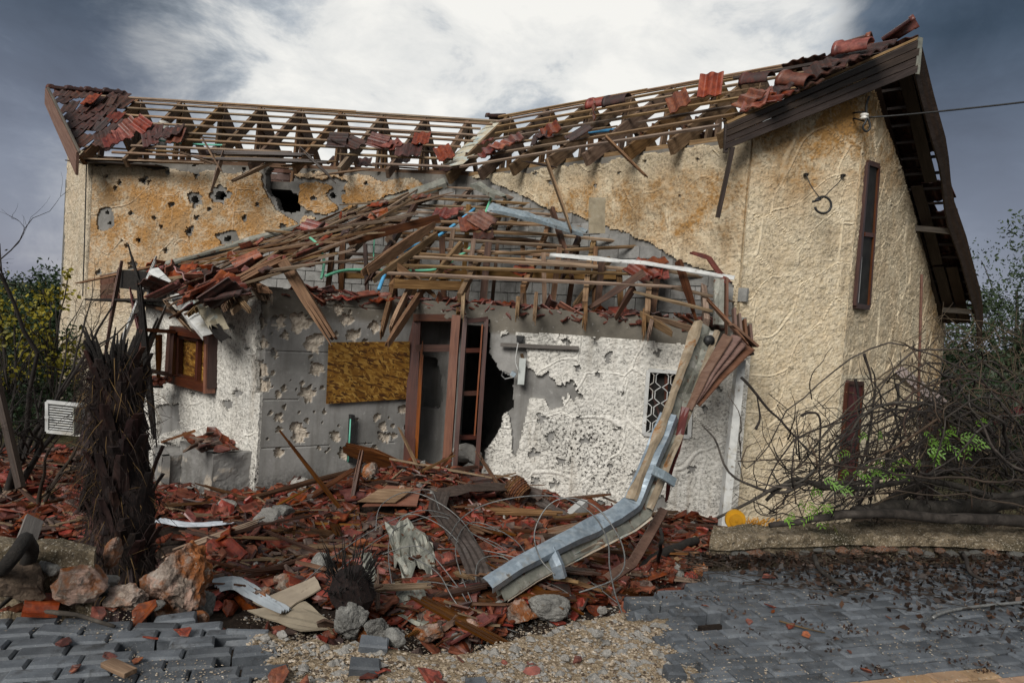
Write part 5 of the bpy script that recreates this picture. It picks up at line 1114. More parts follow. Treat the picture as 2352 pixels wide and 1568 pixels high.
chan('back_plate', (16, 10), M_GALVG, .19, 0, 9, (.55, -.8, .25), .2, .2, .1); chan('inner_lip', (30, 22), M_GALVG, .16, 0, 9, (.2, -.9, .4), .7, .18, .08); chan('outer_lip', (43, 34), M_SHEET, .07, 4, 9, (.2, -.8, .5), .3, None, .1)
chan('outer_lip', (40, 18), M_RUSTY, .07, 0, 5, (.2, -.8, .5), .3, None, .05)
m = MB(); P = py(1626, 782, 8.45); M_, _ = frame(P, P+np.array([.1, -1, .1])); rows = [[(0, 0, 0)]]; m.tube([P+np.array([0, -.0, 0]), P+np.array([.01, -.06, .01])], .062, 14); m.build('outlet_hole', M_BLACK, GUT, True)
strip([(1500, 1078), (1525, 1090), (1552, 1108)], [7.0, 7.0, 7.05], .10, M_GALV, None, None, parent=GUT, name='strap', up=(0, -.9, .4)); strip([(1262, 1262), (1278, 1300), (1285, 1328)], [6.2, 6.1, 6.1], .12, M_GALV, None, None, parent=GUT, name='strap', up=(-.4, -.9, .2))
strip([(1575, 935), (1556, 1030), (1540, 1090), (1532, 1150)], [7.6, 7.5, 7.5, 7.6], .09, M_MAROON, 'twisted maroon ribbon of trim dangling right of the fallen gutter', up=(-.2, -1, 0), twist=1.2, w2=.05)
strip([(1525, 1168), (1490, 1230), (1455, 1290), (1395, 1330)], [7.4, 7.0, 6.6, 6.2], .10, M_CLAD, 'brown trim strip lying curved in the rubble right of the gutter', twist=.5)
# ---------------------------------------------------------------- doors, windows, wall fittings
class WP:                                                 # a wall plane through two plan points, pushed out by o
    def __init__(s, A, B, o=0.0):
        t = (np.array(B)-np.array(A)); t = t/np.linalg.norm(t); s.t = np.array([*t, 0]); s.n = np.array([t[1], -t[0], 0]); s.P = np.array([*A, 0])+s.n*o
    def at(s, x, y, o=0.0): return pp(x, y, s.P+s.n*o, s.n)
W_L, W_R, W_G, W_S = WP(L1, I2, .05), WP(I2, R1, .05), WP(R1, C2, .05), WP(C2, R3, .05)
W_B0, W_BC, W_BD = WP(B0, B1, .05), WP(B1, B2, .02), WP(B2, B3, .05)
def bar(wp, x0, y0, x1, y1, w, h, mat, parent=None, name='frame', o=0.0, br=(0, 0), **kw):
    return beam(name, wp.at(x0, y0, o), wp.at(x1, y1, o), w, h, mat, parent, up=wp.n, broken=br, **kw)
# left window with one leaf swung open
WIN = empty('window', W_B0.at(440, 890), parent=HOUSE)
q = [(403, 757), (489, 773), (486, 891), (396, 868)]
for (a, b), nm in (((0, 1), 'frame_head'), ((1, 2), 'frame_jamb'), ((2, 3), 'sill'), ((3, 0), 'frame_jamb')): bar(W_B0, *q[a], *q[b], .11 if nm != 'sill' else .12, .18, M_JOINERY, WIN, nm, .03)
bar(W_B0, 482, 790, 480, 903, .06, .14, M_JAMB, WIN, 'frame_jamb', .07)
for (a, b, c_, d) in ((414, 772, 457, 780), (457, 780, 454, 875), (412, 862, 454, 873), (414, 772, 412, 862)): bar(W_B0, a, b, c_, d, .06, .06, M_JOINERY, WIN, 'sash', .01)
P = [W_B0.at(x, y, -.04) for x, y in ((405, 765), (486, 780), (483, 885), (400, 865))]; m = MB(); m.sheet([[P[0], P[1]], [P[3], P[2]]], .015); m.build('boarding', M_OSB, WIN)
SH = empty('shutter_leaf', W_B0.at(398, 860), parent=HOUSE)
leaf = [(328, 757), (399, 762), (394, 861), (322, 845)]
for i in range(4): beam(['top_rail', 'stile', 'bottom_rail', 'stile'][i], py(*leaf[i], 9.75 if i in (1, 2) else 9.35), py(*leaf[(i+1) % 4], 9.75 if (i+1) % 4 in (1, 2) else 9.35), .05, .09, M_JOINERY, SH, up=(0, -1, .1))
beam('glazing_bar', py(365, 768, 9.6), py(364, 846, 9.6), .04, .11, M_JAMB, SH, up=(0, -1, 0), broken=(0, 1))
beam('window_sill', py(318, 884, 9.7), py(374, 888, 9.6), .02, .04, M_GREYWOOD, None, label='narrow sill ledge carrying red tile pieces left of the window', cat='ledge')
for i in range(5): put('roof_tile', random.choice([TSHORT, TILE]), Matrix.Translation(py(318+i*11, 877-i % 2*7, 9.62)) @ Matrix.Rotation(random.uniform(-.4, .4), 4, 'Z') @ Matrix.Rotation(random.gauss(0, .2), 4, 'X'), None, label=ORD[i]+' red tile from the left on the narrow ledge beside the window', cat='roof tile', group='tiles on the narrow ledge')
# strand board sheet
Q = [W_BC.at(x, y, .03) for x, y in ((755, 786), (941, 784), (938, 915), (749, 927))]
c_ = sum(Q)/4; Mx = Matrix(((W_BC.t[0], -W_BC.n[0], 0, c_[0]), (W_BC.t[1], -W_BC.n[1], 0, c_[1]), (0, 0, 1, c_[2]), (0, 0, 0, 1))); inv = Mx.inverted(); loc = [inv @ Vector(p) for p in Q]
m = MB(); m.add([(*v[:1], .009, v[2]) for v in loc]+[(v[0], -.009, v[2]) for v in loc], [(0, 1, 2, 3), (7, 6, 5, 4), (0, 4, 5, 1), (1, 5, 6, 2), (2, 6, 7, 3), (3, 7, 4, 0)])
put('strand_board', m.mesh('strand_board', M_OSB), Mx, None, label='ochre strand board sheet nailed on the bare concrete face', cat='board')
# door
DR = empty('door_frame', W_BD.at(1040, 1085), parent=HOUSE)
D0 = 9.72
def db(nm, x0, y0, x1, y1, w, h, mat, d0=D0, d1=None, br=(0, 0)): return beam(nm, py(x0, y0, d0), py(x1, y1, d1 or d0), w, h, mat, DR, up=(0, -1, 0), broken=br)
db('door_jamb', 955, 726, 940, 1062, .16, .10, M_JOINERY, 9.8, 9.6); db('door_jamb', 969, 815, 955, 1060, .05, .06, M_JAMB, 9.65, 9.6, (1, 1))
db('head_rail', 950, 729, 1042, 729, .10, .06, M_JOINERY); db('transom', 955, 799, 1040, 799, .10, .045, M_JOINERY)
db('mullion', 1049, 724, 1024, 1092, .12, .19, M_JAMB, 9.62, 9.5)
db('door_stile', 1069, 727, 1044, 1092, .06, .08, M_JOINERY, 9.45, 9.2); db('door_stile', 1117, 733, 1094, 1096, .06, .075, M_JOINERY, 9.55, 9.3); db('head_rail', 1068, 738, 1120, 732, .06, .06, M_JOINERY, 9.45, 9.55)
for y in (805, 903, 1004): db('door_rail', 1066-(y-740)*.07, y, 1112-(y-740)*.067, y-1, .06, .07, M_JOINERY, 9.4, 9.5)
for (x0, y0, x1, y1) in ((1108, 745, 1090, 1000),): db('glazing_bead', x0, y0, x1, y1, .02, .03, M_JAMB, 9.45, 9.35)
# rubble inside the doorway
def rock_mesh(name, seed, mat, sub=3, rough=.35, flat=.8, cuts=7):
    bm_ = bmesh.new(); bmesh.ops.create_icosphere(bm_, subdivisions=sub, radius=1); rd = random.Random(seed)
    pl = [(Vector((rd.gauss(0, 1), rd.gauss(0, 1), rd.gauss(0, 1))).normalized(), rd.uniform(.52, .85)) for _ in range(cuts)]
    for v in bm_.verts:
        p = v.co.copy()
        for n, d in pl:
            e = p.dot(n)-d
            if e > 0: p -= n*e*.92
        f = 1+rough*.45*mnoise.noise(p*1.7+Vector((seed*3.1, 0, 0)))+rough*.30*mnoise.noise(p*4.5+Vector((0, seed*1.7, 0)))+rough*.14*mnoise.noise(p*11)
        v.co = Vector((p.x, p.y, p.z*flat))*f
    me = bpy.data.meshes.new(name); bm_.to_mesh(me); bm_.free(); me.materials.append(mat); return me
def rock(x, y, depth, wpx, hpx, mat, label, name='rock', seed=None, cat='rock', sub=3, rough=.35, cuts=7, group=None, rot=None, sink=.12):
    seed = seed if seed is not None else random.randint(0, 999); P = py(x, y, depth); sx = wpx/FP*depth/2*1.08; sz_ = hpx/FP*depth/2*1.12
    me = rock_mesh(name, seed, mat, sub, rough, 1, cuts)
    V = np.array([v.co[:] for v in me.vertices]); V = V/np.abs(V).max(0)*np.array([sx, (sx+sz_)/2*.9, sz_]); me.vertices.foreach_set('co', V.astype(np.float32).ravel()); me.update()
    c_ = np.array(P)+np.array([0, .05, sz_*(1-sink)])
    return put(name, me, Matrix.Translation(Vector(c_)) @ Matrix.Rotation(rot or 0, 4, 'Y'), None, label=label, cat=cat, group=group)
rock(1066, 1066, 10.0, 62, 46, M_ROCKW, 'broken pale wall slab lying inside the doorway', 'rubble_chunk', 4, 'rubble chunk', 2, .2)
rock(1090, 1062, 9.9, 30, 26, M_ROCKW, 'small pale block at the foot of the door stile', 'rubble_chunk', 9, 'rubble chunk', 2, .15)
rock(1080, 1082, 9.5, 34, 18, M_ROCKG, 'grey rubble lump on the door threshold', 'rubble_chunk', 14, 'rubble chunk', 2, .2)
# grilled window
GW = empty('grilled_window', W_BD.at(1530, 1000), parent=HOUSE)
gq = [(1489, 850), (1590, 857), (1583, 1003), (1478, 996)]
for i in range(4): bar(W_BD, *gq[i], *gq[(i+1) % 4], .05, .045, M_WHITE, GW, 'frame_bar', .01)
P = [W_BD.at(x, y, -.14) for x, y in gq]; m = MB(); m.sheet([[P[0], P[1]], [P[3], P[2]]], .01); m.build('pane', M_WINDOW, GW)
bar(W_BD, 1490, 880, 1530, 1000, .03, .04, M_JOINERY, GW, 'inner_bar', -.10); bar(W_BD, 1530, 856, 1528, 998, .04, .05, M_JOINERY, GW, 'inner_bar', -.10)
G00, G10, G01 = W_BD.at(1489, 850, .01), W_BD.at(1590, 857, .01), W_BD.at(1478, 996, .01)
gu, gv = (G10-G00), (G01-G00); ncol, nrow = 3, 4
for c_ in range(ncol+1):                                  # each wire runs down in pointed lobes, neighbours mirrored
    for sgn in ((1,) if c_ == 0 else ((-1,) if c_ == ncol else (1, -1))):
        pts = []
        for k_ in np.linspace(0, nrow, nrow*14+1):
            ph = k_ % 1; lobe = abs(math.sin(k_*math.pi)); b_ = .46*min(1, 1.25*lobe**.7)*(1 if .18 < ph < .82 else .55)
            off = .5-b_ if (c_ % 2 == 0) else b_*1.0
            u = (c_+sgn*(.04+.44*min(1, lobe*1.15)*(1 if abs(ph-.5) > .16 else .86)))/ncol
            pts.append(G00+gu*u+gv*(k_/nrow))
        m = MB(); m.tube(pts, .0075, 5); m.build('grille_wire', M_WHITE, GW, True)
# narrow windows of the gable side
NW = empty('narrow_window', W_S.at(1980, 705), parent=HOUSE)
for i in range(4):
    a, b = WIN_U[i], WIN_U[(i+1) % 4]; bar(W_S, *a, *b, .07, .05, M_JOINERY, NW, ['frame_head', 'frame_jamb', 'sill', 'frame_jamb'][i], 0.02)
bar(W_S, 1984, 538, 2008, 541, .06, .04, M_JOINERY, NW, 'transom', 0.02)
P = [W_S.at(x, y, 0.012) for x, y in WIN_U]; m = MB(); m.sheet([[P[0], P[1]], [P[3], P[2]]], .01); m.build('pane', M_WINDOW, NW)
bar(W_S, 1978, 590, 1970, 695, .03, .02, M_WHITE, NW, 'blind_strip', 0.025)
NW2 = empty('narrow_window', W_S.at(1950, 1100), parent=HOUSE)
for i in (0, 1, 3):
    a, b = WIN_L[i], WIN_L[(i+1) % 4]; bar(W_S, *a, *b, .06, .05, M_JOINERY, NW2, ['frame_head', 'frame_jamb', 'sill', 'frame_jamb'][i], 0.02)
P = [W_S.at(x, y, 0.012) for x, y in WIN_L]; m = MB(); m.sheet([[P[0], P[1]], [P[3], P[2]]], .02); m.build('shutter_panel', M_MAROON, NW2)
for i in range(5): bar(W_S, 1944-i*3, 900+i*42, 1962-i*3, 902+i*42, .012, .012, M_WOOD, NW2, 'bar', 0.03)
# white post by the corner
beam('white_post', py(1700, 826, 8.75), py(1661, 1212, 8.5), .10, .14, M_WHITE, None, up=(0, -1, 0), label='white painted square steel post leaning at the bay corner', cat='post')
# fittings on the bay wall
bar(W_BD, 1150, 791, 1329, 799, .05, .055, M_GREYWOOD, None, 'wall_batten', .04, label='grey timber batten fixed level across the white wall', cat='batten')
def fbox(nm, wp, x0, y0, x1, y1, dep, mat, label, cat, o=.03):
    a, b = wp.at(x0, y0, o), wp.at(x1, y1, o); c_ = (a+b)/2; w = abs(np.dot(b-a, wp.t)); h = abs(a[2]-b[2]); m = MB(); m.box((0, 0, 0), (w, dep, h)); m.box((0, -dep*.6, -h*.1), (w*.6, dep*.3, h*.35))
    Mx = Matrix(((wp.t[0], -wp.n[0], 0, c_[0]), (wp.t[1], -wp.n[1], 0, c_[1]), (0, 0, 1, c_[2]), (0, 0, 0, 1))); return put(nm, m.mesh(nm, mat), Mx, None, label=label, cat=cat)
fbox('junction_box', W_BD, 1188, 770, 1203, 787, .08, M_BLACK, 'small black junction box above the wall batten', 'junction box')
def wire(nm, pts, r, mat, label, cat='wire', n=5, k_=5, **kw):
    P = [py(x, y, d) for x, y, d in pts]; m = MB(); m.tube(smooth(P, k_), r, n); return m.build(nm, mat, None, True, label=label, cat=cat, **kw)
wire('lamp_wire', [(1190, 788, 9.3), (1186, 810, 9.3), (1184, 830, 9.3), (1190, 850, 9.3)], .008, M_WHITE, 'thin pale wire hanging from the black junction box')
LMP = empty('flood_lamp', W_BD.at(1195, 880, .1), 'broken pale lamp housing dangling on the wall right of the door', 'lamp')
bar(W_BD, 1201, 822, 1197, 882, .09, .10, M_GLASS, LMP, 'lamp_tube', .10); bar(W_BD, 1198, 812, 1205, 838, .04, .04, M_STRAW, LMP, 'lamp_cap', .12); bar(W_BD, 1174, 855, 1184, 862, .06, .07, M_GALV, LMP, 'lamp_box', .12)
m = MB(); m.tube([W_BD.at(x, y, .14) for x, y in ((1178, 862), (1156, 852), (1152, 862), (1160, 870), (1180, 866))], .010, 5); m.build('lamp_bracket', M_WIRE, LMP)
bar(W_BC, 808, 952, 803, 1060, .05, .10, M_BLACK, None, 'wall_pipe', .03, label='black pipe stub running up the bare concrete face', cat='pipe')
m = MB(); m.tube([W_BC.at(x, y, .06) for x, y in ((806, 962), (803, 1010), (800, 1060))], .016, 6); m.build('conduit', M_GREEN, None, True, label='green conduit beside the black pipe on the concrete face', cat='pipe')
wire('wall_crack_cable', [(341, 480, 15.2), (338, 520, 15.1), (336, 600, 15.1), (331, 650, 15.0)], .012, M_BLACK, 'black cable running down the far left wall') if False else None
m = MB(); m.tube([W_L.at(x, y, .03)-W_L.t*0 for x, y in ((199, 360), (197, 440), (194, 560), (190, 680))], .012, 5); m.build('wall_cable', M_BLACK, None, label='thin black cable running down the left corner of the house', cat='cable')
# service insulator, drop line and hanging hose loops
INS = empty('service_insulator', W_G.at(1985, 270), 'ceramic service insulator on an iron bracket under the gable', 'insulator')
ip = py(1985, 268, 9.35); wp0 = W_G.at(1968, 266)
m = MB(); m.tube([W_G.at(1960, 260), W_G.at(1972, 258, .15), ip+np.array([.0, 0, .06])], .012, 5); m.tube([W_G.at(1960, 272), W_G.at(1972, 275, .15), ip+np.array([0, 0, -.06])], .012, 5); m.build('bracket', M_CHAR, INS)
m = MB(); prof = [(.0, .030), (.012, .055), (.03, .055), (.042, .034), (.056, .055), (.075, .055), (.087, .030)]; m.tube([ip+np.array([0, 0, z_-.045]) for z_, _ in prof], [r_ for _, r_ in prof], 12); m.build('spool', M_CERAMIC, INS, True)
wire('service_line', [(1995, 270, 9.3), (2100, 262, 9.0), (2352, 235, 8.2), (2700, 190, 7.2)], .012, M_BLACK, 'black overhead service line running off to the right', 'cable')
wire('cable_loop', [(1996, 222, 9.5), (1990, 245, 9.4), (1990, 275, 9.3), (1982, 292, 9.3), (1990, 302, 9.3), (1999, 292, 9.3), (1994, 272, 9.3)], .016, M_BLACK, 'short black cable loop hanging below the insulator', 'cable')
wire('hook_wire', [(1852, 402, 9.3), (1862, 425, 9.25), (1878, 448, 9.2), (1888, 456, 9.2), (1910, 435, 9.25), (1928, 418, 9.35), (1936, 404, 9.4)], .007, M_BLACK, 'thin wire slung between two hooks on the gable wall')
pts = [(1865, 464, 9.2), (1885, 458, 9.15)]+[(1890+19*math.cos(a), 471+19*math.sin(a), 9.15) for a in np.linspace(-2.6, 2.9, 14)]
wire('hose_ring', pts, .016, M_BLACK, 'ring of black hose hanging from the wire on the gable', 'hose')
for x, y, lb in ((1851, 401, 'left'), (1936, 403, 'right')): fbox('wall_hook', W_G, x-3, y-3, x+3, y+4, .06, M_CHAR, lb+' iron hook holding the slung wire on the gable', 'hook')
m = MB(); m.tube([W_G.at(1716, 822, 1.2), W_G.at(1722, 822, 1.2)], .01, 4)
# louvred white shutter by the palm
LV = empty('louvred_panel', py(150, 1000, 6.6), 'white louvred metal panel hanging open left of the palm trunk', 'louvre panel')
lq = [(109, 922), (189, 930), (188, 998), (109, 990)]
for i in range(4): beam('frame_bar', py(*lq[i], 6.6), py(*lq[(i+1) % 4], 6.6), .03, .03, M_WHITE, LV, up=(0, -1, 0))
for i in range(11):
    t = (i+.8)/12; beam('slat', py(110, 922+68*t, 6.6), py(188, 930+68*t, 6.6), .011, .007, M_WHITE, LV, up=(0, -.7, .7))
m = MB(); m.sheet([[py(109, 922, 6.68), py(189, 930, 6.68)], [py(109, 990, 6.68), py(188, 998, 6.68)]], .01); m.build('backing', M_BLACK, LV)
beam('side_plate', py(190, 932, 6.6), py(190, 995, 6.6), .28, .01, M_GALVG, LV, up=(1, 0, 0)); beam('latch', py(104, 957, 6.55), py(113, 958, 6.55), .02, .02, M_WHITE, LV)
# ---------------------------------------------------------------- pavements of grey setts either side of the crater
PANG = R(17); PU, PV = np.array([math.cos(PANG), math.sin(PANG)]), np.array([-math.sin(PANG), math.cos(PANG)])
def paver_mesh(mat, L, Wd, hh=.075, bev=.008, seed=0):
    rd = random.Random(seed); m = MB(); a, b = L/2, Wd/2; vs = []
    for z_, i in ((-hh, 0), (-bev, 0), (0, bev)):
        for sx, sy in ((-1, -1), (1, -1), (1, 1), (-1, 1)):
            vs.append((sx*(a-i)+rd.uniform(-.0025, .0025), sy*(b-i)+rd.uniform(-.0025, .0025), z_+(rd.uniform(-.002, .002) if z_ == 0 else 0)))
    m.add(vs, [(i, (i+1) % 4, 4+(i+1) % 4, 4+i) for i in range(4)]+[(4+i, 4+(i+1) % 4, 8+(i+1) % 4, 8+i) for i in range(4)]+[(8, 9, 10, 11)]); return m.mesh('paver', mat)
PAV = [paver_mesh(M_PAVER, .191, .090, .075, .011, seed=i) for i in range(4)]; PAVH = [paver_mesh(M_PAVER, .096, .094, seed=9)]; PAVT = paver_mesh(M_PAVERT, .191, .090, .075, .010, seed=5)
PAVC = [paver_mesh(M_PAVER, random.uniform(.08, .15), random.uniform(.05, .09), seed=20+i) for i in range(3)]
LPOLY = [(-150, 1436), (120, 1424), (250, 1404), (330, 1396), (440, 1392), (478, 1402), (560, 1432), (596, 1446), (600, 1462), (563, 1470), (600, 1486), (690, 1500), (650, 1520), (612, 1535), (590, 1590), (590, 1700), (-150, 1700)]
RPOLY = [(1492, 1366), (1520, 1350), (1570, 1342), (1600, 1318), (1660, 1306), (1760, 1300), (2000, 1290), (2450, 1290), (2450, 1700), (1590, 1700), (1610, 1540), (1545, 1512), (1590, 1500), (1530, 1470), (1556, 1440), (1440, 1424), (1424, 1400)]
PAVE_L = empty('pavement', (*pz(250, 1500, 0)[:2], -.08)); setp(PAVE_L, kind='structure'); PAVE_R = empty('pavement', (*pz(1900, 1450, 0)[:2], -.08)); setp(PAVE_R, kind='structure')
PAVED = []; cntp = [0, 0]; late = MB()
TANL = (pz(2040, 1566, 0), pz(2352, 1538, 0))
for r in range(-2, 60):
    for c_ in range(-36, 60):
        p = PU*(c_*.2+(.1 if r % 2 else 0)+.03*math.sin(r*1.7))+PV*(1.2+r*.098)
        if not (-4.5 < p[0] < 4.6 and 2.2 < p[1] < 6): continue
        x, y = proj([p[0], p[1], sag(p[0], p[1])])
        if x < -60 or x > 2420 or y > 1640: continue
        x_, y_ = x+10*(vn(np.array(c_*.9), np.array(r*.9), 4)-.5), y
        side = 0 if inpoly(np.array(x_), np.array(y_), LPOLY) else (1 if inpoly(np.array(x_), np.array(y_), RPOLY) else None)
        if side is None: continue
        if side == 0 and random.random() < (.05 if x < 480 else .25) and x > 250: continue
        if side == 1 and random.random() < .28*math.exp(-max(0, x-1500)/110) : continue
        tan = side == 1 and (p[1]-TANL[0][1]) < (p[0]-TANL[0][0])*(TANL[1][1]-TANL[0][1])/(TANL[1][0]-TANL[0][0])+.02
        e = abs(p[1]-edge_y(p[0])); lo_ = math.exp(-((e)/.25)**2) if (side == 0 or x < 1750) else 0
        z_ = float(sag(p[0], p[1]))+random.gauss(0, .002)+lo_*random.uniform(-.03, .015)
        M = Matrix.Translation((p[0], p[1], z_)) @ Matrix.Rotation(PANG+random.gauss(0, .008+.08*lo_), 4, 'Z') @ Matrix.Rotation(random.gauss(0, .006+.07*lo_), 4, 'X') @ Matrix.Rotation(random.gauss(0, .005+.05*lo_), 4, 'Y')
        me = PAVT if tan else random.choice(PAV)
        if y < 1288 and side == 1: continue
        if cntp[side] < 298: put('paver', me, M, (PAVE_L, PAVE_R)[side]); cntp[side] += 1
        else: scatter_into(late, me, M)
if late.v: late.build('far_pavers', M_PAVER, PAVE_R, kind='stuff')
_gx, _gy = np.meshgrid(np.arange(-300, 2701, 5.0), np.arange(840, 1661, 5.0))
_dr = fwd[None, None]+((_gx-CX)/FP)[..., None]*rgt+((CY-_gy)/FP)[..., None]*upv
_gzm = np.full(_gx.shape, np.nan)
for _Y in 2.0*1.006**np.arange(0, 400):                   # march outward until the line of sight dips under the ground
    _t = _Y/_dr[..., 1]; _X, _Z = _dr[..., 0]*_t, H+_dr[..., 2]*_t
    _j = np.clip(np.searchsorted(xs, _X), 0, len(xs)-1); _i = min(np.searchsorted(ys, _Y), len(ys)-1); _g = GZ[_i, _j]
    _n = np.isnan(_gzm) & (_Z <= _g); _gzm[_n] = _g[_n]
_gzm = np.nan_to_num(_gzm, nan=-1.2)
def ghit(x, y, z=None):                                   # where a sight line meets the modelled ground
    i = int(np.clip(round((y-840)/5), 0, _gx.shape[0]-1)); j = int(np.clip(round((x+300)/5), 0, _gx.shape[1]-1)); P = pz(x, y, _gzm[i, j]); return np.array(P)
def tip(P, rz, rx=0, ry=0): return Matrix.Translation(Vector(P)) @ Matrix.Rotation(rz, 4, 'Z') @ Matrix.Rotation(rx, 4, 'X') @ Matrix.Rotation(ry, 4, 'Y')
# pavers torn loose at the crater rim
for i, (x, y, rz, rx, ry, ln, lb) in enumerate(((1545, 1355, .2, .15, .2, 0, 'paver tilted up on the crater rim left of the low wall'), (1460, 1385, .3, .1, -.2, 0, 'grey paver lying loose at the left tip of the right pavement'), (1500, 1400, .15, .5, .1, 0, 'grey paver tipped on its side along the right crater rim'), (565, 1452, .1, 1.1, .1, 0, 'dark paver standing on edge at the left crater rim'),
        (860, 1475, .1, .2, .1, 1, 'dark broken paver half sunk in the sand behind the lip'), (1730, 1540, .6, .1, .1, 0, 'paver lifted out of line at the right pavement edge'), (1555, 1470, .4, .1, .1, 1, 'broken paver piece lying on pale sand near the right pavement'), (840, 1515, .2, .15, .1, 1, 'black paver fragment on the sand at the bottom'), (1550, 1548, .1, .1, .05, 1, 'dark stone slab fragment in the sand at the lower right'), (1095, 1562, .3, .1, .0, 1, 'dark paver fragment at the bottom edge of the sand'))):
    P = pz(x, y, -.0); P[2] = float(gz(np.array(P[0]), np.array(P[1])))+.05; put('loose_paver', PAVC[i % 3] if ln else PAV[i % 4], tip(P, rz, rx, ry), None, label=lb, cat='paver')

# ---------------------------------------------------------------- pebbles and grit of the crater lip
def pebbles(n, sampler, s0, s1, mat, name, label, cat, zoff=.0):
    o6 = np.array([(1, 0, 0), (-1, 0, 0), (0, 1, 0), (0, -1, 0), (0, 0, .7), (0, 0, -.7)]); f8 = np.array([(0, 2, 4), (2, 1, 4), (1, 3, 4), (3, 0, 4), (2, 0, 5), (1, 2, 5), (3, 1, 5), (0, 3, 5)])
    C = np.array([sampler() for _ in range(n)]); sz = s0+(s1-s0)*RNG.random(n)**3
    ang = RNG.random(n)*6.28; V = o6[None]*sz[:, None, None]*(1+.5*(RNG.random((n, 6, 1))-.5))*(np.array([1.3, .9, .8]))
    V = np.stack([V[..., 0]*np.cos(ang)[:, None]-V[..., 1]*np.sin(ang)[:, None], V[..., 0]*np.sin(ang)[:, None]+V[..., 1]*np.cos(ang)[:, None], V[..., 2]], -1)
    V = V+C[:, None, :]+np.array([0, 0, zoff]); F = f8[None]+(np.arange(n)*6)[:, None, None]
    return put_np(name, V.reshape(-1, 3), F.reshape(-1, 3), mat, None, label=label, cat=cat, kind='stuff')
def sand_s():
    while 1:
        x, y = random.uniform(560, 1680), random.uniform(1385, 1600)
        if inpoly(np.array(x), np.array(y), SANDPOLY):
            P = pz(x, y, -.03)
            if P[1] < edge_y(P[0])+.25: return ghit(x+random.gauss(0, 16), y+random.gauss(0, 6))+np.array([random.gauss(0, .012), random.gauss(0, .012), 0])
pebbles(9000, sand_s, .003, .014, M_PEB, 'gravel', 'pale grit and pebbles scattered over the sandy crater lip', 'gravel')
pebbles(1700, sand_s, .003, .017, M_ROCKW, 'gravel', 'whitish grit on the sandy crater lip', 'gravel')
pebbles(2200, sand_s, .003, .013, M_ROCKB, 'gravel', 'dark brown grit on the sandy crater lip', 'gravel')
pebbles(700, sand_s, .010, .036, M_ROCKW, 'pebbles', 'larger pale pebbles on the sandy crater lip', 'pebbles')
def any_pave(p_=.62):
    while 1:
        x, y = (random.uniform(1430, 2352), random.uniform(1300, 1580)) if random.random() < p_ else (random.uniform(0, 620), random.uniform(1400, 1580))
        P = pz(x, y, .004)
        if fbm(np.array(P[0]*2.2), np.array(P[1]*2.2), 66) > .46: return P
pebbles(2600, any_pave, .0015, .006, M_PEB, 'grit', 'fine pale grit lying over the grey pavers', 'grit')

# ---------------------------------------------------------------- low walls along the road edge
def rough_wall(name, fr, bk, z0, z1, mat, parent, amp=.018, nseg=90, over=0.0):
    fr, bk = [np.array(p, float) for p in fr], [np.array(p, float) for p in bk]
    def samp(L, t):
        k_ = t*(len(L)-1); i = min(int(k_), len(L)-2); return L[i]+(L[i+1]-L[i])*(k_-i)
    m = MB(); vs = []; prof = []
    for q in np.linspace(0, 1, 6): prof.append((0, q))
    for q in np.linspace(.12, 1, 8): prof.append((q, 1))
    for q in np.linspace(.8, 0, 4): prof.append((1, q))
    K_ = len(prof)
    for i in range(nseg+1):
        f, b = samp(fr, i/nseg), samp(bk, i/nseg)
        for (u, v) in prof:
            p = np.array([*(f+(b-f)*u), z0+(z1-z0)*v]); n = Vector(p)
            if (u, v) == (0, 1): p[2] -= .012; p[:2] += (b-f)*.03
            d = amp*(mnoise.noise(n*3)*1.6+mnoise.noise(n*9)+.7*mnoise.noise(n*24)); dirn = np.array([*((f-b)/np.linalg.norm(f-b)*(1 if u == 0 else 0)), 1 if v == 1 else 0])
            vs.append(p+dirn*d)
    fs = [(i*K_+j, i*K_+K_+j, i*K_+K_+j+1, i*K_+j+1) for i in range(nseg) for j in range(K_-1)]
    fs += [tuple(range(K_)), tuple(nseg*K_+j for j in range(K_-1, -1, -1))]
    m.add(vs, fs); return m.build(name, mat, parent, False)
WR = empty('low_wall', (*pz(1900, 1285, 0)[:2], -.1), 'low rough cast wall edging the right pavement under the fallen vine', 'wall')
ft = [pz(x, y, .10)[:2] for x, y in ((1630, 1246), (1760, 1243), (1960, 1236), (2150, 1240), (2352, 1252), (2700, 1276))]
bk = [pz(x, y, .13)[:2] for x, y in ((1640, 1206), (1760, 1203), (1960, 1198), (2150, 1200), (2352, 1210), (2700, 1230))]
rough_wall('coping', ft, bk, .05, .13, M_KERB, WR, .020, 160); fb = [p+(b-p)*.10 for p, b in zip(ft, bk)]
rough_wall('base', fb, bk, -.35, .048, M_KERB, WR, .022)
for i in range(34):
    t = i/33*.95; k_ = t*5; j = min(4, int(k_)); p = fb[j]+(fb[j+1]-fb[j])*(k_-j); me = rock_mesh('stone', 40+i, M_ROCK if random.random() < .55 else M_ROCKG, 2, .4)
    s_ = random.uniform(.030, .060); put('stone', me, Matrix.Translation((p[0], p[1]-.025, .005+random.uniform(-.02, .02))) @ Matrix.Diagonal((s_*1.3, s_, s_*.8, 1)), WR)
WLt = empty('low_wall', (*pz(100, 1390, 0)[:2], -.1), 'broken low stone wall beside the palm trunk at the left road edge', 'wall')
fl_ = [pz(x, y, .27)[:2] for x, y in ((-260, 1262), (-60, 1260), (60, 1262), (150, 1268), (216, 1278))]; bl_ = [pz(x, y, .29)[:2] for x, y in ((-260, 1230), (-60, 1232), (60, 1236), (150, 1242), (222, 1254))]
rough_wall('coping', fl_, bl_, .20, .29, M_KERB, WLt, .012, 60); fl2 = [p+(b-p)*.12 for p, b in zip(fl_, bl_)]
rough_wall('base', fl2, bl_, -.3, .20, M_KERB, WLt, .035, 60)
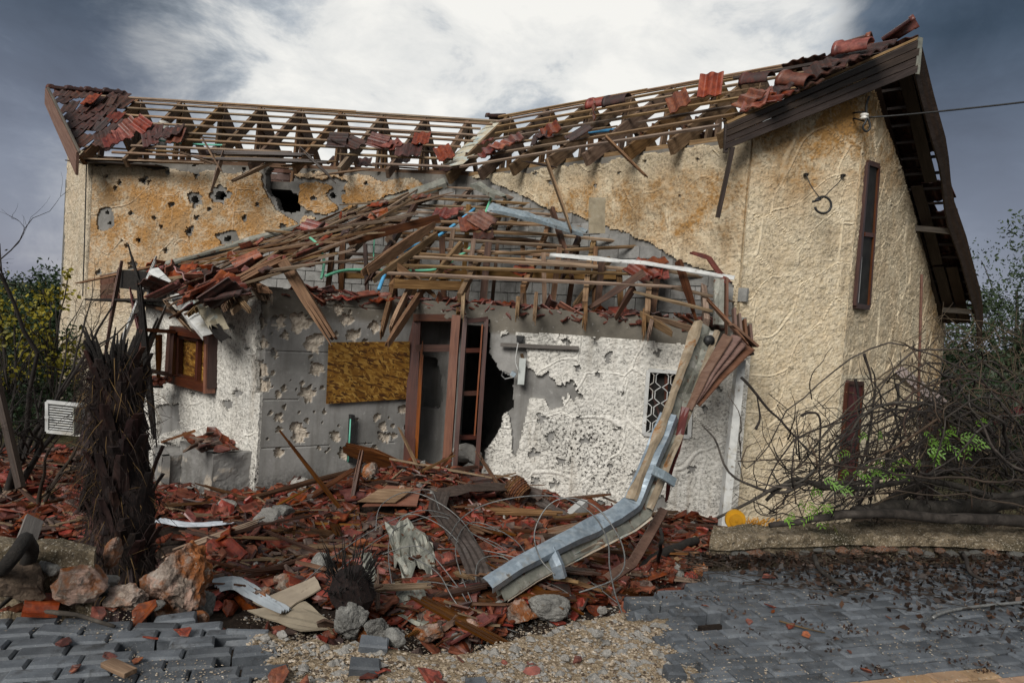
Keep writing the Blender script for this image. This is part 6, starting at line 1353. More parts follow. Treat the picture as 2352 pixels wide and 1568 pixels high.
for (x, y, w, h, lb, mt, d, sd) in ((170, 1392, 110, 100, 'largest stone in the face of the broken left wall', M_ROCK, 3.25, 5), (40, 1395, 110, 95, '', M_ROCKB, 3.2, 6), (245, 1310, 44, 70, '', M_ROCK, 3.5, 7), (100, 1330, 60, 40, '', M_ROCKG, 3.3, 8)):
    r_ = rock(x, y, d, w, h, mt, None, 'stone', sd, None, 3, .5); r_.parent = WLt; r_.matrix_parent_inverse = ABS[WLt.name].inverted()
rock(392, 1432, 3.55, 150, 182, M_ROCK, 'large orange and grey boulder standing at the left road edge', 'boulder', 21, 'boulder', 5, .55, 9)
rock(450, 1435, 3.6, 60, 90, M_ROCKG, 'grey rough rock right behind the large boulder', 'rock', 22, 'rock', 4, .5)
rock(278, 1408, 3.35, 92, 60, M_ROCK, 'rusty orange rock low between the broken wall and the boulder', 'rock', 23, 'rock', 4, .5)
rock(218, 1378, 3.4, 34, 32, M_ROCKG, 'dark grey stone at the foot of the broken wall', 'rock', 24, 'rock', 3, .4)
rock(445, 1447, 3.4, 46, 34, M_ROCK, 'orange stone lying at the right foot of the boulder', 'rock', 25, 'rock', 3, .45)
rock(350, 1410, 3.4, 36, 26, M_ROCKG, 'small grey stone below the large boulder', 'rock', 26, 'rock', 3, .4)
rock(240, 1350, 3.5, 40, 20, M_ROCKW, 'flat pale stone on the rubble left of the boulder', 'rock', 27, 'rock', 3, .4)
for (x, y, w, h, mt, lb, nm, sd, ro) in ((519, 1196, 48, 46, M_ROCKW, 'pale squared concrete block lying before the planter', 'concrete_block', 31, .05), (612, 1224, 66, 50, M_ROCKW, 'angular pale rock right of the squared block', 'rock', 32, .25), (642, 1200, 60, 34, M_ROCKG, 'dark grey stone slab behind the angular pale rock', 'rock', 33, .2), (733, 1330, 54, 54, M_ROCKG, 'rough grey rock beside the charred stump', 'rock', 34, .4), (735, 1350, 52, 26, M_ROCK, 'flat orange rock below the rough grey rock', 'rock', 35, .4), (648, 1365, 58, 40, M_ROCK, 'pinkish white rock in the tile rubble', 'rock', 36, .4), (598, 1400, 66, 44, M_ROCK, 'brown pink rock above the tan boards', 'rock', 37, .45),
        (922, 1160, 42, 38, M_ROCK, 'orange veined rock on the rubble heap below the door', 'rock', 38, .4), (850, 1110, 40, 44, M_ROCK, 'orange rock high on the rubble heap', 'rock', 39, .4), (940, 1062, 44, 36, M_ROCKW, 'pale dusty rock at the foot of the door jamb', 'rock', 40, .4), (1052, 1265, 40, 36, M_ROCK, 'pale orange rock right of the tangled cable', 'rock', 41, .4), (1020, 1260, 26, 24, M_ROCK, 'pink stone beside the brown siding bend', 'rock', 42, .4), (935, 1272, 50, 30, M_ROCK, 'orange stone above the crumpled sheet', 'rock', 43, .4),
        (1315, 1362, 76, 40, M_ROCKB, 'smooth brown oval stone under the fallen gutter', 'rock', 44, .12), (1262, 1424, 96, 52, M_ROCKG, 'dark grey rock on the crater rim', 'rock', 45, .4), (1200, 1440, 70, 54, M_ROCK, 'orange white rock left of the dark rim rock', 'rock', 46, .45), (800, 1470, 76, 80, M_ROCKG, 'tall grey lump in the crater left of centre', 'rock', 47, .45), (860, 1475, 60, 56, M_ROCKG, 'grey stone beside the tall lump in the crater', 'rock', 48, .4), (900, 1500, 54, 46, M_ROCKG, 'lower grey stone in the crater', 'rock', 49, .4), (832, 1488, 42, 36, M_ROCK, 'pink stone in the crater bottom', 'rock', 50, .4), (985, 1478, 80, 40, M_ROCK, 'pink grey rock at the sand lip', 'rock', 51, .4), (1080, 1470, 60, 36, M_ROCK, 'orange brown rock at the middle of the sand lip', 'rock', 52, .4),
        (690, 1135, 50, 34, M_ROCKW, 'large flake of white render fallen at the wall foot', 'render_flake', 53, .3), (640, 1118, 34, 30, M_ROCKW, 'smaller flake of white render leaning at the wall foot', 'render_flake', 54, .3), (1610, 1330, 60, 36, M_ROCK, 'rocky footing at the left end of the low right wall', 'rock', 55, .5), (1660, 1300, 44, 24, M_ROCKB, 'tan stone in the leaves under the low right wall', 'rock', 56, .4), (1560, 1345, 26, 40, M_ROCKG, 'grey stone standing at the right crater edge', 'rock', 57, .3), (1620, 1310, 30, 22, M_ROCKW, 'yellowish stone at the end of the low right wall', 'rock', 58, .3),
        (1300, 1534, 22, 16, M_ROCKW, 'white pebble lump on the sand right of centre', 'rock', 59, .3), (1385, 1418, 24, 18, M_ROCKW, 'pale lump on the upper sand', 'rock', 60, .3), (1395, 1526, 26, 20, M_ROCKW, 'pale knobbly stone on the sand near the right pavement', 'rock', 61, .4), (1375, 1478, 30, 20, M_ROCKW, 'whitish stone in the middle of the sand', 'rock', 62, .4), (600, 1488, 26, 20, M_ROCKW, 'pale crumbly lump at the left pavement end', 'rock', 63, .4), (640, 1480, 26, 18, M_ROCKW, 'pale crumb beside the left pavement end', 'rock', 64, .4), (2060, 1345, 44, 18, M_ROCKW, 'flat pale stone on the leaf litter', 'rock', 65, .3), (1990, 1240, 36, 20, M_ROCKG, 'grey stone on top of the low right wall', 'rock', 66, .3)):
    P = ghit(x, y-6); rock(x, y-4, max(2.8, P[1]-(.12 if y < 1480 and x < 1560 else 0)), w, h, mt, lb, nm, sd, 'rock' if nm == 'rock' else nm.replace('_', ' '), 3 if w < 60 else 4, ro, 6 if nm == 'concrete_block' else 8, sink=.15)

# ---------------------------------------------------------------- the rubble field: tiles, timber, splinters
FIELD = [(345, 1100), (480, 1160), (600, 1130), (690, 1080), (800, 1045), (900, 1050), (960, 1075), (1100, 1092), (1200, 1120), (1330, 1175), (1640, 1205), (1620, 1250), (1590, 1300), (1480, 1372), (1300, 1412), (1180, 1450), (1060, 1492), (800, 1478), (640, 1440), (540, 1405), (478, 1380), (470, 1260), (380, 1240), (340, 1150)]
LEFTF = [(0, 1040), (200, 1040), (215, 1240), (0, 1235)]
CLEAR = [[(480, 1375), (560, 1380), (600, 1395), (720, 1365), (740, 1392), (790, 1470), (640, 1450), (560, 1430)], [(760, 1390), (930, 1440), (1040, 1470), (1000, 1500), (780, 1490), (745, 1440)], [(1150, 1420), (1300, 1385), (1330, 1410), (1180, 1460)], [(360, 1210), (550, 1225), (550, 1245), (360, 1245)], [(815, 1150), (970, 1150), (960, 1198), (815, 1198)]]
def fpt(poly=FIELD):
    xs_, ys_ = zip(*poly)
    while 1:
        x, y = random.uniform(min(xs_), max(xs_)), random.uniform(min(ys_), max(ys_))
        if inpoly(np.array(x), np.array(y), poly) and not any(inpoly(np.array(x), np.array(y), c_) for c_ in CLEAR):
            P = ghit(x, y, -.95)
            if P[1] > edge_y(P[0])+.12: return x, y, P
items = []
for i in range(5200):
    poly = FIELD if i % 7 else LEFTF; x, y, P = fpt(poly); k_ = random.random()
    items.append((x, y, P, random.uniform(.005, .125)))
PLYL = [tuple(p) for p in ply]
for i in range(1500):                                     # the same litter where nearer things hide it from the road
    x, y = random.uniform(-5.2, 3.2), random.uniform(4.2, 10.2)
    if y < edge_y(x)+.35 or inpoly(np.array(x), np.array(y), PLYL) or (x > 2.9 and y > 8.5): continue
    P = np.array([x, y, float(gz(np.array(x), np.array(y)))]); qx, qy = proj(P)
    if any(inpoly(np.array(qx), np.array(qy), c_) for c_ in CLEAR): continue
    items.append((qx, qy, P, random.uniform(.005, .06)))
mbs = {m_.name: (MB(), m_) for m_ in (M_SHARD, M_TILE, M_SHARDO, M_TILED, M_DUSTY)}; big = []
for x, y, P, h in items:
    me = random.choice(SHARDS); r = me.vertices[len(me.vertices)-1].co.length
    M = tip(P+np.array([0, 0, h]), random.uniform(0, 6.3), random.gauss(0, .33), random.gauss(0, .33)) @ Matrix.Scale(random.uniform(.65, 1.35), 4); big.append((max(v.co.length for v in me.vertices)*M.to_scale()[0]/P[1]*(1+h*6), me, M))
big.sort(key=lambda t: -t[0])
lab = {M_SHARD.name: 'broken red tile fragment', M_TILE.name: 'glossy dark red tile fragment', M_SHARDO.name: 'fresh orange tile fragment', M_TILED.name: 'blackened tile fragment', M_DUSTY.name: 'dusty grey brown tile fragment'}
for s_, me, M in big[:240]: put('tile_shard', me, M, None, label=('broad ' if s_ > .028 else 'narrow ' if s_ < .021 else '')+lab[me.materials[0].name]+' '+place(M.translation), cat='tile shard', group='tile fragments in the yard rubble')
for s_, me, M in big[240:]: scatter_into(mbs[me.materials[0].name][0], me, M)
for mb, m_ in mbs.values():
    if mb.v: mb.build('tile_rubble', m_, None, label='small '+lab[m_.name]+'s strewn all over the yard', cat='rubble', kind='stuff')
for i in range(84):                                       # whole or half tiles on the heap
    x, y, P = fpt(); me = random.choice([TILE, TILE, TSHORT, TSHORT, TILED]); put('roof_tile', me, tip(P+np.array([0, 0, random.uniform(.07, .13)]), random.uniform(0, 6.3), random.gauss(0, .25), random.gauss(0, .25)), None, label={TILE: 'nearly whole red roof tile ', TSHORT: 'half of a red roof tile ', TILED: 'nearly whole lichened roof tile '}[me]+place(P), cat='roof tile', group='nearly whole tiles in the yard rubble')
wl = {M_WOODR: 'wet reddish brown timber piece', M_FRESH: 'freshly split orange timber', M_BATTEN: 'grey brown batten', M_WOOD: 'weathered brown plank'}
for i in range(165):
    x, y, P = fpt(FIELD if i % 9 else LEFTF)
    heap = math.exp(-((x-850)/240)**2-((y-1120)/90)**2)
    L = random.uniform(.3, .8)*(1+.5*heap); w = random.choice([.04, .045, .05, .07, .10, .13]); mt = random.choice([M_WOODR, M_WOODR, M_WOODR, M_WOODR, M_FRESH, M_WOOD, M_BATTEN])
    rz = random.gauss(0, .35) if random.random() < .68 else random.uniform(0, 3.1); pitch_ = random.gauss(0, .12+.22*heap)
    d = np.array([math.cos(rz)*math.cos(pitch_), math.sin(rz)*math.cos(pitch_), math.sin(pitch_)])*L/2; c_ = P+np.array([0, 0, .07+random.uniform(0, .07)+abs(d[2])*.8])
    if (c_+d)[1] < edge_y((c_+d)[0])+.1 or (c_-d)[1] < edge_y((c_-d)[0])+.1: continue
    beam('timber_piece', c_-d, c_+d, w, random.uniform(.018, .04), mt, None, broken=(1, 1), roll=random.gauss(0, .25), label=('long ' if L > .7 else 'short ' if L < .42 else '')+('wide ' if w > .09 else '')+wl[mt]+(' propped steeply ' if abs(pitch_) > .22 else ' ')+place(P), cat='timber', group='timber pieces in the yard rubble')
sp = {m_: MB() for m_ in (M_FRESH, M_WOODR, M_BATTEN)}
for i in range(1500):
    x, y, P = fpt(FIELD if i % 8 else LEFTF); L = random.uniform(.08, .42); rz = random.gauss(0, .6) if random.random() < .6 else random.uniform(0, 3.1); a = random.gauss(0, .15)
    d = np.array([math.cos(rz)*math.cos(a), math.sin(rz)*math.cos(a), math.sin(a)])*L/2; c_ = P+np.array([0, 0, random.uniform(.03, .13)+abs(d[2])])
    M, L2 = frame(c_-d, c_+d); m = sp[random.choice([M_FRESH, M_WOODR, M_WOODR, M_BATTEN])]; pm = plank_mb(L2, random.uniform(.010, .03), random.uniform(.006, .014)); m.add([M @ Vector(v) for v in pm.v], pm.f)
for m_, mb in sp.items(): mb.build('splinters', m_, None, label={M_FRESH: 'pale wood splinters strewn over the yard rubble', M_WOODR: 'dark wet wood splinters strewn over the yard rubble', M_BATTEN: 'grey wood splinters strewn over the yard rubble'}[m_], cat='splinters', kind='stuff')
lm = [rock_mesh('lump', 70+i, M_ROCKG, 1, .5) for i in range(6)]; mb = MB()
for i in range(230):
    x, y, P = fpt(); s_ = random.uniform(.015, .06)*(1 if random.random() < .85 else 1.6); scatter_into(mb, lm[i % 6], tip(P+np.array([0, 0, .05+random.uniform(0, .05)]), random.uniform(0, 6), random.uniform(0, 6)) @ Matrix.Scale(s_, 4))
mb.build('mortar_lumps', M_ROCKG, None, label='grey mortar and concrete lumps strewn through the yard rubble', cat='rubble', kind='stuff')
mb = MB()
for i in range(260):
    x, y, P = fpt(FIELD if i % 3 else [(380, 1060), (500, 1130), (620, 1100), (560, 1180), (380, 1150)]); me = SHARDS[i % 16]; scatter_into(mb, me, tip(P+np.array([0, 0, .10]), random.uniform(0, 6), random.gauss(0, .5), random.gauss(0, .5)) @ Matrix.Scale(random.uniform(.15, .5), 4))
mb.build('plaster_crumbs', M_ROCKW, None, label='pale plaster crumbs scattered over the rubble', cat='rubble', kind='stuff')
# single shards on the road and sand
RS = ((580, 1418, 1.2, 'x'), (225, 1415, 1.5, ''), (262, 1393, 1.3, ''), (330, 1412, 1.3, ''), (150, 1478, 1.1, ''), (345, 1470, 1.2, ''), (315, 1520, .8, ''), (175, 1540, 1.2, ''), (250, 1512, 1.2, ''), (600, 1508, 1.4, ''), (845, 1535, 1.7, ''), (880, 1520, 1.3, ''), (990, 1530, 1.4, ''), (1010, 1545, 1.2, ''), (1225, 1522, 1.5, ''), (1220, 1500, .7, ''), (1330, 1500, 1.2, ''), (1160, 1490, .7, ''), (1080, 1550, .9, ''), (700, 1560, 1.1, ''), (640, 1440, .9, ''), (1765, 1328, .9, ''), (1770, 1395, .7, ''), (1775, 1408, .6, ''), (1815, 1440, .7, ''), (1720, 1430, .7, ''), (1990, 1545, 1.1, ''), (2040, 1422, .6, ''), (1930, 1348, .5, ''), (1850, 1462, .6, ''), (640, 1555, 1.3, ''), (50, 1400, 1.2, ''), (90, 1402, 1.4, ''), (110, 1395, 1.5, ''), (20, 1405, 1.2, ''), (1150, 1560, 1.0, ''), (1060, 1480, .8, ''), (1950, 1500, .5, ''), (1620, 1395, .6, ''), (420, 1455, .8, ''))
for i, (x, y, s_, lb) in enumerate(RS):
    P = pz(x, y, 0); P[2] = max(float(gz(np.array(P[0]), np.array(P[1])))+.015, .012 if x < 560 or x > 1560 else -.5)
    put('tile_shard', ([s for s in SHARDS if s.materials[0] in (M_SHARDO, M_SHARD)]*3)[i % 9], tip(P, random.uniform(0, 6), random.gauss(0, .25), random.gauss(0, .25)) @ Matrix.Scale(s_*(.30 if y > 1480 else .38), 4), None,
        label='orange red tile fragment lying on the '+('left pavement' if x < 560 else ('right pavement' if x > 1560 else 'sandy crater lip'))+', '+ORD[sorted(q_[0] for q_ in RS if (q_[0] < 560, q_[0] > 1560) == (x < 560, x > 1560)).index(x)]+' from the left', cat='tile shard', group='tile fragments on the '+('left pavement' if x < 560 else ('right pavement' if x > 1560 else 'sandy crater lip')))
put('roof_tile', TSHORT, tip(pz(95, 1390, .05), .5, .3, .25) @ Matrix.Scale(.55, 4), None, label='smooth pink red tile piece propped at the foot of the broken wall', cat='roof tile')
# ---------------------------------------------------------------- bent sheets, siding, cables in the yard
def gp(x, y, lift=.06): P = ghit(x, y); return P+np.array([0, 0, lift])
def gsheet(name, grid, mat, th, label, cat, lift=.06, wob=.02, sub=3):
    G = np.array([[gp(x, y, l) for (x, y, l) in r] for r in grid]); rows = []
    nr, nc = G.shape[:2]
    for i in np.linspace(0, nr-1, (nr-1)*sub+1):
        row = []; i0 = min(int(i), nr-2); fi = i-i0
        for j in np.linspace(0, nc-1, (nc-1)*sub+1):
            j0 = min(int(j), nc-2); fj = j-j0
            p = (G[i0, j0]*(1-fj)+G[i0, j0+1]*fj)*(1-fi)+(G[i0+1, j0]*(1-fj)+G[i0+1, j0+1]*fj)*fi
            p = p+np.array([0, 0, wob*mnoise.noise(Vector(p)*7)+wob*.5*mnoise.noise(Vector(p)*17)]); row.append(p)
        rows.append(row)
    m = MB(); m.sheet(rows, th); return m.build(name, mat, None, label=label, cat=cat)
gsheet('tan_board', [[(578, 1415, .12), (720, 1372, .18)], [(640, 1440, .10), (735, 1392, .16)]], M_CARD, .012, 'upper tan fibre board lying at the left crater rim', 'board', sub=5)
gsheet('tan_board', [[(566, 1430, .10), (700, 1410, .10)], [(690, 1470, .08), (782, 1466, .08)]], M_CARD, .012, 'lower tan fibre board sliding into the crater', 'board', sub=5, wob=.03)
def corr(name, pts, mat, label, w0, w1, n=7, amp=.014, cat='metal sheet', lifts=None, thick=.005):
    rows = []; P = smooth([gp(x, y, (lifts or [.08]*9)[i]) for i, (x, y) in enumerate(pts)], 5)
    for i, p in enumerate(P):
        t = P[min(i+1, len(P)-1)]-P[max(0, i-1)]; t = t/np.linalg.norm(t); s_ = np.cross(t, [0, -.25, 1]); s_ /= np.linalg.norm(s_); u = np.cross(s_, t); w = w0+(w1-w0)*i/(len(P)-1)
        rows.append([p+s_*w*(q-.5)+u*(amp*(1 if k_ % 2 else -1)+.02*mnoise.noise(Vector(p)*6+Vector((q*3, 0, 0)))) for k_, q in enumerate(np.linspace(0, 1, n*2+1))])
    m = MB(); m.sheet(rows, thick); return m.build(name, mat, None, label=label, cat=cat)
corr('corrugated_sheet', [(492, 1385), (540, 1388), (590, 1408), (655, 1436)], M_WHITESHEET, 'torn white corrugated metal piece beside the boulder', .20, .09, 4, .012, lifts=[.16, .20, .16, .12])
corr('white_strip', [(362, 1222), (430, 1236), (500, 1232), (548, 1228)], M_WHITESHEET, 'slim white metal strip lying right of the palm trunk', .10, .06, 2, .004, 'metal strip', [.14, .15, .15, .14])
corr('siding_strip', [(1240, 1185), (1170, 1175), (1080, 1180), (1008, 1200)], M_RIB, 'far half of the dark brown ribbed siding strip behind the tangled cable', .22, .22, 4, .008, 'siding', [.28, .32, .32, .34])
corr('siding_strip', [(1010, 1200), (1000, 1235), (1018, 1265), (1050, 1300), (1082, 1345), (1108, 1402)], M_RIB, 'brown ribbed siding strip bending down toward the crater rim', .19, .25, 4, .008, 'siding', [.36, .34, .36, .32, .28, .22])
corr('siding_strip', [(1235, 1185), (1300, 1210), (1330, 1240)], M_RIB, 'dark ribbed siding end tucked behind the fallen gutter', .16, .12, 3, .008, 'siding', [.2, .14, .12])
corr('grey_strip', [(838, 1320), (852, 1370), (890, 1415), (950, 1452), (985, 1462)], M_GALVG, 'curved grey rubber strip sagging beside the charred stump', .10, .12, 2, .003, 'strip', [.22, .16, .12, .12, .12])
gsheet('crumpled_sheet', [[(878, 1280, .30), (930, 1275, .34), (985, 1290, .22)], [(900, 1330, .22), (940, 1320, .36), (1000, 1318, .18)], [(930, 1372, .08), (955, 1352, .20), (992, 1356, .12)]], M_GALVG, .006, 'crumpled grey metal sheet tangled in the cable', 'metal sheet', sub=6, wob=.14)
gsheet('crumpled_sheet', [[(900, 1395, .2), (960, 1385, .2)], [(925, 1440, .12), (985, 1432, .16)]], M_GALVG, .006, 'dark bent metal flap below the crumpled sheet', 'metal sheet', sub=6, wob=.10)
gsheet('wood_panel', [[(885, 1150, .17), (965, 1158, .19)], [(830, 1192, .15), (955, 1195, .17)]], M_JAMB, .012, 'orange brown veneer panel lying on the rubble heap', 'panel', sub=2)
gsheet('wood_panel', [[(868, 1165, .21), (948, 1166, .22)], [(818, 1190, .18), (905, 1193, .20)]], M_WOOD, .012, 'dull brown panel overlapping the orange veneer panel', 'panel', sub=2)
P = py(868, 1045, 9.0); beam('veneer_sheet', py(822, 1040, 9.1), py(900, 1062, 9.0), .05, .26, M_WOODR, None, up=(0, -.5, .9), broken=(1, 1), label='large reddish wood panel broken at the top of the rubble heap', cat='panel')
beam('upright_plank', gp(806, 1168, .0), py(826, 1062, 8.1), .05, .14, M_WOODR, None, up=(0, -1, 0), broken=(1, 1), label='brown plank standing upright in the rubble heap', cat='plank')
beam('leaning_plank', gp(1175, 1160, .0), py(1118, 1072, 8.6), .04, .09, M_FRESH, None, up=(0, -1, 0), broken=(1, 1), label='split orange plank leaning up from the heap beside the basket', cat='plank')
beam('leaning_plank', gp(1000, 1105, .1), py(1030, 1052, 8.8), .03, .06, M_WOODR, None, up=(0, -1, 0), broken=(1, 1), label='thin splintered stick leaning on the orange brown door post', cat='plank')
beam('leaning_plank', gp(362, 1060, .3), py(445, 990, 7.6), .03, .04, M_FRESH, None, up=(0, -1, 0), label='thin tan stick leaning against the planter', cat='stick')
beam('foam_board', gp(1295, 1210, .06), gp(1340, 1195, .20), .10, .16, M_WHITE, None, label='small white foam board behind the fallen gutter', cat='foam board')
beam('tin', gp(1232+90-90, 1190, .08), gp(1236, 1188, .1), .05, .05, M_CHAR, None) if False else None
# rubble on the planter ledge
for i in range(22):
    x, y = random.uniform(430, 540), random.uniform(1000, 1030); P = pz(x, y, -.33+random.uniform(0, .05))
    put('tile_shard', random.choice(SHARDS), tip(P, random.uniform(0, 6), random.gauss(0, .4), random.gauss(0, .4)), None, label='red tile fragment on the planter ledge, '+('at its left end' if x < 465 else 'mid ledge' if x < 505 else 'by the stucco'), cat='tile shard', group='tile fragments on the planter ledge')
# basket
BK_ = empty('wicker_basket', gp(1192, 1140, 0), 'round brown wicker basket tipped over against the white wall', 'basket')
bc = py(1190, 1122, 8.35); ax = Vector((.75, -.45, -.48)).normalized(); a1 = ax.orthogonal().normalized(); a2 = ax.cross(a1); rows = []
for k_, q in enumerate(np.linspace(-.5, .5, 9)):
    r_ = .12*(1.12-.22*abs(q+.1)*2); c0 = Vector(bc)+ax*q*.22; pts = [c0+(a1*math.cos(a)+a2*math.sin(a))*(r_+.004*(1 if (j+k_) % 2 else -1)) for j, a in enumerate(np.linspace(0, 2*math.pi, 25))]
    m = MB(); m.tube(pts, .013, 5, False); m.build('weave_ring', M_BASKET, BK_)
m = MB(); c0 = Vector(bc)+ax*.11; m.add([c0]+[c0+(a1*math.cos(a)+a2*math.sin(a))*.115 for a in np.linspace(0, 2*math.pi, 17)[:-1]], [(0, 1+i, 1+(i+1) % 16) for i in range(16)]); m.build('bottom', M_BASKET, BK_)
# yellow reel and straw brush behind the low wall
YR = empty('yellow_reel', py(1690, 1210, 5.22), 'yellow plastic reel disc propped at the back edge of the low right wall', 'reel')
c0 = Vector(py(1690, 1194, 5.22)); m = MB(); m.tube([c0, c0+Vector((0, .03, 0))], .078, 22); m.build('disc', M_YELLOW, YR); m = MB(); m.tube([c0+Vector((0, -.012, 0)), c0+Vector((0, .03, 0))], .05, 18); m.tube([c0+Vector((0, -.02, 0)), c0+Vector((0, .03, 0))], .012, 8); m.build('hub', M_YELLOW, YR)
mb = MB()
for i in range(60):
    p = Vector(py(1712+random.uniform(0, 62), 1207, 5.2)); mb.tube([p, p+Vector((random.gauss(.03, .03), random.gauss(0, .02), random.uniform(.03, .07)))], .0025, 3, False)
mb.build('straw_brush', M_YELLOW, None, label='yellow bristles of a brush lying behind the low wall', cat='brush')
# steel cables
cb = [([(640, 1405, .06), (700, 1370, .15), (800, 1320, .3), (900, 1280, .4), (980, 1262, .42), (1080, 1265, .3), (1180, 1270, .2)], 'long straight steel cable rising from the tan boards'), ([(655, 1410, .05), (760, 1360, .16), (880, 1300, .32), (1000, 1266, .38), (1100, 1290, .25), (1210, 1320, .1)], 'second straight steel cable just below the first'),
      ([(860, 1262, .2), (870, 1235, .35), (930, 1222, .45), (1000, 1240, .42), (1060, 1275, .35), (1110, 1330, .22)], 'steel cable arching above the crumpled sheet'), ([(925, 1425, .05), (895, 1380, .2), (890, 1320, .35), (930, 1280, .45), (1010, 1300, .4), (1090, 1350, .25), (1180, 1400, .15)], 'steel cable looping left round the crumpled sheet'),
      ([(875, 1330, .25), (960, 1350, .4), (1040, 1400, .25), (1085, 1440, .12), (1120, 1470, .05)], 'steel cable running down to the middle of the crater'), ([(1000, 1330, .3), (1100, 1320, .25), (1200, 1330, .2), (1300, 1345, .2), (1420, 1400, .06)], 'steel cable crossing right under the gutter end'), ([(940, 1170, .2), (985, 1195, .35), (1010, 1240, .3), (1060, 1270, .25), (1150, 1300, .2), (1240, 1370, .1)], 'thin steel cable dropping from the wood panels'),
      ([(1050, 1390, .2), (1150, 1370, .25), (1270, 1380, .15), (1320, 1400, .1)], 'steel cable curving over the right rim rocks'), ([(1095, 1440, .1), (1040, 1350, .35), (1080, 1290, .42), (1180, 1310, .3), (1218, 1360, .15), (1190, 1430, .05)], 'steel cable making a tall loop before the siding strip'), ([(1105, 1450, .06), (1090, 1370, .3), (1150, 1350, .3), (1195, 1380, .2), (1200, 1450, .04)], 'steel cable making a small loop at the crater rim'),
      ([(880, 1420, .1), (960, 1400, .25), (1080, 1410, .2), (1190, 1440, .06)], 'low steel cable lying across the crater'), ([(930, 1345, .3), (1000, 1390, .3), (1060, 1430, .12), (1190, 1460, .03)], 'steel cable slanting to the sand lip')]
for pts, lb in cb:
    m = MB(); m.tube(smooth([gp(*p) for p in pts], 6), .0055, 5); m.build('steel_cable', M_WIRE, None, True, label=lb, cat='cable')
lp = [(1030, 1235), (1060, 1190), (1130, 1150), (1220, 1136), (1310, 1150), (1370, 1210), (1402, 1260), (1396, 1310), (1350, 1350)]
for k_, (pts, dd_, lb) in enumerate((([(1030, 1240), (1055, 1195), (1110, 1160), (1200, 1140), (1290, 1142), (1360, 1180), (1395, 1240), (1400, 1300), (1412, 1360), (1430, 1410)], [6.6, 6.5, 6.4, 6.3, 6.1, 5.9, 5.6, 5.3, 5.0, 4.6], 'outer big wire hoop standing before the white wall'), ([(1275, 1320), (1240, 1280), (1228, 1220), (1260, 1160), (1310, 1143), (1370, 1165), (1420, 1230), (1435, 1290), (1410, 1330), (1330, 1360)], [5.6, 5.7, 5.9, 6.0, 6.0, 6.0, 5.8, 5.5, 5.3, 5.2], 'inner round wire hoop around the fallen gutter'))):
    m = MB(); m.tube(smooth([py(x, y, d) for (x, y), d in zip(pts, dd_)], 7), .0065, 6); m.build('wire_hoop', M_WIRE, None, True, label=lb, cat='cable')
m = MB(); m.tube(smooth([pz(2142, 1418, .02), pz(2160, 1408, .03), pz(2200, 1398, .02), pz(2280, 1388, .02), pz(2400, 1378, .02)], 6), .010, 6); m.build('steel_cable', M_WIRE, None, True, label='thick steel cable end lying on the right pavement', cat='cable')
for i in range(5):
    m = MB(); m.tube(smooth([pz(2142, 1418, .02), pz(2135+random.uniform(-12, 4), 1424+random.uniform(-14, 8), .03), pz(2130+random.uniform(-16, 6), 1412+random.uniform(-14, 14), .03)], 4), .002, 4); m.build('cable_strand', M_WIRE, bpy.data.objects['steel_cable.012'])

# ---------------------------------------------------------------- branches, charred stump, palm trunk
def limb(name, pts, r0, r1, mat, parent=None, n=6, k_=5, wob=0.0, **kw):
    Q = smooth(pts, k_); L = len(Q); Q = [q+wob*np.array(mnoise.noise_vector(Vector(q)*5)) for q in Q]; m = MB(); m.tube(Q, [r0+(r1-r0)*i/(L-1) for i in range(L)], n); return m.build(name, mat, parent, True, **kw)
limb('charred_log', [gp(1465, 1335, .10), gp(1500, 1315, .16), gp(1560, 1290, .18), gp(1598, 1276, .20)], .060, .045, M_CHAR, None, 8, 5, .03, label='charred log lying at the right crater edge', cat='log')
for i, pts in enumerate(([(1470, 1330), (1450, 1350), (1440, 1375)], [(1500, 1318), (1496, 1345), (1492, 1372)], [(1520, 1310), (1540, 1330), (1552, 1352)], [(1478, 1335), (1475, 1360), (1468, 1385)])): limb('root', [gp(x, y, .08) for x, y in pts], .015, .006, M_CHAR, bpy.data.objects['charred_log'])
limb('charred_stick', [gp(1512, 1290, 0), py(1518, 1250, 5.2), py(1520, 1215, 5.2)], .02, .012, M_CHAR, None, 6, 4, .02, label='charred stick standing up in the rubble near the low wall', cat='stick')
limb('fallen_branch', [pz(-40, 1318, .12), pz(20, 1332, .10), pz(52, 1352, .05), pz(70, 1392, .03), pz(130, 1408, .03), pz(200, 1418, .03), pz(262, 1438, .02)], .020, .008, M_BARK, None, 7, 5, .01, label='grey fallen branch reaching over the left pavement', cat='branch')
limb('fallen_branch', [pz(40, 1348, .06), pz(20, 1375, .04), pz(-10, 1400, .04)], .016, .008, M_BARK, None, 7, 4, .01, label='short grey branch fork at the left picture edge', cat='branch')
limb('fallen_branch', [pz(1868, 1275, .05), pz(1882, 1305, .03), pz(1910, 1328, .03), pz(1948, 1348, .02)], .017, .011, M_BARK, None, 7, 4, .01, label='bare stick lying from the low wall onto the right pavement', cat='branch')
limb('fallen_branch', [pz(2215, 1270, .06), pz(2222, 1300, .05), pz(2235, 1322, .04), pz(2290, 1342, .03)], .016, .010, M_BARK, None, 7, 4, .012, label='crooked stick on the leaf litter at the far right', cat='branch')
limb('fallen_branch', [pz(1790, 1425, .015), pz(1850, 1442, .015), pz(1895, 1452, .015)], .006, .003, M_STRAW, None, 5, 4, label='thin straw coloured stick on the right pavement', cat='stick')
limb('dark_root', [pz(-30, 1335, .1), pz(20, 1290, .35), pz(50, 1248, .42), pz(66, 1236, .40), pz(62, 1300, .2), pz(66, 1370, .05)], .03, .035, M_CHAR, None, 7, 5, .03, label='gnarled dark root draped over the broken left wall', cat='root')
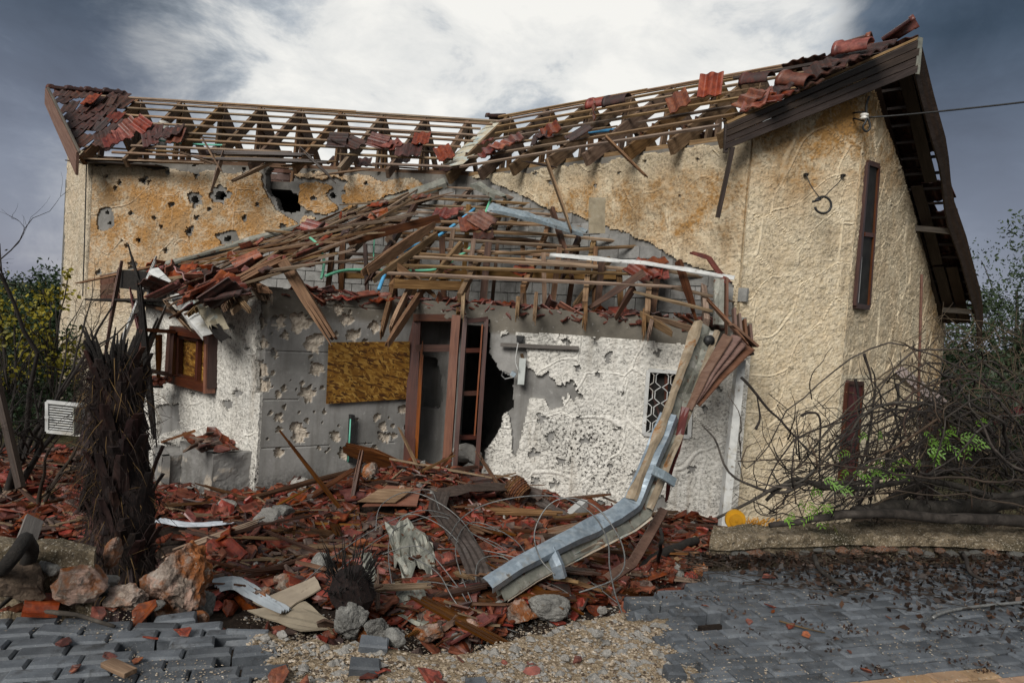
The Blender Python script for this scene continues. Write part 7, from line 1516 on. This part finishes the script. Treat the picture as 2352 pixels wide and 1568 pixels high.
beam('grey_plank', py(58, 1250, 3.8), py(80, 1190, 4.0), .02, .10, M_GREYWOOD, None, up=(0, -1, 0), label='dark grey board end standing behind the broken left wall', cat='board')
beam('bark_piece', pz(245, 1520, .03), pz(300, 1545, .03), .055, .02, M_WOOD, None, label='slab of brown bark lying on the left pavement', cat='bark')
def bstump(name, bx, by, depth, w, h, label):
    st = empty(name, py(bx, by, depth), label, 'stump'); b = np.array(py(bx, by, depth)); sw, sh = w/FP*depth, h/FP*depth; m = MB()
    m.tube([b+np.array([0, 0, sh*q-.05])+np.array([random.gauss(0, .02), 0, 0]) for q in (0, .2, .4, .55, .66)], [sw*.5, sw*.44, sw*.45, sw*.36, sw*.30], 11); m.build('trunk', M_FIBRE, st)
    mb = MB()
    for i in range(150):
        a = random.uniform(0, 6.3); q = random.random()**.5; r_ = sw*.48; p = b+np.array([math.cos(a)*r_*.9, math.sin(a)*r_*.9, sh*q*.66]); l_ = random.uniform(.06, .22)*(1.3 if q > .7 else .7)
        e = p+np.array([math.cos(a)*l_*.4, math.sin(a)*l_*.4, l_*(.7 if q > .6 else random.uniform(-.6, .5))]); mb.tube([p, (p+e)/2+np.random.normal(0, .008, 3), e], [.007, .005, .001], 3, False)
    mb.build('spikes', M_CHAR, st, kind='stuff'); return st
bstump('charred_stump', 800, 1372, 5.3, 110, 120, 'small charred palm stump with ragged spikes in the rubble')
PALM = empty('palm_trunk', py(285, 1325, 5.0), 'burnt headless palm trunk shaggy with dead leaf bases', 'palm')
pb, pt = np.array(py(288, 1340, 5.0)), np.array(py(266, 815, 5.15)); NP_ = 40
Q = [pb+(pt-pb)*t+np.array([.03*math.sin(t*5), 0, 0]) for t in np.linspace(0, 1, NP_)]; m = MB()
m.tube(Q, [(.175-.04*t+.03*math.sin(t*3.0)+.02*mnoise.noise(Vector((t*9, 0, 0)))) * (1 if t < .93 else .7) for t in np.linspace(0, 1, NP_)], 16); m.build('trunk', M_FIBRE, PALM, True)
def boot(t, a, L, w, flare, mat, up=1.0):
    c_ = pb+(pt-pb)*t; r_ = .175-.04*t; o = np.array([math.cos(a), math.sin(a), 0]); s_ = np.array([-math.sin(a), math.cos(a), 0]); rows = []
    for q in np.linspace(0, 1, 5):
        p = c_+o*(r_+flare*q*q)+np.array([0, 0, L*q*up-(.0 if up > 0 else .5*L*q*q)]); ww = w*(1-.65*q)*(1+.1*random.random())
        rows.append([p-s_*ww*.5-o*.006, p+o*.014, p+s_*ww*.5-o*.006])
    mm = MB(); mm.sheet(rows, .010); return mm.build('leaf_base', mat, PALM)
for i in range(200):
    t = random.uniform(.02, .93); a = -math.pi/2+random.gauss(0, 1.25); up = 1 if random.random() < .55 else -1
    sk = 1+.45*math.exp(-((t-.38)/.22)**2); boot(t, a, random.uniform(.16, .36)*sk, random.uniform(.08, .15)*(.8+.4*sk), random.uniform(.02, .09)*sk, M_BOOT if random.random() < .6 else M_FIBRE, -1 if random.random() < .5 else up)
for i in range(34):                                       # cut frond stubs bristling at the head
    a = random.uniform(0, 6.3); p = pt+np.array([math.cos(a)*.10, math.sin(a)*.10, -.12]); l_ = random.uniform(.16, .34); e = p+np.array([math.cos(a)*random.uniform(.0, .16), math.sin(a)*.1, l_]); mm = MB(); mm.tube([p, (p+e)/2, e], [.020, .016, .004], 5); mm.build('frond_stub', M_CHAR, PALM)
mb = MB(); mb2 = MB()
for i in range(1500):
    t = random.uniform(0, 1); a = random.uniform(-math.pi-.3, .3); c_ = pb+(pt-pb)*t; o = np.array([math.cos(a), math.sin(a), 0]); p = c_+o*random.uniform(.12, .20); l_ = random.uniform(.06, .30)
    d = o*random.uniform(.05, .55)+np.array([random.gauss(0, .35), 0, random.choice([-1, -1, -1, 1])*random.uniform(.4, .9)]); d /= np.linalg.norm(d); e = p+d*l_; mid = (p+e)/2+o*.03
    (mb if random.random() < .88 else mb2).tube([p, mid, e+np.array([0, 0, -.03])], [.0035, .0025, .0008], 3, False)
mb.build('fibres', M_FIBRE, PALM, kind='stuff'); mb2.build('fibres', M_STRAW, PALM, kind='stuff')

# ---------------------------------------------------------------- trees
def leaves(name, C, size, mat, parent, tone, asp=.45, droop=0.0, **kw):
    n = len(C); C = np.asarray(C, float); d = RNG.normal(size=(n, 3)); d[:, 2] -= droop; d /= np.linalg.norm(d, axis=1, keepdims=True); e = np.cross(d, RNG.normal(size=(n, 3))); e /= np.linalg.norm(e, axis=1, keepdims=True)
    s_ = (size*(.6+.8*RNG.random(n)))[:, None]; V = np.stack([C-d*s_*.5, C+e*s_*asp*.5, C+d*s_*.5, C-e*s_*asp*.5], 1).reshape(-1, 3); F = np.arange(n*4).reshape(-1, 4)
    return put_np(name, V, F, mat, parent, attrs={'tone': np.repeat(np.clip(tone, 0, 1), 4)}, **kw)
def tree(base, hgt, wid, mat, label, n=9000, ls=.09, seed=0, cat='tree', name='tree', trunk=.12, low=.15, tone0=.3, clumps=60, asp=.45, group=None):
    rd = np.random.default_rng(seed); T = empty(name, base, label, cat, group); b = np.array(base, float)
    limb('trunk', [b+np.array([0, 0, -.2]), b+np.array([.1, 0, hgt*.3]), b+np.array([-.05, .1, hgt*.75])], trunk, trunk*.35, M_BARK, T, 8, 4, .05)
    cc = rd.normal(size=(clumps, 3)); cc /= np.linalg.norm(cc, axis=1, keepdims=True); cc *= (rd.random((clumps, 1))**.4); cc = cc*np.array([wid/2, wid/2, hgt*(1-low)/2])+b+np.array([0, 0, hgt*(low+(1-low)/2)])
    for i in range(0, clumps, max(1, clumps//14)): limb('limb', [b+np.array([0, 0, hgt*.25]), (b+np.array([0, 0, hgt*.45])+cc[i])/2, cc[i]], trunk*.3, .012, M_BARK, T, 5, 3, .05)
    w = rd.random(clumps)+.3; ix = rd.choice(clumps, n, p=w/w.sum()); r_ = wid*.13*(.6+.8*rd.random(clumps)); g = rd.normal(size=(n, 3)); g /= np.linalg.norm(g, axis=1, keepdims=True); C = cc[ix]+g*(r_[ix]*rd.random(n)**.45)[:, None]
    leaves('crown', C, ls, mat, T, tone0+.35*(rd.random(clumps)-.3)[ix]+.25*(rd.random(n)-.4), asp); return T
def bare(name, base, dirs, length, r0, label, mat, seed, cat='tree', levels=4, spread=.5, grav=0.0, nsub=3, budg=900):
    rd = random.Random(seed); T = empty(name, base, label, cat); main = MB(); twig = MB(); cnt = [0]
    def grow(p, d, L, r, lv):
        if cnt[0] > budg: return
        cnt[0] += 1; pts = [p]; n_ = 4; dd_ = d.copy()
        for i in range(n_):
            dd_ = dd_+np.array([rd.gauss(0, .16), rd.gauss(0, .16), rd.gauss(0, .13)-grav]); dd_ /= np.linalg.norm(dd_); pts.append(pts[-1]+dd_*L/n_)
        (main if lv > 1 else twig).tube(pts, [r*(1-.55*i/n_) for i in range(n_+1)], 6 if lv > 2 else 4 if lv > 1 else 3, False)
        if lv <= 0: return
        for i in range(nsub+(1 if lv < 3 else 0)):
            q = rd.randint(1, n_); s_ = dd_+np.array([rd.gauss(0, spread), rd.gauss(0, spread), rd.gauss(.1, spread)]); s_ /= np.linalg.norm(s_); grow(pts[q], s_, L*rd.uniform(.5, .75), r*.55, lv-1)
    for (d, l_) in dirs: grow(np.array(base, float), np.array(d, float)/np.linalg.norm(d), length*l_, r0, levels)
    main.build('branches', mat, T, True); 
    if twig.v: twig.build('twigs', mat, T, kind='stuff')
    return T
gl = lambda x, Y: [*py(x, 900, Y)[:2], float(gz(np.array(py(x, 900, Y)[0]), np.array(py(x, 900, Y)[1])))]
for i, (x, Y, h, w, mt, lb) in enumerate(((-60, 17, 3.0, 4.2, M_LEAFD, 'dark evergreen tree rising at the far left edge'), (115, 21, 3.4, 3.6, M_LEAFD, 'dark rounded evergreen just left of the house corner'), (40, 26, 3.4, 5.5, M_OLIVE, 'grey green tree farther behind the dark evergreens on the left'))):
    tree(gl(x, Y), h, w, mt, lb, 8000, .13, 100+i, low=.02)
tree(gl(20, 11.5), 3.3, 2.6, M_LEAFY, 'yellowing leafy shrub standing left of the house', 1500, .075, 7, 'shrub', 'yellow_shrub', .03, .2, .38, 40, .75)
tree(gl(118, 12.5), 3.4, 1.2, M_LEAFY, 'slender yellow green shrub close to the left house corner', 420, .075, 8, 'shrub', 'yellow_shrub', .025, .25, .5, 16, .75)
tree(gl(-10, 13), 2.6, 3.0, M_LEAFD, 'low dark bush under the yellowing shrub', 6000, .09, 9, 'bush', 'bush', .03, .0, .2)
tree(gl(100, 14.5), 2.2, 2.0, M_LEAFD, 'low dark bush near the left house corner', 4500, .09, 10, 'bush', 'bush', .03, .0, .2)
for i, (x, Y, h, w, mt, lb) in enumerate(((2350, 17, 6.6, 4.6, M_OLIVE, 'grey green tree nearest the right roof edge'), (2480, 16, 5.6, 4.6, M_OLIVE, 'tall grey green tree at the right picture edge'), (2320, 24, 7.2, 6.0, M_LEAFD, 'dark green tree behind the right roof edge'), (2260, 18, 3.2, 3.6, M_LEAFD, 'dark bush behind the right gable wall'), (2420, 13, 2.8, 3.2, M_LEAFD, 'dark bush low at the right picture edge'), (2200, 19, 3.0, 2.6, M_OLIVE, 'grey green bush low beside the right gable wall'))):
    tree(gl(x, Y), h, w, mt, lb, 9000, .11, 200+i, low=.02, tone0=.25)
for i, (x, Y, h, w) in enumerate(((-700, 30, 5, 8), (-420, 34, 5, 9), (-200, 38, 5, 9), (2700, 26, 6, 8), (2950, 30, 6, 9), (2560, 30, 6, 8))):
    tree(gl(x, Y), h, w, M_LEAFD if i % 2 else M_OLIVE, 'dark tree standing far '+('left' if x < 0 else 'right')+' outside the yard', 5000, .22, 300+i, low=.02, group='trees beyond the yard')
bare('bare_tree', gl(20, 8.2), [((-.2, 0, 1), 1), ((.25, .1, 1), 1), ((.05, -.1, 1), 1.1), ((.5, 0, .9), .8)], 1.85, .045, 'bare twiggy tree reaching over the left side of the yard', M_DARKTWIG, 5, levels=5, spread=.5, nsub=2, budg=3200)
bare('bare_tree', gl(105, 7.6), [((.05, 0, 1), 1.0), ((.25, 0, 1), .8)], .95, .028, 'thin bare sapling left of the louvred panel', M_TWIG, 8, levels=4, spread=.45, nsub=2, budg=500)
bare('bare_tree', gl(-40, 6.8), [((.2, 0, 1), 1.0), ((0, 0, 1), .8)], 1.0, .03, 'dark leafless tree at the far left picture edge', M_DARKTWIG, 12, levels=4, spread=.5, nsub=3, budg=700)
beam('grey_pole', py(-10, 870, 6.6), py(48, 1120, 6.3), .06, .06, M_FASCIA, None, up=(0, -1, 0), label='dark grey pole leaning among the twigs at the far left', cat='pole')
bare('bare_shrub', gl(2285, 9.0), [((-.3, 0, 1), 1), ((.2, 0, 1), 1), ((0, 0, 1), 1.1), ((-.5, -.2, .8), .9), ((.5, -.2, .8), .9)], .8, .02, 'pale twiggy bare shrub under the right roof edge', M_TWIG, 21, 'shrub', 4, .5, 0, 3, 1300)
bare('bare_shrub', gl(2400, 7.6), [((-.4, 0, 1), 1), ((.1, 0, 1), 1), ((-.1, 0, 1), 1.1), ((-.7, -.2, .8), .9)], .75, .02, 'brown twiggy shrub at the right picture edge', M_TWIG, 22, 'shrub', 4, .5, 0, 3, 1100)
bare('bare_shrub', gl(2190, 8.0), [((-.2, 0, 1), 1), ((.3, 0, 1), 1), ((0, 0, 1), .8)], .7, .018, 'thin bare shrub standing before the gable wall', M_TWIG, 23, 'shrub', 3, .5, 0, 3, 500)
# fallen vine on the right wall
VN = empty('fallen_vine', (*pz(2100, 1215, .2)[:2], .13), 'huge tangle of bare grey vine stems slumped over the low right wall', 'vine')
def vs(pts, r0, r1, mat=M_BARK, name='stem', wob=.02): return limb(name, [py(x, y, d) for x, y, d in pts], r0, r1, mat, VN, 7, 5, wob)
vs([(2520, 1120, 5.9), (2352, 1150, 5.7), (2200, 1165, 5.5), (2050, 1165, 5.3), (1960, 1178, 5.2)], .075, .05, wob=.03); vs([(2520, 1180, 5.6), (2352, 1195, 5.4), (2180, 1190, 5.2), (2000, 1180, 5.0), (1880, 1188, 4.95), (1770, 1207, 4.9)], .055, .02, wob=.02)
vs([(2500, 1040, 6.1), (2352, 1050, 5.9), (2240, 1062, 5.8), (2150, 1090, 5.7), (2060, 1140, 5.5), (1990, 1180, 5.4)], .06, .035); vs([(2420, 1100, 5.4), (2300, 1140, 5.3), (2130, 1100, 5.3), (2010, 1115, 5.3), (1890, 1120, 5.3), (1820, 1100, 5.4), (1760, 1150, 5.4)], .03, .014)
vs([(2200, 1085, 5.5), (2120, 1065, 5.5), (2010, 1100, 5.4), (1890, 1110, 5.4), (1800, 1112, 5.4), (1740, 1145, 5.3), (1650, 1190, 5.3)], .028, .010); vs([(1930, 1120, 5.3), (1860, 1110, 5.35), (1790, 1130, 5.4), (1690, 1095, 5.6), (1640, 1010, 5.8), (1612, 975, 5.9)], .016, .006)
def kink(pts, amp):
    return [(x+random.gauss(0, amp), y+random.gauss(0, amp*.8), d+random.gauss(0, .06)) for x, y, d in pts]
nst = 0
for i in range(80):                                       # arched stems, springing from the heap and bowing every way
    y0 = random.uniform(960, 1195); d0 = random.uniform(4.9, 6.6); x1 = random.uniform(1700, 2150); y1 = random.uniform(1060, 1200); h_ = random.uniform(10, 250)*(1 if i % 3 else .3); xs0 = random.uniform(2180, 2480); q = random.uniform(.25, .6)
    if i % 6 == 0: x1, y1 = random.uniform(1950, 2250), random.uniform(850, 1000)
    pts = kink([(xs0, y0, d0), (xs0*.75+x1*.25, y0*.75+y1*.25-h_*.7, d0-.1), (xs0*(1-q)+x1*q, y0*(1-q)+y1*q-h_, d0-.2), (xs0*.2+x1*.8, y0*.2+y1*.8-h_*.6, d0-.2), (x1, y1, d0-.2)], 13)
    if random.random() < .5: pts.append((x1-random.uniform(5, 50), y1+random.uniform(-80, 15), d0-.25))
    r0 = random.choice([.005, .007, .008, .010, .013]); vs(pts, r0, r0*.4, random.choice([M_BARK, M_BARK, M_DARKTWIG, M_DARKTWIG, M_TWIG]), 'stem', .05); nst += 1
    for f_ in range(random.randint(1, 3)):
        x, y, d = random.choice(pts[1:]); l_ = random.uniform(40, 150); a = random.uniform(-2.9, -.2)
        vs(kink([(x, y, d), (x+math.cos(a)*l_*.5, y+math.sin(a)*l_*.5, d-.05), (x+math.cos(a)*l_, y+math.sin(a)*l_*.9, d+.05)], 6), r0*.6, .002, random.choice([M_BARK, M_DARKTWIG, M_TWIG]), 'shoot', .05)
for i in range(40):                                       # upright shoots and broken ends
    x = random.uniform(1760, 2330); y = random.uniform(1000, 1170); d = random.uniform(5, 6.2); l_ = random.uniform(60, 240)*(1 if x > 1880 else .6); s_ = random.uniform(-70, 70)
    vs(kink([(x, y, d), (x+s_*.4, y-l_*.5, d), (x+s_, y-l_, d+.1)], 7), random.uniform(.004, .009), .002, random.choice([M_BARK, M_DARKTWIG, M_TWIG]), 'shoot', .05)
for pts in ([(1702, 868), (1760, 930), (1790, 960), (1850, 1030), (1930, 1080)], [(1735, 990), (1745, 960), (1738, 905)], [(1990, 1110), (2000, 950), (2012, 880), (2000, 838)], [(1965, 870), (1972, 930), (1968, 1040)], [(2065, 880), (2062, 980), (2080, 1080)], [(1985, 810), (1998, 850), (2005, 900)], [(1840, 950), (1860, 945), (1880, 960), (1878, 1060), (1890, 1130)], [(2120, 960), (2180, 900), (2260, 870), (2352, 880)], [(2000, 1150), (2060, 1000), (2130, 945), (2220, 960), (2300, 1040)], [(1960, 1190), (2020, 1090), (2120, 1030), (2260, 1020), (2352, 1050)]):
    vs([(x, y, 5.7) for x, y in pts], .013, .005, M_DARKTWIG, 'shoot', .03)
def twigs_at(n, box, seed):
    mb = MB(); rd = random.Random(seed)
    for i in range(n):
        x, y, d = rd.uniform(box[0], box[2]), rd.uniform(box[1], box[3]), rd.uniform(5, 7); p = py(x, y, d); q = py(x+rd.gauss(0, 60), y+rd.gauss(-10, 45), d+rd.gauss(0, .2)); m_ = (p+q)/2+np.array([rd.gauss(0, .05), 0, rd.gauss(.03, .05)])
        mb.tube([p, m_, q], [.004, .003, .0015], 3, False)
    return mb
twigs_at(420, (1780, 930, 2420, 1200), 3).build('twigs', M_DARKTWIG, VN, kind='stuff'); twigs_at(420, (2080, 760, 2420, 1120), 4).build('twigs', M_TWIG, VN, kind='stuff')
# fresh compound leaves
def frond(x, y, d, dx_, dy_, n, sz, tone, mb_c, mb_t, T):
    a, b = np.array(py(x, y, d)), np.array(py(x+dx_, y+dy_, d-.05)); V = []; 
    for i in range(n):
        t = (i+1)/n; p = a+(b-a)*t+np.array([0, 0, .03*math.sin(t*3)])
        for s_ in (-1, 1):
            ax_ = (b-a)/np.linalg.norm(b-a); sd_ = np.cross(ax_, [0, -1, .3]); sd_ /= np.linalg.norm(sd_); e = p+(sd_*s_*.8+ax_*.55+np.array([0, -.1, -.15]))*sz; w = ax_*sz*.22
            T.append((p, (p+e)/2+w, e, (p+e)/2-w, tone+random.uniform(-.12, .12)))
    mb_t.tube([a, (a+b)/2+np.array([0, 0, .02]), b], .002, 3, False)
TL = []; mbt = MB()
for (x, y, n_, sp_, tn) in ((2185, 1005, 14, 80, .45), (2150, 1050, 7, 60, .5), (2060, 1072, 7, 70, .62), (1960, 1060, 4, 50, .5), (1905, 1110, 5, 55, .55), (1850, 1180, 6, 50, .7), (1810, 1190, 3, 30, .6), (1880, 1150, 4, 45, .75), (2005, 1000, 3, 40, .5), (1910, 1215, 2, 25, .95), (1975, 1085, 3, 50, .5)):
    for i in range(n_):
        a = random.uniform(0, 6.3); frond(x+random.gauss(0, sp_*.4), y+random.gauss(0, sp_*.3), 4.85+random.uniform(-.1, .3), math.cos(a)*sp_*.55, math.sin(a)*sp_*.3+8, 5, .034, tn-.15, None, mbt, TL)
V = np.array([v for t in TL for v in t[:4]]); put_np('leaves', V, np.arange(len(V)).reshape(-1, 4), M_LEAFG, VN, attrs={'tone': np.repeat([np.clip(t[4], 0, 1) for t in TL], 4)}, kind='stuff'); mbt.build('leaf_stalks', M_LEAFG.copy() if False else M_TWIG, VN, kind='stuff')
m = MB(); m.tube([py(2120, 1140, 7.0), py(2110, 900, 7.0), py(2117, 630, 7.0)], .014, 6); m.build('rebar_rod', M_CLAD, None, label='rusty ribbed steel rod standing before the gable wall', cat='steel rod')
m = MB(); m.box((0, 0, 0), (.11, .11, 1.1)); P = py(2130, 1065, 6.6); put('rusty_post', m.mesh('rusty_post', M_JOINERY), Matrix.Translation(P), None, label='dark rusty square post behind the fallen vine', cat='post')
beam('leaning_beam', py(2062, 852, 7.2), py(2170, 935, 6.9), .10, .12, M_JOINERY, None, up=(0, -1, 0), label='reddish square beam slanting above the fallen vine', cat='beam')
beam('leaning_beam', py(2280, 968, 6.6), py(2400, 915, 6.4), .05, .06, M_MAROON, None, up=(0, -1, 0), label='maroon steel bar rising at the right picture edge', cat='bar')
# leaf litter along the low right wall, tufts of grass
def litter(n, ymax, ls, name, label):
    C = []
    while len(C) < n:
        x = 2480-900*random.random()**1.5; y = 1276+abs(random.gauss(0, 1))*(12+max(0, x-1600)*.08)
        P = pz(x, y, .008)
        if x < 1700 and y > 1300: continue
        C.append([P[0], P[1], random.uniform(.0, .03)])
    leaves(name, C, ls, M_LITTER, None, -.1+.8*RNG.random(n)**2.2, .55, label=label, cat='leaf litter', kind='stuff')
litter(2300, 1400, .045, 'leaf_litter', 'brown dead leaves drifted along the foot of the low right wall')
C = []
for i in range(34):
    cx, cy = random.uniform(1500, 2352), random.uniform(1340, 1560)
    if cx < 1640 and cy > 1420: continue
    for j in range(random.randint(6, 22)): P = pz(cx+random.gauss(0, 16), cy+random.gauss(0, 5), .0); C.append([P[0], P[1], random.uniform(.003, .012)])
leaves('leaf_litter', C, .022, M_LITTER, None, .1+.6*RNG.random(len(C)), .5, label='small clumps of dead leaves on the right pavement', cat='leaf litter', kind='stuff')
mb = MB()
for i in range(420):
    x = random.uniform(1580, 2420); y = 1262+abs(random.gauss(0, 1))*(34+(x-1580)*.07); P = np.array(pz(x, y, .02)); a = random.gauss(0, .7); l_ = random.uniform(.04, .22); d = np.array([math.cos(a), math.sin(a), random.gauss(0, .08)])*l_/2; mb.tube([P-d, P+np.array([0, 0, .006]), P+d], [.0025, .003, .0015], 3, False)
mb.build('fallen_twigs', M_TWIG, None, label='thin dead twigs scattered on the leaf litter and pavers', cat='twigs', kind='stuff')
C = []; mb = MB()
for i in range(900):
    if i % 3: x, y = random.gauss(1120*0+1560, 60), random.uniform(1290, 1350); P = ghit(x, y)
    else: P = ghit(random.uniform(20, 140), random.uniform(960, 1010))
    e = P+np.array([random.gauss(0, .04), random.gauss(0, .04), random.uniform(.04, .12)]); mb.tube([P, (P+e)/2, e], [.003, .002, .0006], 3, False)
mb.build('grass_tufts', M_LEAFG if False else M_TWIG, None, label='thin grass tufts at the right crater edge', cat='grass', kind='stuff')
